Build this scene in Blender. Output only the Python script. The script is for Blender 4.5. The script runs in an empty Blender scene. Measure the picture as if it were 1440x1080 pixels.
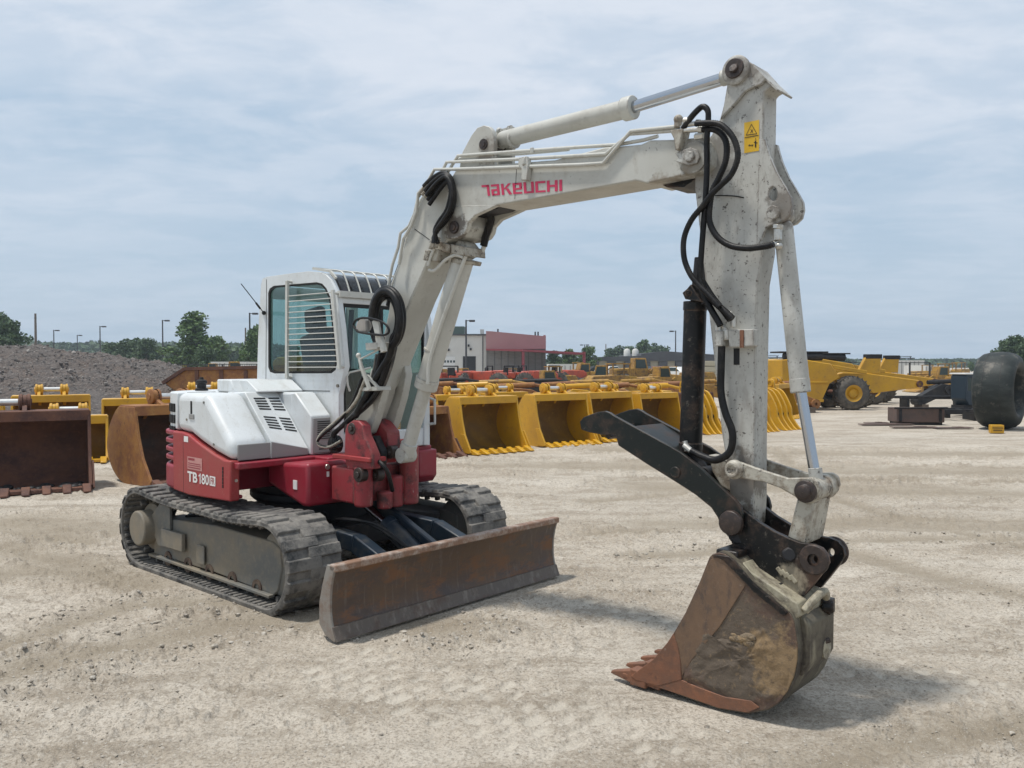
import bpy, bmesh, math, random
import numpy as np
from mathutils import Vector, Matrix
from mathutils.geometry import tessellate_polygon
rnd = random.Random(7)
R = math.radians
scene = bpy.context.scene
COL = scene.collection

# ------------------------------------------------------------------ camera
F, H, YH, CX = 1180., 1.74, 512., 720.
PITCH = math.atan((540 - YH) / F)
cp_, sp_ = math.cos(PITCH), math.sin(PITCH)
cd = bpy.data.cameras.new("Camera"); cam = bpy.data.objects.new("Camera", cd); COL.objects.link(cam)
cam.location = (0, 0, H); cam.rotation_euler = (math.pi / 2 - PITCH, 0, 0)
cd.sensor_width = 36; cd.lens = 36 * F / 1440; cd.clip_start = .05; cd.clip_end = 9000
scene.camera = cam

# photograph pixel -> ray; used to measure real positions on known planes
def ray(px, py):
    a = (px - CX) / F; b = -(py - 540) / F
    return (a, cp_ + b * sp_, -sp_ + b * cp_)
def G(px, py, z=0):                      # point on the ground (height z)
    r = ray(px, py); k = (z - H) / r[2]
    return Vector((r[0] * k, r[1] * k, z))
def at(px, py, D):                       # point at distance D in front of the camera
    r = ray(px, py); k = D / r[1]
    return Vector((r[0] * k, D, H + r[2] * k))
# machine frame: s forward, t to the machine's left, z up
MA = R(-41.9); U = (math.cos(MA), math.sin(MA)); V = (-math.sin(MA), math.cos(MA)); MO = (-1.71, 7.29)
def T(px, py, t):                        # point on the plane t = const -> (s, z)
    r = ray(px, py)
    k = (t + MO[0] * V[0] + MO[1] * V[1]) / (r[0] * V[0] + r[1] * V[1])
    x, y = r[0] * k - MO[0], r[1] * k - MO[1]
    return (x * U[0] + y * U[1], H + r[2] * k)
def S(px, py, s):                        # point on the plane s = const -> (t, z)
    r = ray(px, py)
    k = (s + MO[0] * U[0] + MO[1] * U[1]) / (r[0] * U[0] + r[1] * U[1])
    x, y = r[0] * k - MO[0], r[1] * k - MO[1]
    return (x * V[0] + y * V[1], H + r[2] * k)
def P3(px, py, t):
    s, z = T(px, py, t); return (s, t, z)

# ------------------------------------------------------------------ mesh builder
def catmull(pts, n=8):
    pts = [Vector(p) for p in pts]
    if len(pts) < 3: return pts
    out = []; q = [2 * pts[0] - pts[1]] + pts + [2 * pts[-1] - pts[-2]]
    for i in range(1, len(q) - 2):
        a, b, c, d = q[i - 1:i + 3]
        for k in range(n):
            u = k / n
            out.append(.5 * ((2 * b) + (c - a) * u + (2 * a - 5 * b + 4 * c - d) * u * u + (3 * b - a - 3 * c + d) * u ** 3))
    out.append(pts[-1]); return out
def area2(p): return sum(p[i][0] * p[(i + 1) % len(p)][1] - p[(i + 1) % len(p)][0] * p[i][1] for i in range(len(p)))
class MB:
    def __init__(self): self.v = []; self.f = []
    def add(self, vs, fs):
        o = len(self.v); self.v += [tuple(v) for v in vs]; self.f += [tuple(i + o for i in f) for f in fs]; return self
    def box(self, c, s, rot=None):
        hx, hy, hz = s[0] / 2, s[1] / 2, s[2] / 2; c = Vector(c)
        vs = [Vector((x, y, z)) for x in (-hx, hx) for y in (-hy, hy) for z in (-hz, hz)]
        if rot is not None: vs = [rot @ v for v in vs]
        return self.add([v + c for v in vs], [(0, 1, 3, 2), (4, 6, 7, 5), (0, 4, 5, 1), (2, 3, 7, 6), (0, 2, 6, 4), (1, 5, 7, 3)])
    def bb(self, x0, x1, y0, y1, z0, z1): return self.box(((x0 + x1) / 2, (y0 + y1) / 2, (z0 + z1) / 2), (abs(x1 - x0), abs(y1 - y0), abs(z1 - z0)))
    def bar(self, a, b, w, h, up=(0, 0, 1)):     # box from a to b, w across, h along up
        a, b = Vector(a), Vector(b); d = b - a; L = d.length; d.normalize(); up = Vector(up)
        if abs(d.dot(up)) > .98: up = Vector((1, 0, 0))
        y = up.cross(d).normalized(); z = d.cross(y)
        m = Matrix((d, y, z)).transposed()
        return self.box((a + b) / 2, (L, w, h), m)
    def prism(self, poly, a0, a1, axis='t', holes=()):
        # poly in (s,z) for axis t, (t,z) for axis s, (x,y) for axis z
        if area2(poly) < 0: poly = poly[::-1]
        hl = [h if area2(h) < 0 else h[::-1] for h in holes]
        def mk(p, a):
            return {'t': (p[0], a, p[1]), 's': (a, p[0], p[1]), 'z': (p[0], p[1], a)}[axis]
        loops = [list(poly)] + hl; allp = [p for l in loops for p in l]; n = len(allp)
        vs = [mk(p, a0) for p in allp] + [mk(p, a1) for p in allp]
        fs = []
        if hl:
            tr = tessellate_polygon([[Vector((p[0], p[1], 0)) for p in l] for l in loops])
            for t in tr:
                a = (allp[t[1]][0] - allp[t[0]][0]) * (allp[t[2]][1] - allp[t[0]][1]) - (allp[t[1]][1] - allp[t[0]][1]) * (allp[t[2]][0] - allp[t[0]][0])
                if a < 0: t = (t[0], t[2], t[1])
                fs.append(tuple(t)); fs.append((t[2] + n, t[1] + n, t[0] + n))
        else:
            fs.append(tuple(range(n))); fs.append(tuple(range(2 * n - 1, n - 1, -1)))
        o = 0
        for l in loops:
            m = len(l)
            for i in range(m):
                j = (i + 1) % m; fs.append((o + j, o + i, o + i + n, o + j + n))
            o += m
        return self.add(vs, fs)
    def px(self, pts, tt, t0, t1, holes=()):       # outline measured on plane t=tt, thickness t0..t1
        return self.prism([T(x, y, tt) for x, y in pts], t0, t1, 't', [[T(x, y, tt) for x, y in h] for h in holes])
    def cyl(self, a, b, r, r2=None, seg=20, cap=True):
        a, b = Vector(a), Vector(b); r2 = r if r2 is None else r2; d = (b - a).normalized()
        u = d.orthogonal().normalized(); w = d.cross(u); vs = []; 
        for p, q in ((a, r), (b, r2)):
            for i in range(seg):
                an = 2 * math.pi * i / seg; vs.append(p + (u * math.cos(an) + w * math.sin(an)) * q)
        fs = [(i, (i + 1) % seg, seg + (i + 1) % seg, seg + i) for i in range(seg)]
        if cap: fs += [tuple(range(seg - 1, -1, -1)), tuple(range(seg, 2 * seg))]
        return self.add(vs, fs)
    def lathe(self, c, axis, prof, seg=24):        # prof = [(along, radius)]
        c = Vector(c); d = Vector(axis).normalized(); u = d.orthogonal().normalized(); w = d.cross(u); vs = []; n = len(prof)
        for al, r in prof:
            for i in range(seg):
                an = 2 * math.pi * i / seg; vs.append(c + d * al + (u * math.cos(an) + w * math.sin(an)) * max(r, 1e-4))
        fs = []
        for k in range(n - 1):
            for i in range(seg):
                j = (i + 1) % seg; fs.append((k * seg + i, k * seg + j, (k + 1) * seg + j, (k + 1) * seg + i))
        return self.add(vs, fs)
    def tube(self, pts, r, seg=8, smooth=True, n=8, ribs=0):
        p = catmull(pts, n) if smooth else [Vector(q) for q in pts]
        q = [p[0]]
        for x in p[1:]:
            if (x - q[-1]).length > 1e-5: q.append(x)
        p = q
        if ribs:                                   # corrugated sleeve
            L = [0]
            for i in range(1, len(p)): L.append(L[-1] + (p[i] - p[i - 1]).length)
            m = int(L[-1] / ribs); out = []
            k = 0
            for i in range(2 * m + 1):
                l = L[-1] * i / (2 * m)
                while k < len(L) - 2 and L[k + 1] < l: k += 1
                out.append(p[k].lerp(p[k + 1], (l - L[k]) / (L[k + 1] - L[k] + 1e-9)))
            p = out
        d = (p[1] - p[0]).normalized(); u = d.orthogonal().normalized(); vs = []
        for i, c in enumerate(p):
            if i == 0: t = p[1] - p[0]
            elif i == len(p) - 1: t = p[-1] - p[-2]
            else: t = (p[i + 1] - p[i]).normalized() + (p[i] - p[i - 1]).normalized()
            t.normalize(); u = (u - t * u.dot(t)).normalized(); w = t.cross(u)
            rr = r * (1.0 if not ribs or i % 2 else .86)
            for k in range(seg):
                an = 2 * math.pi * k / seg; vs.append(c + (u * math.cos(an) + w * math.sin(an)) * rr)
        fs = []
        for i in range(len(p) - 1):
            for k in range(seg):
                j = (k + 1) % seg; fs.append((i * seg + k, i * seg + j, (i + 1) * seg + j, (i + 1) * seg + k))
        m = len(p) - 1
        fs += [tuple(range(seg - 1, -1, -1)), tuple(range(m * seg, m * seg + seg))]
        return self.add(vs, fs)
    def sphere(self, c, r, seg=12, rings=8, sc=(1, 1, 1)):
        vs = []; c = Vector(c)
        for i in range(rings + 1):
            ph = math.pi * i / rings
            for k in range(seg):
                an = 2 * math.pi * k / seg
                vs.append(c + Vector((math.sin(ph) * math.cos(an) * sc[0], math.sin(ph) * math.sin(an) * sc[1], math.cos(ph) * sc[2])) * r)
        fs = [(i * seg + k, (i + 1) * seg + k, (i + 1) * seg + (k + 1) % seg, i * seg + (k + 1) % seg) for i in range(rings) for k in range(seg)]
        return self.add(vs, fs)
    def build(self, name, mat, parent=None, bevel=0, smooth=.6, seg=2, label=None):
        me = bpy.data.meshes.new(name); me.from_pydata(self.v, [], self.f)
        bm = bmesh.new(); bm.from_mesh(me); bmesh.ops.remove_doubles(bm, verts=bm.verts, dist=1e-5)
        bmesh.ops.recalc_face_normals(bm, faces=bm.faces); bm.to_mesh(me); bm.free()
        me.materials.append(mat)
        me.polygons.foreach_set('use_smooth', [True] * len(me.polygons)); me.set_sharp_from_angle(angle=smooth)
        o = bpy.data.objects.new(name, me); COL.objects.link(o)
        if parent: o.parent = parent
        if bevel:
            b = o.modifiers.new('bevel', 'BEVEL'); b.width = bevel; b.segments = seg; b.limit_method = 'ANGLE'; b.angle_limit = R(38)
            b.harden_normals = False
        if label: o['label'] = label
        return o
def tag(o, label=None, cat=None, group=None, kind=None):
    for k, v in (('label', label), ('category', cat), ('group', group), ('kind', kind)):
        if v: o[k] = v
        elif k in o and k == 'group': del o[k]
    return o
def empty(name, loc, rz=0, **k):
    o = bpy.data.objects.new(name, None); COL.objects.link(o); o.location = loc; o.rotation_euler = (0, 0, rz); o.empty_display_size = .2
    return tag(o, **k)
def copy_tree(o, parent=None):
    c = o.copy(); COL.objects.link(c); c.parent = parent
    for ch in [x for x in bpy.data.objects if x.parent == o and x is not c]: copy_tree(ch, c)
    return c

def vnoise(x, y, seed=0):
    xi = np.floor(x).astype(np.int64); yi = np.floor(y).astype(np.int64); xf = x - xi; yf = y - yi
    def h(a, b):
        n = (a * 374761393 + b * 668265263 + seed * 1442695041) & 0xffffffff
        n = ((n ^ (n >> 13)) * 1274126177) & 0xffffffff; n = n ^ (n >> 16); return (n & 0xffff) / 65535.
    u = xf * xf * (3 - 2 * xf); v = yf * yf * (3 - 2 * yf)
    return (h(xi, yi) * (1 - u) + h(xi + 1, yi) * u) * (1 - v) + (h(xi, yi + 1) * (1 - u) + h(xi + 1, yi + 1) * u) * v
def fbm(x, y, sc, oc=4, seed=0, g=.5):
    s = 0; a = 1; t = 0; x = x * sc; y = y * sc
    for o in range(oc):
        s = s + a * vnoise(x + o * 17.3, y - o * 9.1, seed + o); t += a; a *= g; x, y = x * 2.03 + y * .3, y * 2.03 - x * .1
    return s / t - .5

# ------------------------------------------------------------------ materials
def M(name, base, rough=.5, metal=0., layers=(), bump=None, spec=.5, coat=0):
    if max(base) < .03: spec = .3
    m = bpy.data.materials.new(name); m.use_nodes = True; N = m.node_tree.nodes; L = m.node_tree.links
    b = N['Principled BSDF']; b.inputs['Metallic'].default_value = metal; b.inputs['Specular IOR Level'].default_value = spec
    b.inputs['Coat Weight'].default_value = coat
    tc = N.new('ShaderNodeTexCoord'); oi = N.new('ShaderNodeObjectInfo'); ad = N.new('ShaderNodeVectorMath'); ad.operation = 'MULTIPLY_ADD'
    L.new(oi.outputs['Random'], ad.inputs[0]); ad.inputs[1].default_value = (0, 0, 0)
    if name.startswith('far_'): ad.inputs[1].default_value = (17, 31, 23)
    L.new(tc.outputs['Object'], ad.inputs[2]); co = ad.outputs[0]
    col = N.new('ShaderNodeRGB'); col.outputs[0].default_value = (*base, 1); cur = col.outputs[0]
    rv = N.new('ShaderNodeValue'); rv.outputs[0].default_value = rough; rcur = rv.outputs[0]
    for la in layers:
        kind, sc, lo, hi, c = la[:5]; amt = la[5] if len(la) > 5 else 1; rg = la[6] if len(la) > 6 else None
        mp = N.new('ShaderNodeMapping'); L.new(co, mp.inputs[0])
        mp.inputs['Scale'].default_value = sc if isinstance(sc, tuple) else (sc, sc, sc)
        mp.inputs['Location'].default_value = (rnd.random() * 9, rnd.random() * 9, rnd.random() * 9)
        if kind == 'e':                             # paint worn off along the edges of the part
            be = N.new('ShaderNodeBevel'); be.samples = 4; be.inputs['Radius'].default_value = lo; ge = N.new('ShaderNodeNewGeometry'); dt = N.new('ShaderNodeVectorMath'); dt.operation = 'DOT_PRODUCT'
            L.new(be.outputs[0], dt.inputs[0]); L.new(ge.outputs['Normal'], dt.inputs[1]); m1 = N.new('ShaderNodeMapRange'); L.new(dt.outputs['Value'], m1.inputs[0]); m1.inputs[1].default_value = .99; m1.inputs[2].default_value = .90; m1.inputs[3].default_value = 0; m1.inputs[4].default_value = 1
            t = N.new('ShaderNodeTexNoise'); t.inputs['Scale'].default_value = 1; t.inputs['Detail'].default_value = 8; t.inputs['Roughness'].default_value = .7; L.new(mp.outputs[0], t.inputs['Vector'])
            m2 = N.new('ShaderNodeMapRange'); L.new(t.outputs['Fac'], m2.inputs[0]); m2.inputs[1].default_value = hi - .03; m2.inputs[2].default_value = hi + .03
            ml = N.new('ShaderNodeMath'); ml.operation = 'MULTIPLY'; L.new(m1.outputs[0], ml.inputs[0]); L.new(m2.outputs[0], ml.inputs[1]); out = ml.outputs[0]; lo, hi = 0, 1
        elif kind == 'p':                           # one stain with a ragged rim round a point: scale slot = centre, lo = radius, hi = raggedness
            mp.inputs['Scale'].default_value = (1, 1, 1); mp.inputs['Location'].default_value = (-sc[0], -sc[1], -sc[2]); ln_ = N.new('ShaderNodeVectorMath'); ln_.operation = 'LENGTH'; L.new(mp.outputs[0], ln_.inputs[0])
            t = N.new('ShaderNodeTexNoise'); t.inputs['Scale'].default_value = 9; t.inputs['Detail'].default_value = 8; t.inputs['Roughness'].default_value = .7; L.new(co, t.inputs['Vector'])
            ml = N.new('ShaderNodeMath'); ml.operation = 'MULTIPLY_ADD'; L.new(t.outputs['Fac'], ml.inputs[0]); ml.inputs[1].default_value = hi; L.new(ln_.outputs['Value'], ml.inputs[2]); out = ml.outputs[0]; r0_ = lo; lo, hi = r0_ + hi * .5 + .02, r0_ + hi * .5 - .03
        elif kind == 'v':
            t = N.new('ShaderNodeTexVoronoi'); t.inputs['Scale'].default_value = 1; out = t.outputs['Distance']
        else:
            t = N.new('ShaderNodeTexNoise'); t.inputs['Scale'].default_value = 1; t.inputs['Detail'].default_value = {'n': 5, 's': 2, 'f': 10}[kind]
            t.inputs['Roughness'].default_value = {'n': .6, 's': .4, 'f': .72}[kind]; out = t.outputs['Fac']
        if kind not in 'ep': L.new(mp.outputs[0], t.inputs['Vector'])
        mr = N.new('ShaderNodeMapRange'); L.new(out, mr.inputs[0]); mr.inputs[1].default_value = lo; mr.inputs[2].default_value = hi
        mr.inputs[3].default_value = 0; mr.inputs[4].default_value = amt; fac = mr.outputs[0]
        mx = N.new('ShaderNodeMix'); mx.data_type = 'RGBA'; L.new(fac, mx.inputs[0]); L.new(cur, mx.inputs[6]); mx.inputs[7].default_value = (*c, 1); cur = mx.outputs[2]
        if rg is not None:
            mx = N.new('ShaderNodeMix'); L.new(fac, mx.inputs[0]); L.new(rcur, mx.inputs[2]); mx.inputs[3].default_value = rg; rcur = mx.outputs[0]
    L.new(cur, b.inputs['Base Color']); L.new(rcur, b.inputs['Roughness'])
    if bump:
        t = N.new('ShaderNodeTexNoise'); mp = N.new('ShaderNodeMapping'); L.new(co, mp.inputs[0]); L.new(mp.outputs[0], t.inputs['Vector'])
        sc = bump[0]; mp.inputs['Scale'].default_value = sc if isinstance(sc, tuple) else (sc, sc, sc)
        t.inputs['Scale'].default_value = 1; t.inputs['Detail'].default_value = 6; t.inputs['Roughness'].default_value = .65
        bp = N.new('ShaderNodeBump'); bp.inputs['Strength'].default_value = bump[1]; bp.inputs['Distance'].default_value = bump[2] if len(bump) > 2 else .01
        L.new(t.outputs['Fac'], bp.inputs['Height']); L.new(bp.outputs[0], b.inputs['Normal'])
    return m
DIRT = (.16, .13, .1)
mt = {}
mt['white'] = M('white_paint', (.64, .67, .68), .38, 0, [('n', 3, .45, .75, (.5, .5, .47), .55), ('f', 14, .55, .75, (.42, .40, .35), .4, .6), ('f', 46, .64, .66, (.16, .13, .10), .7, .7), ('f', (7, 7, 1.6), .54, .70, (.40, .385, .34), .45), ('e', 24, .008, .58, (.2, .18, .15), .6)], (5, .05))
mt['boom'] = M('worn_boom_paint', (.50, .50, .46), .42, 0, [('n', 2.5, .4, .7, (.40, .39, .35), .8, .55), ('f', (9, 9, 5), .55, .75, (.3, .27, .22), .6, .65), ('f', 46, .64, .66, (.06, .05, .045), .8, .7), ('f', (3, 3, 3), .53, .64, (.33, .31, .27), .5), ('e', 20, .012, .50, (.12, .085, .06), .85, .7), ('p', (3.87, -.30, 2.84), .11, .5, (.15, .13, .10), .7, .5), ('p', (2.06, -.30, 2.66), .10, .5, (.10, .08, .065), .85, .5), ('p', (2.33, -.27, 3.13), .09, .5, (.18, .15, .12), .7, .5), ('p', (3.72, -.30, 2.66), .12, .5, (.20, .15, .10), .6)], (5, .06))
mt['arm'] = M('chipped_arm_paint', (.50, .50, .465), .45, 0, [('n', 3, .4, .66, (.37, .36, .33), .9, .6), ('f', (10, 10, 4), .54, .72, (.24, .21, .18), .65, .7), ('f', (3, 3, 1.5), .52, .64, (.27, .25, .22), .6), ('f', (30, 30, 8), .57, .66, (.20, .18, .155), .6), ('f', 44, .60, .62, (.06, .045, .04), .85, .75), ('f', 15, .625, .64, (.05, .042, .038), .85, .75), ('e', 26, .014, .47, (.09, .065, .05), .9, .7), ('p', (4.10, -.24, 3.25), .10, .5, (.15, .13, .11), .7, .5), ('p', (4.36, -.24, 2.50), .10, .5, (.13, .11, .09), .75, .5), ('p', (4.10, -.24, 1.15), .14, .5, (.14, .12, .10), .8, .5), ('p', (3.92, -.24, 2.80), .16, .5, (.17, .15, .13), .6, .5), ('p', (4.13, -.24, .82), .18, .5, (.12, .10, .08), .8, .5)], (8, .1))
mt['link'] = M('grimy_link_paint', (.42, .40, .34), .5, 0, [('f', 12, .45, .62, (.18, .14, .1), .9, .7), ('f', 30, .58, .62, (.05, .04, .035), .9), ('e', 20, .012, .47, (.07, .05, .04), .9)], (14, .2))
mt['red'] = M('red_paint', (.27, .014, .030), .40, 0, [('n', 4, .45, .8, (.22, .05, .055), .6, .6), ('f', 20, .56, .75, (.25, .14, .12), .4, .7), ('f', (5, 5, 2), .55, .7, (.12, .03, .03), .5, .7), ('f', 70, .66, .69, (.35, .3, .27), .5), ('e', 24, .009, .52, (.09, .05, .045), .7)], (7, .06))
mt['red_sun'] = M('sunlit_red_paint', (.31, .024, .028), .45, 0, [('n', 3, .4, .75, (.29, .075, .06), .7, .6), ('f', 22, .56, .76, (.4, .22, .18), .4, .7), ('f', (6, 6, 1.5), .56, .7, (.22, .06, .05), .5), ('f', 70, .655, .68, (.45, .4, .36), .55), ('e', 24, .009, .52, (.14, .06, .05), .6)], (7, .05))  # lighter red for the lit panels, sunlight put into the colour
mt['red_worn'] = M('scraped_red_paint', (.26, .025, .032), .5, 0, [('n', 6, .45, .7, (.19, .055, .045), .7, .6), ('f', (30, 30, 10), .60, .66, (.42, .3, .26), .75, .7), ('f', 7, .5, .62, (.035, .02, .02), .85, .7), ('e', 22, .012, .46, (.30, .2, .17), .8)], (16, .15))
mt['grey'] = M('grey_panel', (.27, .27, .265), .45, 0, [('n', 4, .4, .75, (.27, .265, .25), .6)], (7, .05))
mt['rubber'] = M('dusty_rubber', (.045, .045, .046), .75, 0, [('f', 6, .42, .66, (.28, .25, .21), .6, .9), ('n', 30, .5, .75, (.13, .12, .11), .6)], (60, .5))
mt['track'] = M('dusty_track_rubber', (.042, .042, .042), .75, 0, [('f', 5, .40, .60, (.27, .25, .22), .72, .95), ('n', 24, .5, .72, (.2, .19, .17), .7)], (40, .6))
mt['frame'] = M('muddy_grey_frame', (.125, .127, .118), .6, 0, [('n', 2, .42, .62, (.26, .21, .14), .7, .8), ('f', 20, .5, .72, (.28, .24, .18), .5)], (14, .2))
mt['dark'] = M('grimy_dark_steel', (.018, .018, .02), .55, 0, [('f', 8, .52, .72, (.10, .08, .06), .6, .8)], (18, .2))
mt['navy'] = M('dark_blue_paint', (.012, .022, .035), .4, 0, [('f', 9, .5, .75, (.13, .11, .08), .6, .8)], (12, .15))
mt['blade'] = M('worn_brown_blade', (.105, .064, .038), .42, .15, [('n', (2, 2, 5), .4, .65, (.062, .048, .046), .9, .4), ('f', (30, 30, 3), .54, .7, (.17, .14, .12), .6), ('f', (4, 4, 9), .50, .62, (.19, .085, .036), .75, .7), ('f', (3, 3, 6), .56, .66, (.055, .04, .034), .6, .5), ('f', 60, .68, .72, (.4, .36, .32), .5)], (20, .3, .006))
mt['bladelow'] = M('bare_blade_edge', (.11, .09, .075), .5, .2, [('f', (20, 20, 4), .5, .66, (.22, .19, .16), .7), ('f', 9, .5, .65, (.09, .05, .035), .7)], (18, .2))
mt['bladeside'] = M('dusty_steel_plate', (.24, .225, .20), .65, .0, [('f', 9, .45, .65, (.17, .10, .065), .8)], (18, .2))
mt['bladetop'] = M('scratched_rusty_rail', (.24, .14, .09), .6, .2, [('f', 13, .45, .62, (.42, .36, .31), .8), ('f', 9, .55, .65, (.12, .07, .05), .7)], (18, .3))
mt['roller'] = M('muddy_roller', (.075, .048, .035), .8, 0, [('f', 16, .45, .62, (.17, .125, .085), .8)], (26, .3))
mt['rust'] = M('orange_rust', (.19, .082, .045), .72, 0, [('f', 6, .42, .62, (.125, .068, .045), .85), ('f', 18, .5, .66, (.28, .115, .055), .6), ('f', 11, .58, .68, (.06, .04, .032), .7), ('f', 30, .62, .68, (.36, .3, .24), .5)], (26, .35, .006))
mt['tanbk'] = M('scuffed_tan_bucket_strip', (.13, .082, .052), .6, 0, [('f', (5, 5, 3), .45, .62, (.185, .112, .065), .8), ('f', (18, 18, 8), .50, .64, (.075, .055, .045), .8), ('f', 50, .6, .68, (.26, .21, .16), .5)], (26, .4, .006))
mt['bucket'] = M('muddy_bucket_steel', (.135, .075, .048), .6, .1, [('n', (3, 3, 3), .45, .6, (.115, .075, .06), .8), ('f', (12, 12, 12), .52, .68, (.23, .12, .06), .6), ('f', (4, 4, 4), .52, .6, (.27, .20, .125), .8, .9)], (26, .5, .008))
mt['mudside'] = M('mud_stained_bucket_side', (.105, .066, .048), .6, .1, [('f', (12, 12, 12), .52, .68, (.17, .10, .065), .6), ('p', (4.20, -.43, .33), .27, .35, (.125, .10, .075), .9, .9), ('f', 20, .56, .64, (.07, .055, .045), .6), ('p', (4.42, -.43, .31), .15, .42, (.27, .185, .10), .9, .9), ('f', 16, .52, .64, (.10, .075, .055), .7), ('f', 40, .57, .62, (.27, .19, .11), .5)], (26, .6, .01))
mt['mud'] = M('dried_mud', (.30, .20, .10), .9, 0, [('f', 4, .45, .56, (.17, .135, .095), .9), ('f', 14, .5, .62, (.36, .26, .15), .7), ('f', 30, .56, .62, (.09, .07, .05), .8)], (34, 1., .016))
mt['black'] = M('chipped_black_paint', (.006, .007, .008), .38, .0, [('f', 7, .5, .66, (.085, .055, .04), .75, .65), ('f', 30, .58, .66, (.16, .14, .12), .5), ('e', 26, .010, .47, (.16, .11, .08), .7), ('p', (4.62, -.31, .72), .13, .3, (.10, .06, .042), .9, .6), ('p', (4.42, -.31, .66), .07, .3, (.30, .26, .19), .85, .8)], (12, .15))
mt['thumb'] = M('rusty_black_thumb', (.009, .013, .013), .38, .0, [('f', 5, .50, .68, (.085, .05, .036), .7, .6), ('f', (40, 40, 40), .62, .68, (.20, .17, .14), .5), ('e', 22, .010, .47, (.13, .09, .07), .8)], (12, .2))
mt['hose'] = M('black_hose', (.006, .006, .007), .45, 0, [('f', 12, .5, .8, (.1, .09, .075), .5, .8)], (80, .2))
mt['pipe'] = M('pale_pipe', (.52, .52, .48), .4, 0, [('f', 20, .5, .75, (.3, .27, .22), .6)])
mt['chrome'] = M('chrome_rod', (.46, .48, .51), .16, 1., [('f', (6, 6, 3), .5, .8, (.4, .4, .4), .4, .4)])
mt['pin'] = M('greasy_pin', (.034, .025, .022), .45, .1, [('f', 30, .5, .68, (.12, .075, .055), .6)], (30, .3))
mt['bright'] = M('bright_steel', (.55, .54, .5), .35, .8, [('f', 30, .5, .65, (.25, .2, .15), .6)])
mt['vent'] = M('dark_vent', (.018, .018, .018), .7)
mt['seat'] = M('dark_seat', (.03, .032, .034), .8, 0, [], (60, .3))
mt['decal_red'] = M('red_lettering', (.52, .03, .09), .4, 0, [('f', 60, .62, .7, (.5, .35, .35), .5)])
mt['decal_white'] = M('white_lettering', (.72, .70, .68), .45, 0, [('f', 40, .6, .7, (.5, .2, .18), .5)])
mt['decal_pink'] = M('faded_pink_label', (.5, .24, .22), .5, 0, [('f', 40, .5, .7, (.42, .15, .14), .6)])
mt['decal_yellow'] = M('yellow_warning_label', (.68, .42, .03), .45, 0, [('f', 30, .6, .7, (.5, .35, .1), .5)])
mt['decal_black'] = M('black_print', (.03, .025, .02), .5)
mt['back'] = M('grimy_bucket_back', (.12, .105, .075), .65, .1, [('f', 5, .46, .6, (.045, .036, .03), .9), ('f', (9, 9, 3), .54, .66, (.31, .28, .20), .75)], (20, .4, .008))
mt['cream'] = M('muddy_cream_steel', (.33, .30, .215), .6, 0, [('f', 10, .46, .62, (.10, .08, .06), .9), ('f', 30, .5, .65, (.45, .41, .33), .5)], (20, .4, .008))
def glass_mat(name, tint, mixv):
    m = bpy.data.materials.new(name); m.use_nodes = True; N = m.node_tree.nodes; L = m.node_tree.links
    for n in list(N):
        if n.type == 'BSDF_PRINCIPLED': N.remove(n)
    o = [n for n in N if n.type == 'OUTPUT_MATERIAL'][0]
    t = N.new('ShaderNodeBsdfTransparent'); t.inputs[0].default_value = (*[q ** .5 for q in tint], 1)
    g = N.new('ShaderNodeBsdfGlossy'); g.inputs['Roughness'].default_value = .03; g.inputs[0].default_value = (.9, .95, .95, 1)
    fr = N.new('ShaderNodeFresnel'); fr.inputs[0].default_value = 1.5
    ad = N.new('ShaderNodeMath'); ad.operation = 'ADD'; L.new(fr.outputs[0], ad.inputs[0]); ad.inputs[1].default_value = mixv
    gm = N.new('ShaderNodeNewGeometry'); iv = N.new('ShaderNodeMath'); iv.operation = 'SUBTRACT'; iv.inputs[0].default_value = 1; L.new(gm.outputs['Backfacing'], iv.inputs[1]); mu = N.new('ShaderNodeMath'); mu.operation = 'MULTIPLY'; L.new(ad.outputs[0], mu.inputs[0]); L.new(iv.outputs[0], mu.inputs[1])
    x = N.new('ShaderNodeMixShader'); L.new(mu.outputs[0], x.inputs[0]); L.new(t.outputs[0], x.inputs[1]); L.new(g.outputs[0], x.inputs[2]); L.new(x.outputs[0], o.inputs[0])
    return m
mt['glass'] = glass_mat('green_tinted_glass', (.50, .66, .63), .02)
mt['visor'] = glass_mat('dark_tinted_roof_window', (.16, .13, .17), .0)
# ================================================================== EXCAVATOR
def loft(mb, pa, a, pb, b):
    n = len(pa); mb.add([(p[0], a, p[1]) for p in pa] + [(p[0], b, p[1]) for p in pb],
        [tuple(range(n)), tuple(range(2 * n - 1, n - 1, -1))] + [(i, (i + 1) % n, n + (i + 1) % n, n + i) for i in range(n)])
def text_polys(txt, bold=.0):
    cu = bpy.data.curves.new('lettering', 'FONT'); cu.body = txt; cu.offset = bold; cu.size = 1
    o = bpy.data.objects.new('lettering', cu); COL.objects.link(o); dg = bpy.context.evaluated_depsgraph_get()
    me = bpy.data.meshes.new_from_object(o.evaluated_get(dg)); vs = [v.co.copy() for v in me.vertices]; fs = [tuple(p.vertices) for p in me.polygons]
    bpy.data.objects.remove(o); bpy.data.curves.remove(cu)
    x0 = min(v.x for v in vs); x1 = max(v.x for v in vs); y0 = min(v.y for v in vs); y1 = max(v.y for v in vs)
    return [((v.x - x0) / (x1 - x0), (v.y - y0) / (y1 - y0)) for v in vs], fs
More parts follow.
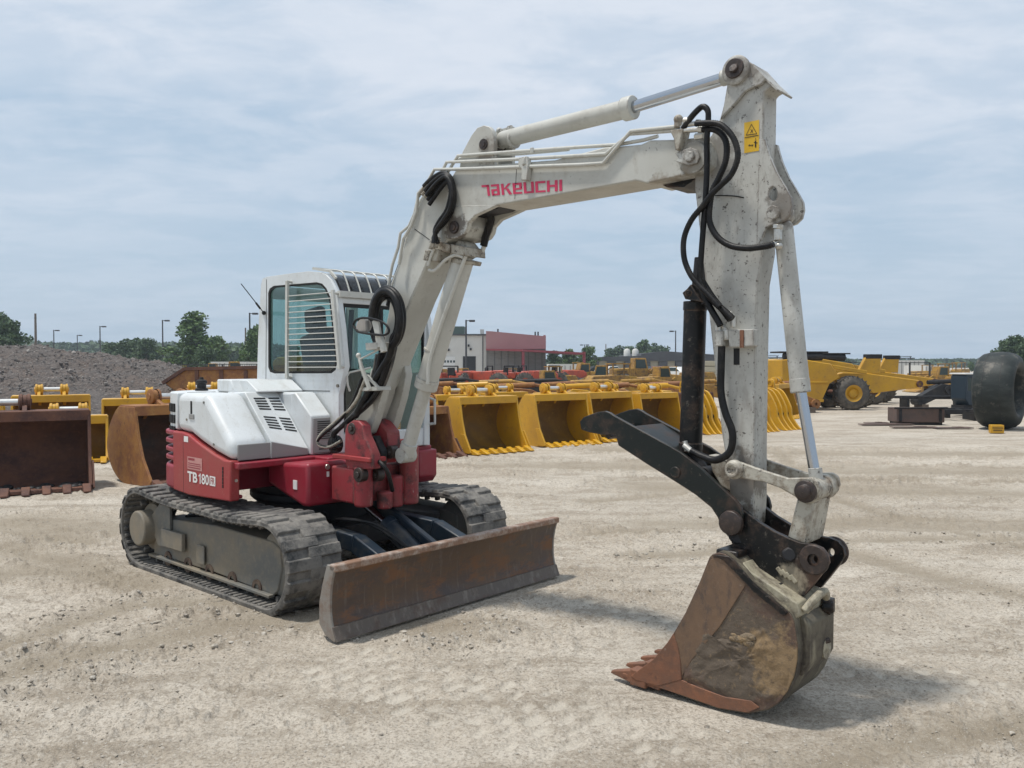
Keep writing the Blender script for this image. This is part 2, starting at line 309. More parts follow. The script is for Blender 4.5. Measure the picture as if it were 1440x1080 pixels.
def quad_map(c, t):             # unit square -> plane t; corners px: bottom-left, bottom-right, top-right, top-left
    q = [T(x, y, t) for x, y in c]
    def f(u, v, dt=0):
        s = (1 - u) * (1 - v) * q[0][0] + u * (1 - v) * q[1][0] + u * v * q[2][0] + (1 - u) * v * q[3][0]
        z = (1 - u) * (1 - v) * q[0][1] + u * (1 - v) * q[1][1] + u * v * q[2][1] + (1 - u) * v * q[3][1]
        return (s, t + dt, z)
    return f
def decal_text(mb, txt, corners, t, bold=0, u0=0, u1=1):
    vs, fs = text_polys(txt, bold); f = quad_map(corners, t)
    mb.add([f(u0 + (u1 - u0) * u, v) for u, v in vs], fs)
def arc(cx, cy, r, a0, a1, n):
    return [(cx + r * math.cos(R(a0 + (a1 - a0) * i / n)), cy + r * math.sin(R(a0 + (a1 - a0) * i / n))) for i in range(n + 1)]

EX = empty('excavator', (MO[0], MO[1], 0), MA, label='white and red tracked excavator with its boom raised and bucket resting on the gravel', cat='excavator')
def W(mb, name, m, parent=EX, **k): return mb.build(name, mt[m], parent, **k)

# ---- tracks
def track_path():
    fr, rr = .30, .31; fc, rc = (.925, fr + .012), (-1.045, rr + .02)
    p = [(-1.0 + i * 1.96 / 24, .012) for i in range(25)]
    p += arc(fc[0], fc[1], fr, -80, 92, 22)
    top = []
    for i in range(1, 26):
        u = i / 26; s = fc[0] + (rc[0] - fc[0]) * u; z = (fc[1] + fr) * (1 - u) + (rc[1] + rr) * u - .035 * math.sin(math.pi * u) - .012 * math.sin(2 * math.pi * u) ** 2
        top.append((s, z))
    p += top + arc(rc[0], rc[1], rr, 90, 258, 20)
    # resample evenly
    q = p + [p[0]]; L = [0]
    for i in range(1, len(q)): L.append(L[-1] + math.dist(q[i], q[i - 1]))
    N = 264; out = []; k = 0
    for i in range(N):
        l = L[-1] * i / N
        while L[k + 1] < l: k += 1
        u = (l - L[k]) / (L[k + 1] - L[k]); out.append((q[k][0] * (1 - u) + q[k + 1][0] * u, q[k][1] * (1 - u) + q[k + 1][1] * u))
    return out, L[-1]
TP, TL = track_path()
def track(t0, t1):
    mb = MB(); n = len(TP); nor = []
    for i in range(n):
        a, b = TP[i - 1], TP[(i + 1) % n]; dx, dz = b[0] - a[0], b[1] - a[1]; l = math.hypot(dx, dz); nor.append((dz / l, -dx / l))
    th = .026; vs = []; rows = 12; tt = [t0 + (t1 - t0) * k / rows for k in range(rows + 1)]
    rr = random.Random(3)
    def P(i, off): i %= n; return (TP[i][0] + nor[i][0] * off, TP[i][1] + nor[i][1] * off)
    # belt
    for i in range(n):
        s, z = P(i, -.012); s2, z2 = P(i, th)
        vs += [(s, t0, z), (s, t1, z), (s2, t1 - .004, z2), (s2, t0 + .004, z2)]
    fs = []
    for i in range(n):
        j = (i + 1) % n
        for k in range(4): fs.append((4 * i + k, 4 * i + (k + 1) % 4, 4 * j + (k + 1) % 4, 4 * j + k))
    mb.add(vs, fs)
    # lugs: staggered half-width blocks with a stepped inner end
    np_ = 44; st = n // np_; tm = (t0 + t1) / 2
    for i in range(np_):
        for side in (0, 1):
            i0 = i * st + (side * st) // 2; a, b = (t0 - .004, tm + .055) if side == 0 else (tm - .055, t1 + .004)
            w = 3.6 + rr.random() * .5
            def ring(off, ww, da, db):
                out = []
                for di in (-ww / 2, ww / 2):
                    f0 = i0 + 2 + di; k = int(math.floor(f0)); u = f0 - k
                    p = P(k, off); q = P(k + 1, off); out.append((p[0] * (1 - u) + q[0] * u, p[1] * (1 - u) + q[1] * u))
                return [(out[0][0], a + da, out[0][1]), (out[1][0], a + da, out[1][1]), (out[1][0], b - db, out[1][1]), (out[0][0], b - db, out[0][1])]
            A = ring(th - .004, w, 0, 0); B = ring(th + .022, w * .78, .008, .012)
            mb.add(A + B, [(0, 1, 5, 4), (1, 2, 6, 5), (2, 3, 7, 6), (3, 0, 4, 7), (4, 5, 6, 7)])
        # inner cross bars and guide teeth
        for dt0, dt1, h, w, io in ((.02, -.02, .014, 1.5, 0), (.02, -.02, .014, 1.5, 3)):
            o = []
            for off in (-.010, -.012 - h):
                for di in (-w / 2, w / 2):
                    f0 = i * st + 2 + di + io; k = int(math.floor(f0)); u = f0 - k; p = P(k, off); q = P(k + 1, off)
                    o.append((p[0] * (1 - u) + q[0] * u, p[1] * (1 - u) + q[1] * u))
            A = [(o[0][0], t0 + dt0, o[0][1]), (o[1][0], t0 + dt0, o[1][1]), (o[1][0], t1 + dt1, o[1][1]), (o[0][0], t1 + dt1, o[0][1])]
            B = [(o[2][0], t0 + dt0, o[2][1]), (o[3][0], t0 + dt0, o[3][1]), (o[3][0], t1 + dt1, o[3][1]), (o[2][0], t1 + dt1, o[2][1])]
            mb.add(A + B, [(0, 1, 5, 4), (1, 2, 6, 5), (2, 3, 7, 6), (3, 0, 4, 7), (4, 5, 6, 7)])
        for tc in (tm - .075, tm + .075):
            p = P(i * st + 2, -.012); q = P(i * st + 2, -.065)
            mb.bar((p[0], tc, p[1]), (q[0], tc, q[1]), .03, .045, (0, 1, 0))
    return mb
for sgn in (-1, 1):
    t0, t1 = (-1.1, -.65) if sgn < 0 else (.65, 1.1)
    tr = W(track(t0, t1), 'rubber_track', 'track', bevel=.006)
    tc = (t0 + t1) / 2; to = -.965 * 1 if sgn < 0 else .965
    # frame
    mb = MB()
    pts = [(214, 735), (222, 728), (300, 739), (380, 762), (391, 772), (394, 800), (388, 832), (382, 838), (300, 806), (214, 779)]
    prof = [T(x, y, -1.0) for x, y in pts]
    if sgn < 0:
        mb.prism(prof, -.985, -.76)
    else:
        mb.prism(prof, .76, .985)
    fr = W(mb, 'track_frame', 'frame', bevel=.01)
    e = -1.0 if sgn < 0 else 1.0; ie = e - .02 * sgn
    mb = MB(); mb.bar((prof[9][0] - .02, e, prof[9][1] - .004), (prof[7][0], e, prof[7][1] - .004), .05, .022); W(mb, 'lower_flange', 'frame', fr, bevel=.004)
    mb = MB(); a = T(232, 745, -1.0); mb.bb(a[0], a[0] + .36, e - .012 * 0, e + .035 * sgn, a[1] - .13, a[1] + .015)
    W(mb, 'access_cover', 'frame', fr, bevel=.006)
    mb = MB(); a = T(285, 790, -1.0); mb.bb(a[0] - .08, a[0] + .04, e, e + .012 * sgn, a[1] - .02, a[1] + .13); W(mb, 'access_plate', 'frame', fr, bevel=.004)
    for i in range(5):
        mb = MB(); s = -.70 + i * .345
        mb.lathe((s, tc - .12, .105), (0, 1, 0), [(0, .03), (0, .062), (.05, .064), (.055, .045), (.115, .045), (.12, .064), (.17, .062), (.17, .03)], 18)
        for q in (-.05, .05): mb.bb(s - .04, s + .04, tc + q - .015, tc + q + .015, .1, .24)
        W(mb, 'track_roller', 'roller', fr)
    mb = MB(); mb.lathe((-.1, tc - .09, .575), (0, 1, 0), [(0, .02), (0, .05), (.18, .05), (.18, .02)], 16); mb.bb(-.12, -.08, tc - .03, tc + .03, .4, .57); W(mb, 'carrier_roller', 'frame', fr)
    mb = MB(); mb.lathe((.925, tc - .1, .315), (0, 1, 0), [(0, .05), (0, .2), (.02, .23), (.06, .23), (.08, .265), (.12, .265), (.14, .23), (.18, .23), (.2, .2), (.2, .05)], 30); W(mb, 'idler_wheel', 'frame', fr)
    mb = MB(); teeth = []
    for i in range(21):
        for (da, r) in ((-.32, .235), (-.12, .28), (.12, .28), (.32, .235)):
            an = 2 * math.pi * (i + da) / 21; teeth.append((-1.045 + r * math.cos(an), .33 + r * math.sin(an)))
    mb.prism(teeth, tc - .02, tc + .02)
    W(mb, 'sprocket', 'frame', fr)
    mb = MB(); d = -.12 if sgn < 0 else .12
    c = T(205, 742, -1.02)
    mb.lathe((-1.045, tc + d * .2, .33), (0, sgn, 0), [(0, .2), (.06, .2), (.08, .15), (.19, .15), (.2, .14), (.2, .001)], 28); W(mb, 'final_drive', 'frame', fr, bevel=.004)
    mb = MB(); k = [(-.98, .42), (-.8, .56), (-.62, .56), (-.62, .2), (-.84, .2), (-.93, .3)]
    mb.prism(k, e - .0 * sgn - .012, e - .0 * sgn + .012); W(mb, 'drive_guard', 'frame', fr, bevel=.004)
# ---- chassis
mb = MB(); mb.lathe((0, 0, .42), (0, 0, 1), [(0, .3), (0, .48), (.18, .5), (.2, .46), (.25, .46), (.25, .2)], 40)
for a in (38, 142, 218, 322):
    mb.bar((.25 * math.cos(R(a)), .25 * math.sin(R(a)), .46), (.95 * math.cos(R(a)), .95 * math.sin(R(a)) * 1.3, .36), .3, .2)
mb.bb(-.45, .75, -.42, .42, .28, .46)
W(mb, 'undercarriage_frame', 'dark', bevel=.012)
mb = MB(); mb.lathe((0, 0, .6), (0, 0, 1), [(0, .52), (.03, .55), (.07, .55), (.08, .5), (.13, .5)], 48); W(mb, 'slewing_ring', 'dark')
# ---- dozer blade
fp = [T(x, y, -1.16) for x, y in ((470, 800), (465.5, 822), (463.5, 845), (464, 868), (467, 888), (471, 905))]
fp = [(p[0], p[1]) for p in fp]; z0 = fp[-1][1]
fp = [(p[0], .01 + (p[1] - z0) * 1.0) for p in fp]
bk = [(p[0] - .03, p[1]) for p in fp]
fs_ = catmull([(p[0], p[1], 0) for p in fp], 5); prof = [(p.x, p.y) for p in fs_] + [(p.x - .028, p.y) for p in reversed(fs_)]
mb = MB(); mb.prism(prof, -1.14, 1.045); BL = W(mb, 'dozer_blade', 'blade', smooth=.7)
mb = MB(); lo = [p for p in fs_ if p.y < .105]
mb.prism([(p.x + .014, p.y) for p in lo] + [(p.x + .001, p.y) for p in reversed(lo)], -1.16, 1.065); W(mb, 'cutting_edge', 'bladelow', BL, bevel=.003)
tp = fp[0]
mb = MB(); mb.bb(tp[0] - .055, tp[0] + .012, -1.16, 1.065, tp[1] - .035, tp[1] + .012); W(mb, 'top_rail', 'bladetop', BL, bevel=.01)
for sg in (-1, 1):
    e0, e1 = (-1.16, -1.142) if sg < 0 else (1.047, 1.065)
    mb = MB(); bp_ = [T(x, y, -1.16) for x, y in ((461, 797), (455, 822), (450, 850), (450, 880), (458, 896), (470, 906))]
    bp_ = [(p[0] - .01, max(.005, p[1] - z0 + .012)) for p in bp_]
    mb.prism(bp_ + [(p.x + .004, p.y + .0) for p in reversed(fs_)], e0, e1); W(mb, 'end_plate', 'bladeside', BL, bevel=.004)
    mb = MB(); mb.bar((1.70, .42 * sg, .2), (1.1, .40 * sg, .40), .10, .14); mb.bar((1.1, .40 * sg, .40), (.55, .38 * sg, .42), .10, .13)
    W(mb, 'push_arm', 'navy', BL, bevel=.012)
mb = MB()
for i in range(5): mb.prism([(1.735, .05), (1.735, .42), (1.64, .15), (1.64, .08)], -.9 + i * .45 - .01, -.9 + i * .45 + .01)
mb.bb(1.62, 1.68, -.9, .9, .10, .24); W(mb, 'blade_rib', 'navy', BL)
mb = MB(); mb.cyl((1.66, -.10, .2), (1.12, -.10, .48), .07); mb.cyl((1.14, -.10, .47), (1.08, -.1, .5), .078); mb.bb(1.62, 1.72, -.2, 0, .1, .28)
bc = W(mb, 'blade_cylinder', 'navy', bevel=.004)
mb = MB(); mb.cyl((1.1, -.10, .49), (.72, -.10, .665), .032); W(mb, 'cylinder_rod', 'chrome', bc)
mb = MB(); mb.bar((1.68, -.02, .28), (.85, -.02, .62), .06, .14); W(mb, 'cylinder_guard', 'navy', bc, bevel=.01)
for k in range(2):
    mb = MB(); mb.tube([(.7, -.3 - .04 * k, .5), (.95, -.36 - .05 * k, .56), (1.25, -.32, .52 + .02 * k), (1.5, -.2, .36), (1.62, -.14, .3)], .014); W(mb, 'hose', 'hose')

# ---- upper structure
plan = [(.35, -1.0), (-.45, -1.0), (-.62, -.965), (-.82, -.85), (-.98, -.66), (-1.08, -.42), (-1.13, -.15), (-1.13, .15), (-1.08, .42), (-.98, .66), (-.82, .85), (-.62, .965), (-.45, 1.0), (.35, 1.0)]
mb = MB(); mb.prism([(.42, -.98), (-.5, -.98), (-.8, -.82), (-1.05, -.4), (-1.05, .4), (-.8, .82), (-.5, .98), (.42, .98)], .945, .995, 'z')
mb.bb(.40, .60, -.30, .5, .945, .993)
W(mb, 'deck', 'red', bevel=.01)
mb = MB(); mb.bb(-.9, .05, -.86, .86, .73, .96); mb.bb(-.2, .85, -.36, .36, .74, .95)
mb.bar((.3, -.9, .72), (-.5, -.9, .72), .05, .03)
mb.bb(-.3, .30, -.97, -.93, .70, .95)
W(mb, 'turntable_frame', 'red', bevel=.01)
mb = MB()
d = [T(x, y, -1.0) for x, y in ((326, 648.5), (317, 647), (302, 638.6), (280, 623), (266, 611), (257, 607.5))]
d = [(min(p[0], .352), p[1]) for p in d]; b0 = T(324, 707, -1.0)[1]
side = [(.35, b0 + .01), (.355, d[0][1])] + d[1:] + [(-.56, d[-1][1] + .0), (-.56, .705), (-.3, .685)]
mb.prism(side, -1.01, -.93)
CWs = W(mb, 'side_panel', 'red_sun', bevel=.012)
for k, (x, y) in enumerate(((322, 656), (322, 677))):
    p = S(x, y, .356); mb = MB(); mb.cyl((.35, -.965, p[1]), (.362, -.965, p[1]), .012); W(mb, 'bolt', 'bright', CWs)
for k in range(6):
    mb = MB(); a = T(313.5, 659 + k * 5, -1.01); mb.bb(a[0] - .008, a[0] + .008, -1.013, -1.0, a[1] - .012, a[1] + .012); W(mb, 'vent_slot', 'vent', CWs)
# rear counterweight (red) following the curved plan
def shell(pts, z0, z1, th=.06):
    mb = MB(); n = len(pts); inn = []
    for i, p in enumerate(pts):
        a = pts[max(i - 1, 0)]; b = pts[min(i + 1, n - 1)]; dx, dy = b[0] - a[0], b[1] - a[1]; l = math.hypot(dx, dy); inn.append((p[0] + dy / l * -th * -1 * -1, p[1] + dx / l * th * -1 * -1 * -1))
    return mb, inn
rear = [(-.575, -.99), (-.70, -.975), (-.85, -.925), (-1.0, -.79), (-1.12, -.56), (-1.19, -.28), (-1.21, 0)]; rear = rear + [(a, -b) for a, b in reversed(rear[:-1])]
rs = catmull([(p[0], p[1], 0) for p in rear], 4)
zt = d[-1][1]
def band(path, z0, z1, off=0, name='x', m='red', **k):
    mb = MB(); c = [(p.x * (1 + off), p.y * (1 + off)) for p in path]; mb.prism(c, z0, z1, 'z'); return W(mb, name, m, **k)
CW = band(rs, .70, zt - .28, .0, 'counterweight', 'red', bevel=.03, seg=3)
zz = zt - .28
for k in range(4):
    band(rs, zz + .032, zz + .070, .0, 'counterweight_fin', 'red', parent=CW, bevel=.01)
    mb = MB(); mb.prism([(p.x * .93, p.y * .93) for p in rs], zz - .002, zz + .034, 'z'); W(mb, 'counterweight_recess', 'red', CW)
    zz += .07
mb = MB(); mb.bb(-.60, -.565, -.985, -.93, .72, zt - .01); W(mb, 'rear_corner_panel', 'red_sun', CW, bevel=.01)
# decals on the side panel
mb = MB(); decal_text(mb, 'TB', ((263.5, 676.5), (277.5, 679.5), (277.5, 665), (263.5, 662)), -1.0135, .03); f1 = quad_map(((278.9, 679.9), (282.6, 680.6), (282.6, 666.0), (278.9, 665.3)), -1.0135); mb.add([f1(*p) for p in ((.52, 0), (.86, 0), (.86, 1), (.60, 1), (.52, .9))], [(0, 1, 2, 3, 4)]); mb.add([f1(*p) for p in ((.52, .90), (.08, .80), (.08, .68), (.52, .72))], [(0, 1, 2, 3)]); decal_text(mb, '80', ((283.4, 680.7), (293.6, 682.6), (293.6, 668), (283.4, 666.1)), -1.0135, .018)
f = quad_map(((294.8, 682.6), (302.8, 684.2), (302.8, 670.6), (294.8, 669)), -1.0135); mb.add([f(0, 0), f(1, 0), f(1, 1), f(0, 1)], [(0, 1, 2, 3)])
W(mb, 'model_lettering', 'decal_white', CWs)
mb = MB(); decal_text(mb, 'FR', ((296.0, 680.9), (301.6, 682), (301.6, 672.4), (296.0, 671.2)), -1.0148, .012); W(mb, 'model_lettering', 'red_sun', CWs)
mb = MB(); f = quad_map(((263.5, 659), (284, 663), (284, 645), (263.5, 641.5)), -1.0125); mb.add([f(0, 0), f(1, 0), f(1, 1), f(0, 1)], [(0, 1, 2, 3)]); W(mb, 'faded_label', 'decal_pink', CWs)
mb = MB()
for v0, v1, u1 in ((.12, .2, .9), (.3, .36, .95), (.45, .52, .9), (.72, .9, .5)): mb.add([f(.06, v0, -.001), f(u1, v0, -.001), f(u1, v1, -.001), f(.06, v1, -.001)], [(0, 1, 2, 3)])
W(mb, 'label_print', 'red', CWs)
mb = MB(); f = quad_map(((258.5, 621), (264.5, 622), (264.5, 614), (258.5, 613)), -1.0125); mb.add([f(0, 0), f(1, 0), f(1, 1), f(0, 1)], [(0, 1, 2, 3)]); W(mb, 'small_label', 'decal_white', CWs)

mb = MB(); a = T(257.5, 612, -1.01); mb.bb(a[0] - .002, a[0] + .002, -1.0105, -1.0, .70, a[1] - .01); W(mb, 'panel_seam', 'vent', CWs)
# engine cover (white)
ZT = 1.505
hood = [(.345, 1.0), (.345, 1.135), (-.035, ZT), (-.52, ZT), (-.52, d[-1][1] + .006)] + [(p[0], p[1] + .006) for p in reversed(d[1:-1])]
hood = [p for p in hood]
mb = MB(); mb.prism(hood, -.995, -.662); EC = W(mb, 'engine_cover', 'white', bevel=.065, seg=5, smooth=1.2)
mb = MB(); mb.prism([(-.535, -.985)] + [(p.x * .968 - .005, p.y * .968) for p in rs] + [(-.535, .97)], zt + .008, ZT, 'z'); RC = W(mb, 'rear_cover', 'white', EC, bevel=.05, seg=4, smooth=1.2)
# rear grille: three rows of slots seen edge-on at the rounded corner
for r_ in range(3):
    for c_ in range(3):
        mb = MB(); an = R(222 - c_ * 5.5)
        i = 2 + c_ * 2; p, p2 = [Vector((q.x * .968 - .005, q.y * .968, 0)) for q in (rs[i], rs[i + 2])]; dz = ZT - .13 - r_ * .095
        a = Vector((p.x * 1.004, p.y * 1.004, dz)); b = Vector((p.x * .35 + p2.x * .65, p.y * .35 + p2.y * .65, dz)) * 1
        b = Vector(((p.x * .3 + p2.x * .7) * 1.004, (p.y * .3 + p2.y * .7) * 1.004, dz)); mb.bar(a, b, .014, .07); W(mb, 'grille_slot', 'vent', RC, bevel=.003)
mb = MB(); mb.bb(-.45, -.16, -.66, .0, 1.0, ZT - .012); mb.bb(-.16, .1, -.30, -.02, 1.0, ZT - .012); mb.bb(-.53, -.1, -.7, .95, .99, ZT - .006); W(mb, 'hood_deck', 'white', EC, bevel=.01)
for x, y in ((262, 590), (300, 625), (286, 566)):
    mb = MB(); q = T(x, y, -1.0); mb.cyl((q[0], -.994, q[1]), (q[0], -1.0, q[1]), .010, seg=10); W(mb, 'bolt', 'frame', EC)
mb = MB(); mb.bar((-.46, -.93, ZT + .0005), (-.46, -.68, ZT + .0005), .004, .004); W(mb, 'panel_seam', 'vent', EC)
mb = MB(); mb.bb(-.30, -.22, -1.003, -.992, 1.30, 1.34); W(mb, 'hood_latch', 'grey', EC, bevel=.004)
mb = MB(); a = T(268.5, 585, -1.0); mb.bb(a[0] - .012, a[0] + .012, -1.0, -.994, a[1] - .005, a[1] + .12); W(mb, 'hood_handle', 'vent', EC, bevel=.004)
PA = [(.35, 1.0), (.35, 1.135), (-.03, ZT + .004), (-.3, ZT + .004), (-.3, 1.0)]; PB = [(.335, 1.0), (.335, 1.05), (-.12, ZT + .004), (-.3, ZT + .004), (-.3, 1.0)]
mb = MB(); loft(mb, PA, -.658, PB, -.302); VP = W(mb, 'vent_panel', 'white', EC, bevel=.006)
def slope(u, v, o=.002):   # u across from -0.658 to -0.302, v from top to bottom
    t = -.658 + .356 * u; top = (-.03 - .09 * u, ZT + .004); bot = (.35 - .015 * u, 1.135 - .085 * u)
    s = top[0] + (bot[0] - top[0]) * v; z = top[1] + (bot[1] - top[1]) * v; dx, dz = bot[0] - top[0], bot[1] - top[1]; l = math.hypot(dx, dz)
    return Vector((s - dz / l * o, t, z + dx / l * o))
for g in (0, 1):
    for c_ in (0, 1):
        for k in range(5):
            mb = MB(); v = .13 + g * .37 + k * .052; u0, u1 = ((.16, .50), (.60, .93))[c_]
            a, b = slope(u0, v), slope(u1, v - .0); mb.bar(a, b, .014, .006, (.7, 0, .7)); W(mb, 'louvre_slot', 'vent', VP, bevel=.002)
mb = MB(); mb.bb(.34, .353, -.945, -.664, 1.005, 1.128); W(mb, 'lower_panel', 'grey', EC, bevel=.006)
mb = MB(); mb.add([(.353, -.654, 1.004), (.353, -.654, 1.13), (.340, -.31, 1.052), (.340, -.31, 1.004), (.33, -.654, 1.004), (.33, -.654, 1.13), (.32, -.31, 1.052), (.32, -.31, 1.004)], [(0, 1, 2, 3), (7, 6, 5, 4), (0, 4, 5, 1), (1, 5, 6, 2), (2, 6, 7, 3), (3, 7, 4, 0)]); W(mb, 'lower_panel', 'grey', EC, bevel=.003)
mb = MB(); mb.prism([(.37, 1.0), (.37, 1.315), (.14, ZT - .003), (-.25, ZT - .003), (-.25, 1.0)], -.298, -.105); IB = W(mb, 'intake_box', 'white', EC, bevel=.012)
mb = MB(); mb.bb(.365, .379, -.285, -.115, 1.01, 1.30); W(mb, 'intake_grille', 'grey', IB, bevel=.006)
for k in range(11):
    mb = MB(); mb.bb(.376, .384, -.245, -.125, 1.265 - k * .0175, 1.272 - k * .0175) if k < 9 else mb.bb(.376, .384, -.23, -.15, 1.06 - (k - 9) * .02, 1.067 - (k - 9) * .02); W(mb, 'grille_slot', 'vent', IB)
# box, seat-shaped cover, exhaust pipe and cap on the hood deck
mb = MB(); a = T(305, 549, -.62); b = T(345, 549, -.62); mb.prism([(a[0], ZT), (a[0], ZT + .105), (a[0] + .22, ZT + .105), (a[0] + .30, ZT)], -.62, -.25); W(mb, 'air_cleaner_cover', 'white', EC, bevel=.012)
mb = MB(); mb.prism([(-.32, ZT), (-.32, ZT + .10), (-.2, ZT + .10), (-.04, ZT + .012), (-.04, ZT)], -.62 + .08, -.1); W(mb, 'deck_cover', 'white', EC, bevel=.01)
mb = MB(); a = T(291, 551, -.55); mb.lathe((a[0], -.6, ZT), (0, 0, 1), [(0, .055), (.02, .055), (.025, .04), (.06, .04), (.07, .05), (.09, .045), (.1, .02), (.12, .015), (.12, .001)], 16); W(mb, 'filler_cap', 'dark', EC)

# storage box at the front right, far box at the front left
zb = .655; zt_ = .985
mb = MB(); mb.prism([(.2, zb + .13), (.2, zt_ - .03), (.755, zt_), (.76, zb), (.68, zb - .005)], -.6, -.185); SB = W(mb, 'storage_box', 'red', bevel=.03, seg=3)
mb = MB(); mb.lathe((.758, -.42, .945), (1, 0, 0), [(0, .022), (.006, .02), (.006, .001)], 14); W(mb, 'lock', 'bright', SB)
mb = MB(); mb.bb(.76, .766, -.43, -.41, .87, .91); W(mb, 'small_label', 'decal_white', SB)
a = T(413, 684, -.6); b = T(418, 677, -.6)
mb = MB(); mb.bb(a[0], a[0] + .05, -.606, -.598, a[1] - .02, a[1] + .05); W(mb, 'small_label', 'decal_white', SB)
mb = MB()
for k in range(4): mb.cyl((.76, -.20, .70 + k * .08), (.775, -.20, .70 + k * .08), .013)
W(mb, 'bolt', 'bright', SB)
mb = MB(); mb.prism([(.1, .70), (.1, .96), (.47, .96), (.47, .72), (.42, .66), (.15, .66)], .78, 1.0); mb.bb(.1, .46, .3, .8, .72, .95); W(mb, 'front_left_box', 'red', bevel=.012)

# ---- cab
TN = -.085; TF = .93; SF = .45
cabp = [(361, 548), (363, 470), (367, 400), (369, 392), (376, 389), (404, 385), (433, 381.5), (449, 382.6), (458, 386), (465, 394), (474, 415), (480, 460), (485, 515), (488, 556), (487, 637), (430, 640), (430, 548)]
side = [T(x, y, TN) for x, y in cabp]; side[-3] = (SF, 1.0); side[-2] = (.1, 1.0); side[-1] = (.1, side[0][1]); side[-4] = (SF, side[-4][1])
win = [(377, 412), (379, 406), (384.7, 402), (445, 397), (453, 399), (458.5, 405), (464.5, 418), (474, 510), (472, 520), (466, 525), (386, 525.3), (379.5, 523), (377, 516)]
winp = [T(x, y, TN) for x, y in win]
CAB = MB(); CAB.prism(side, TN, TN + .05, 't', [winp]); CAB.prism(side, TF - .05, TF, 't', [[(p[0], p[1]) for p in winp]])
cab = W(CAB, 'cab', 'white', bevel=.01, seg=3)
sr = side[0][0]; zr = side[3][1]
def shrink(poly, f):
    cx = sum(p[0] for p in poly) / len(poly); cy = sum(p[1] for p in poly) / len(poly); return [(cx + (p[0] - cx) * f, cy + (p[1] - cy) * f) for p in poly]
mb = MB(); mb.prism([(p[0] , p[1]) for p in shrink(winp, 1.012)], TN + .002, TN + .014, 't', [shrink(winp, .955)]); W(mb, 'window_seal', 'vent', cab)
mb = MB(); mb.prism(shrink(winp, .97), TN + .016, TN + .021); W(mb, 'side_window', 'glass', cab)
mb = MB(); mb.prism(shrink(winp, 1.0), TF - .03, TF - .025); W(mb, 'side_window', 'glass', cab)
# rear wall, roof, lower front, posts
r0, r1, r2, r3 = side[0], side[1], side[2], side[3]
mb = MB(); zb_, zt2 = r0[1], r2[1]
rwz = [(TN + .05, zb_ - .5), (TN + .05, zt2), (TF - .05, zt2), (TF - .05, zb_ - .5)]; rhole = [(TN + .14, zb_ + .12), (TN + .14, zt2 - .12), (TF - .14, zt2 - .12), (TF - .14, zb_ + .12)]
mb.prism(rwz, r0[0] + .01, r0[0] + .05, 's', [rhole]); W(mb, 'rear_wall', 'white', cab)
mb = MB(); mb.prism(rhole, r0[0] + .022, r0[0] + .027, 's'); W(mb, 'rear_window', 'glass', cab)
top = side[3:8]; mb = MB(); mb.prism([(p[0], p[1] - .002) for p in top] + [(p[0], p[1] - .05) for p in reversed(top)], TN + .05, TF - .05); W(mb, 'roof', 'white', cab, bevel=.004)
fpz = [(SF, 1.0), (SF, 1.24)]
hd = side[10]; hs, hz = hd[0], hd[1] - .01       # header bar position
mb = MB(); mb.bb(SF - .05, SF, TN + .05, TF - .05, 1.0, 1.16); W(mb, 'front_sill', 'white', cab, bevel=.01)
mb = MB(); mb.bb(hs - .05, hs + .012, TN + .01, TF - .01, hz - .06, hz + .0); HB = W(mb, 'front_header', 'white', cab, bevel=.015)
# front window: raked plane between sill and header
fa, fb = Vector((SF - .012, 0, 1.17)), Vector((hs - .0, 0, hz - .06))
mb = MB(); mb.prism([(fa.x, fa.z), (fb.x, fb.z), (fb.x - .006, fb.z), (fa.x - .006, fa.z)], TN + .06, TF - .06); W(mb, 'front_window', 'glass', cab)
for t_ in (TN + .05, TF - .075):
    mb = MB(); mb.prism([(fa.x + .008, fa.z), (fb.x + .008, fb.z), (fb.x - .02, fb.z), (fa.x - .02, fa.z)], t_, t_ + .025); W(mb, 'window_seal', 'vent', cab)
mb = MB(); mb.prism([(fb.x + .008, fb.z + .01), (fb.x - .02, fb.z + .01), (fb.x - .02, fb.z - .025), (fb.x + .008, fb.z - .025)], TN + .05, TF - .05); W(mb, 'window_seal', 'vent', cab)
mb = MB(); mb.bar((fa.x + .01, TN + .45, fa.z + .45), (fb.x + .01, TN + .45, fb.z), .03, .03); W(mb, 'window_bar', 'vent', cab)
# tinted roof window with guard bars
rw_ = [(side[7][0] - .02, side[7][1] - .01), (side[8][0], side[8][1] - .0), (side[9][0], side[9][1]), (side[10][0] - .01, side[10][1] - .0)]
mb = MB(); mb.prism(rw_ + [(p[0] - .01, p[1] - .012) for p in reversed(rw_)], TN + .05, TF - .05); W(mb, 'roof_window', 'visor', cab)
mb = MB()
g0 = (side[6][0] + .05, side[6][1] + .022); g1 = (side[8][0] + .04, side[8][1] + .035); g2 = (side[9][0] + .045, side[9][1] + .015); g3 = (hs + .02, hz + .02)
for k in range(8):
    t = TN + .12 + k * (TF - TN - .2) / 7; mb.tube([(g0[0], t, g0[1]), (g1[0], t, g1[1]), (g2[0], t, g2[1]), (g3[0], t, g3[1])], .007, 6, True, 4)
mb.bar((g0[0], TN + .02, g0[1]), (g0[0], TF - .03, g0[1]), .025, .02); mb.bar((g3[0], TN - .0, g3[1]), (g3[0], TF, g3[1]), .045, .05)
mb.bar((g0[0], TN + .02, g0[1]), (g1[0], TN + .02, g1[1] - .01), .02, .02); mb.bar((g1[0], TN + .02, g1[1] - .01), (g2[0], TN + .02, g2[1]), .02, .02)
W(mb, 'roof_guard', 'pipe', cab)
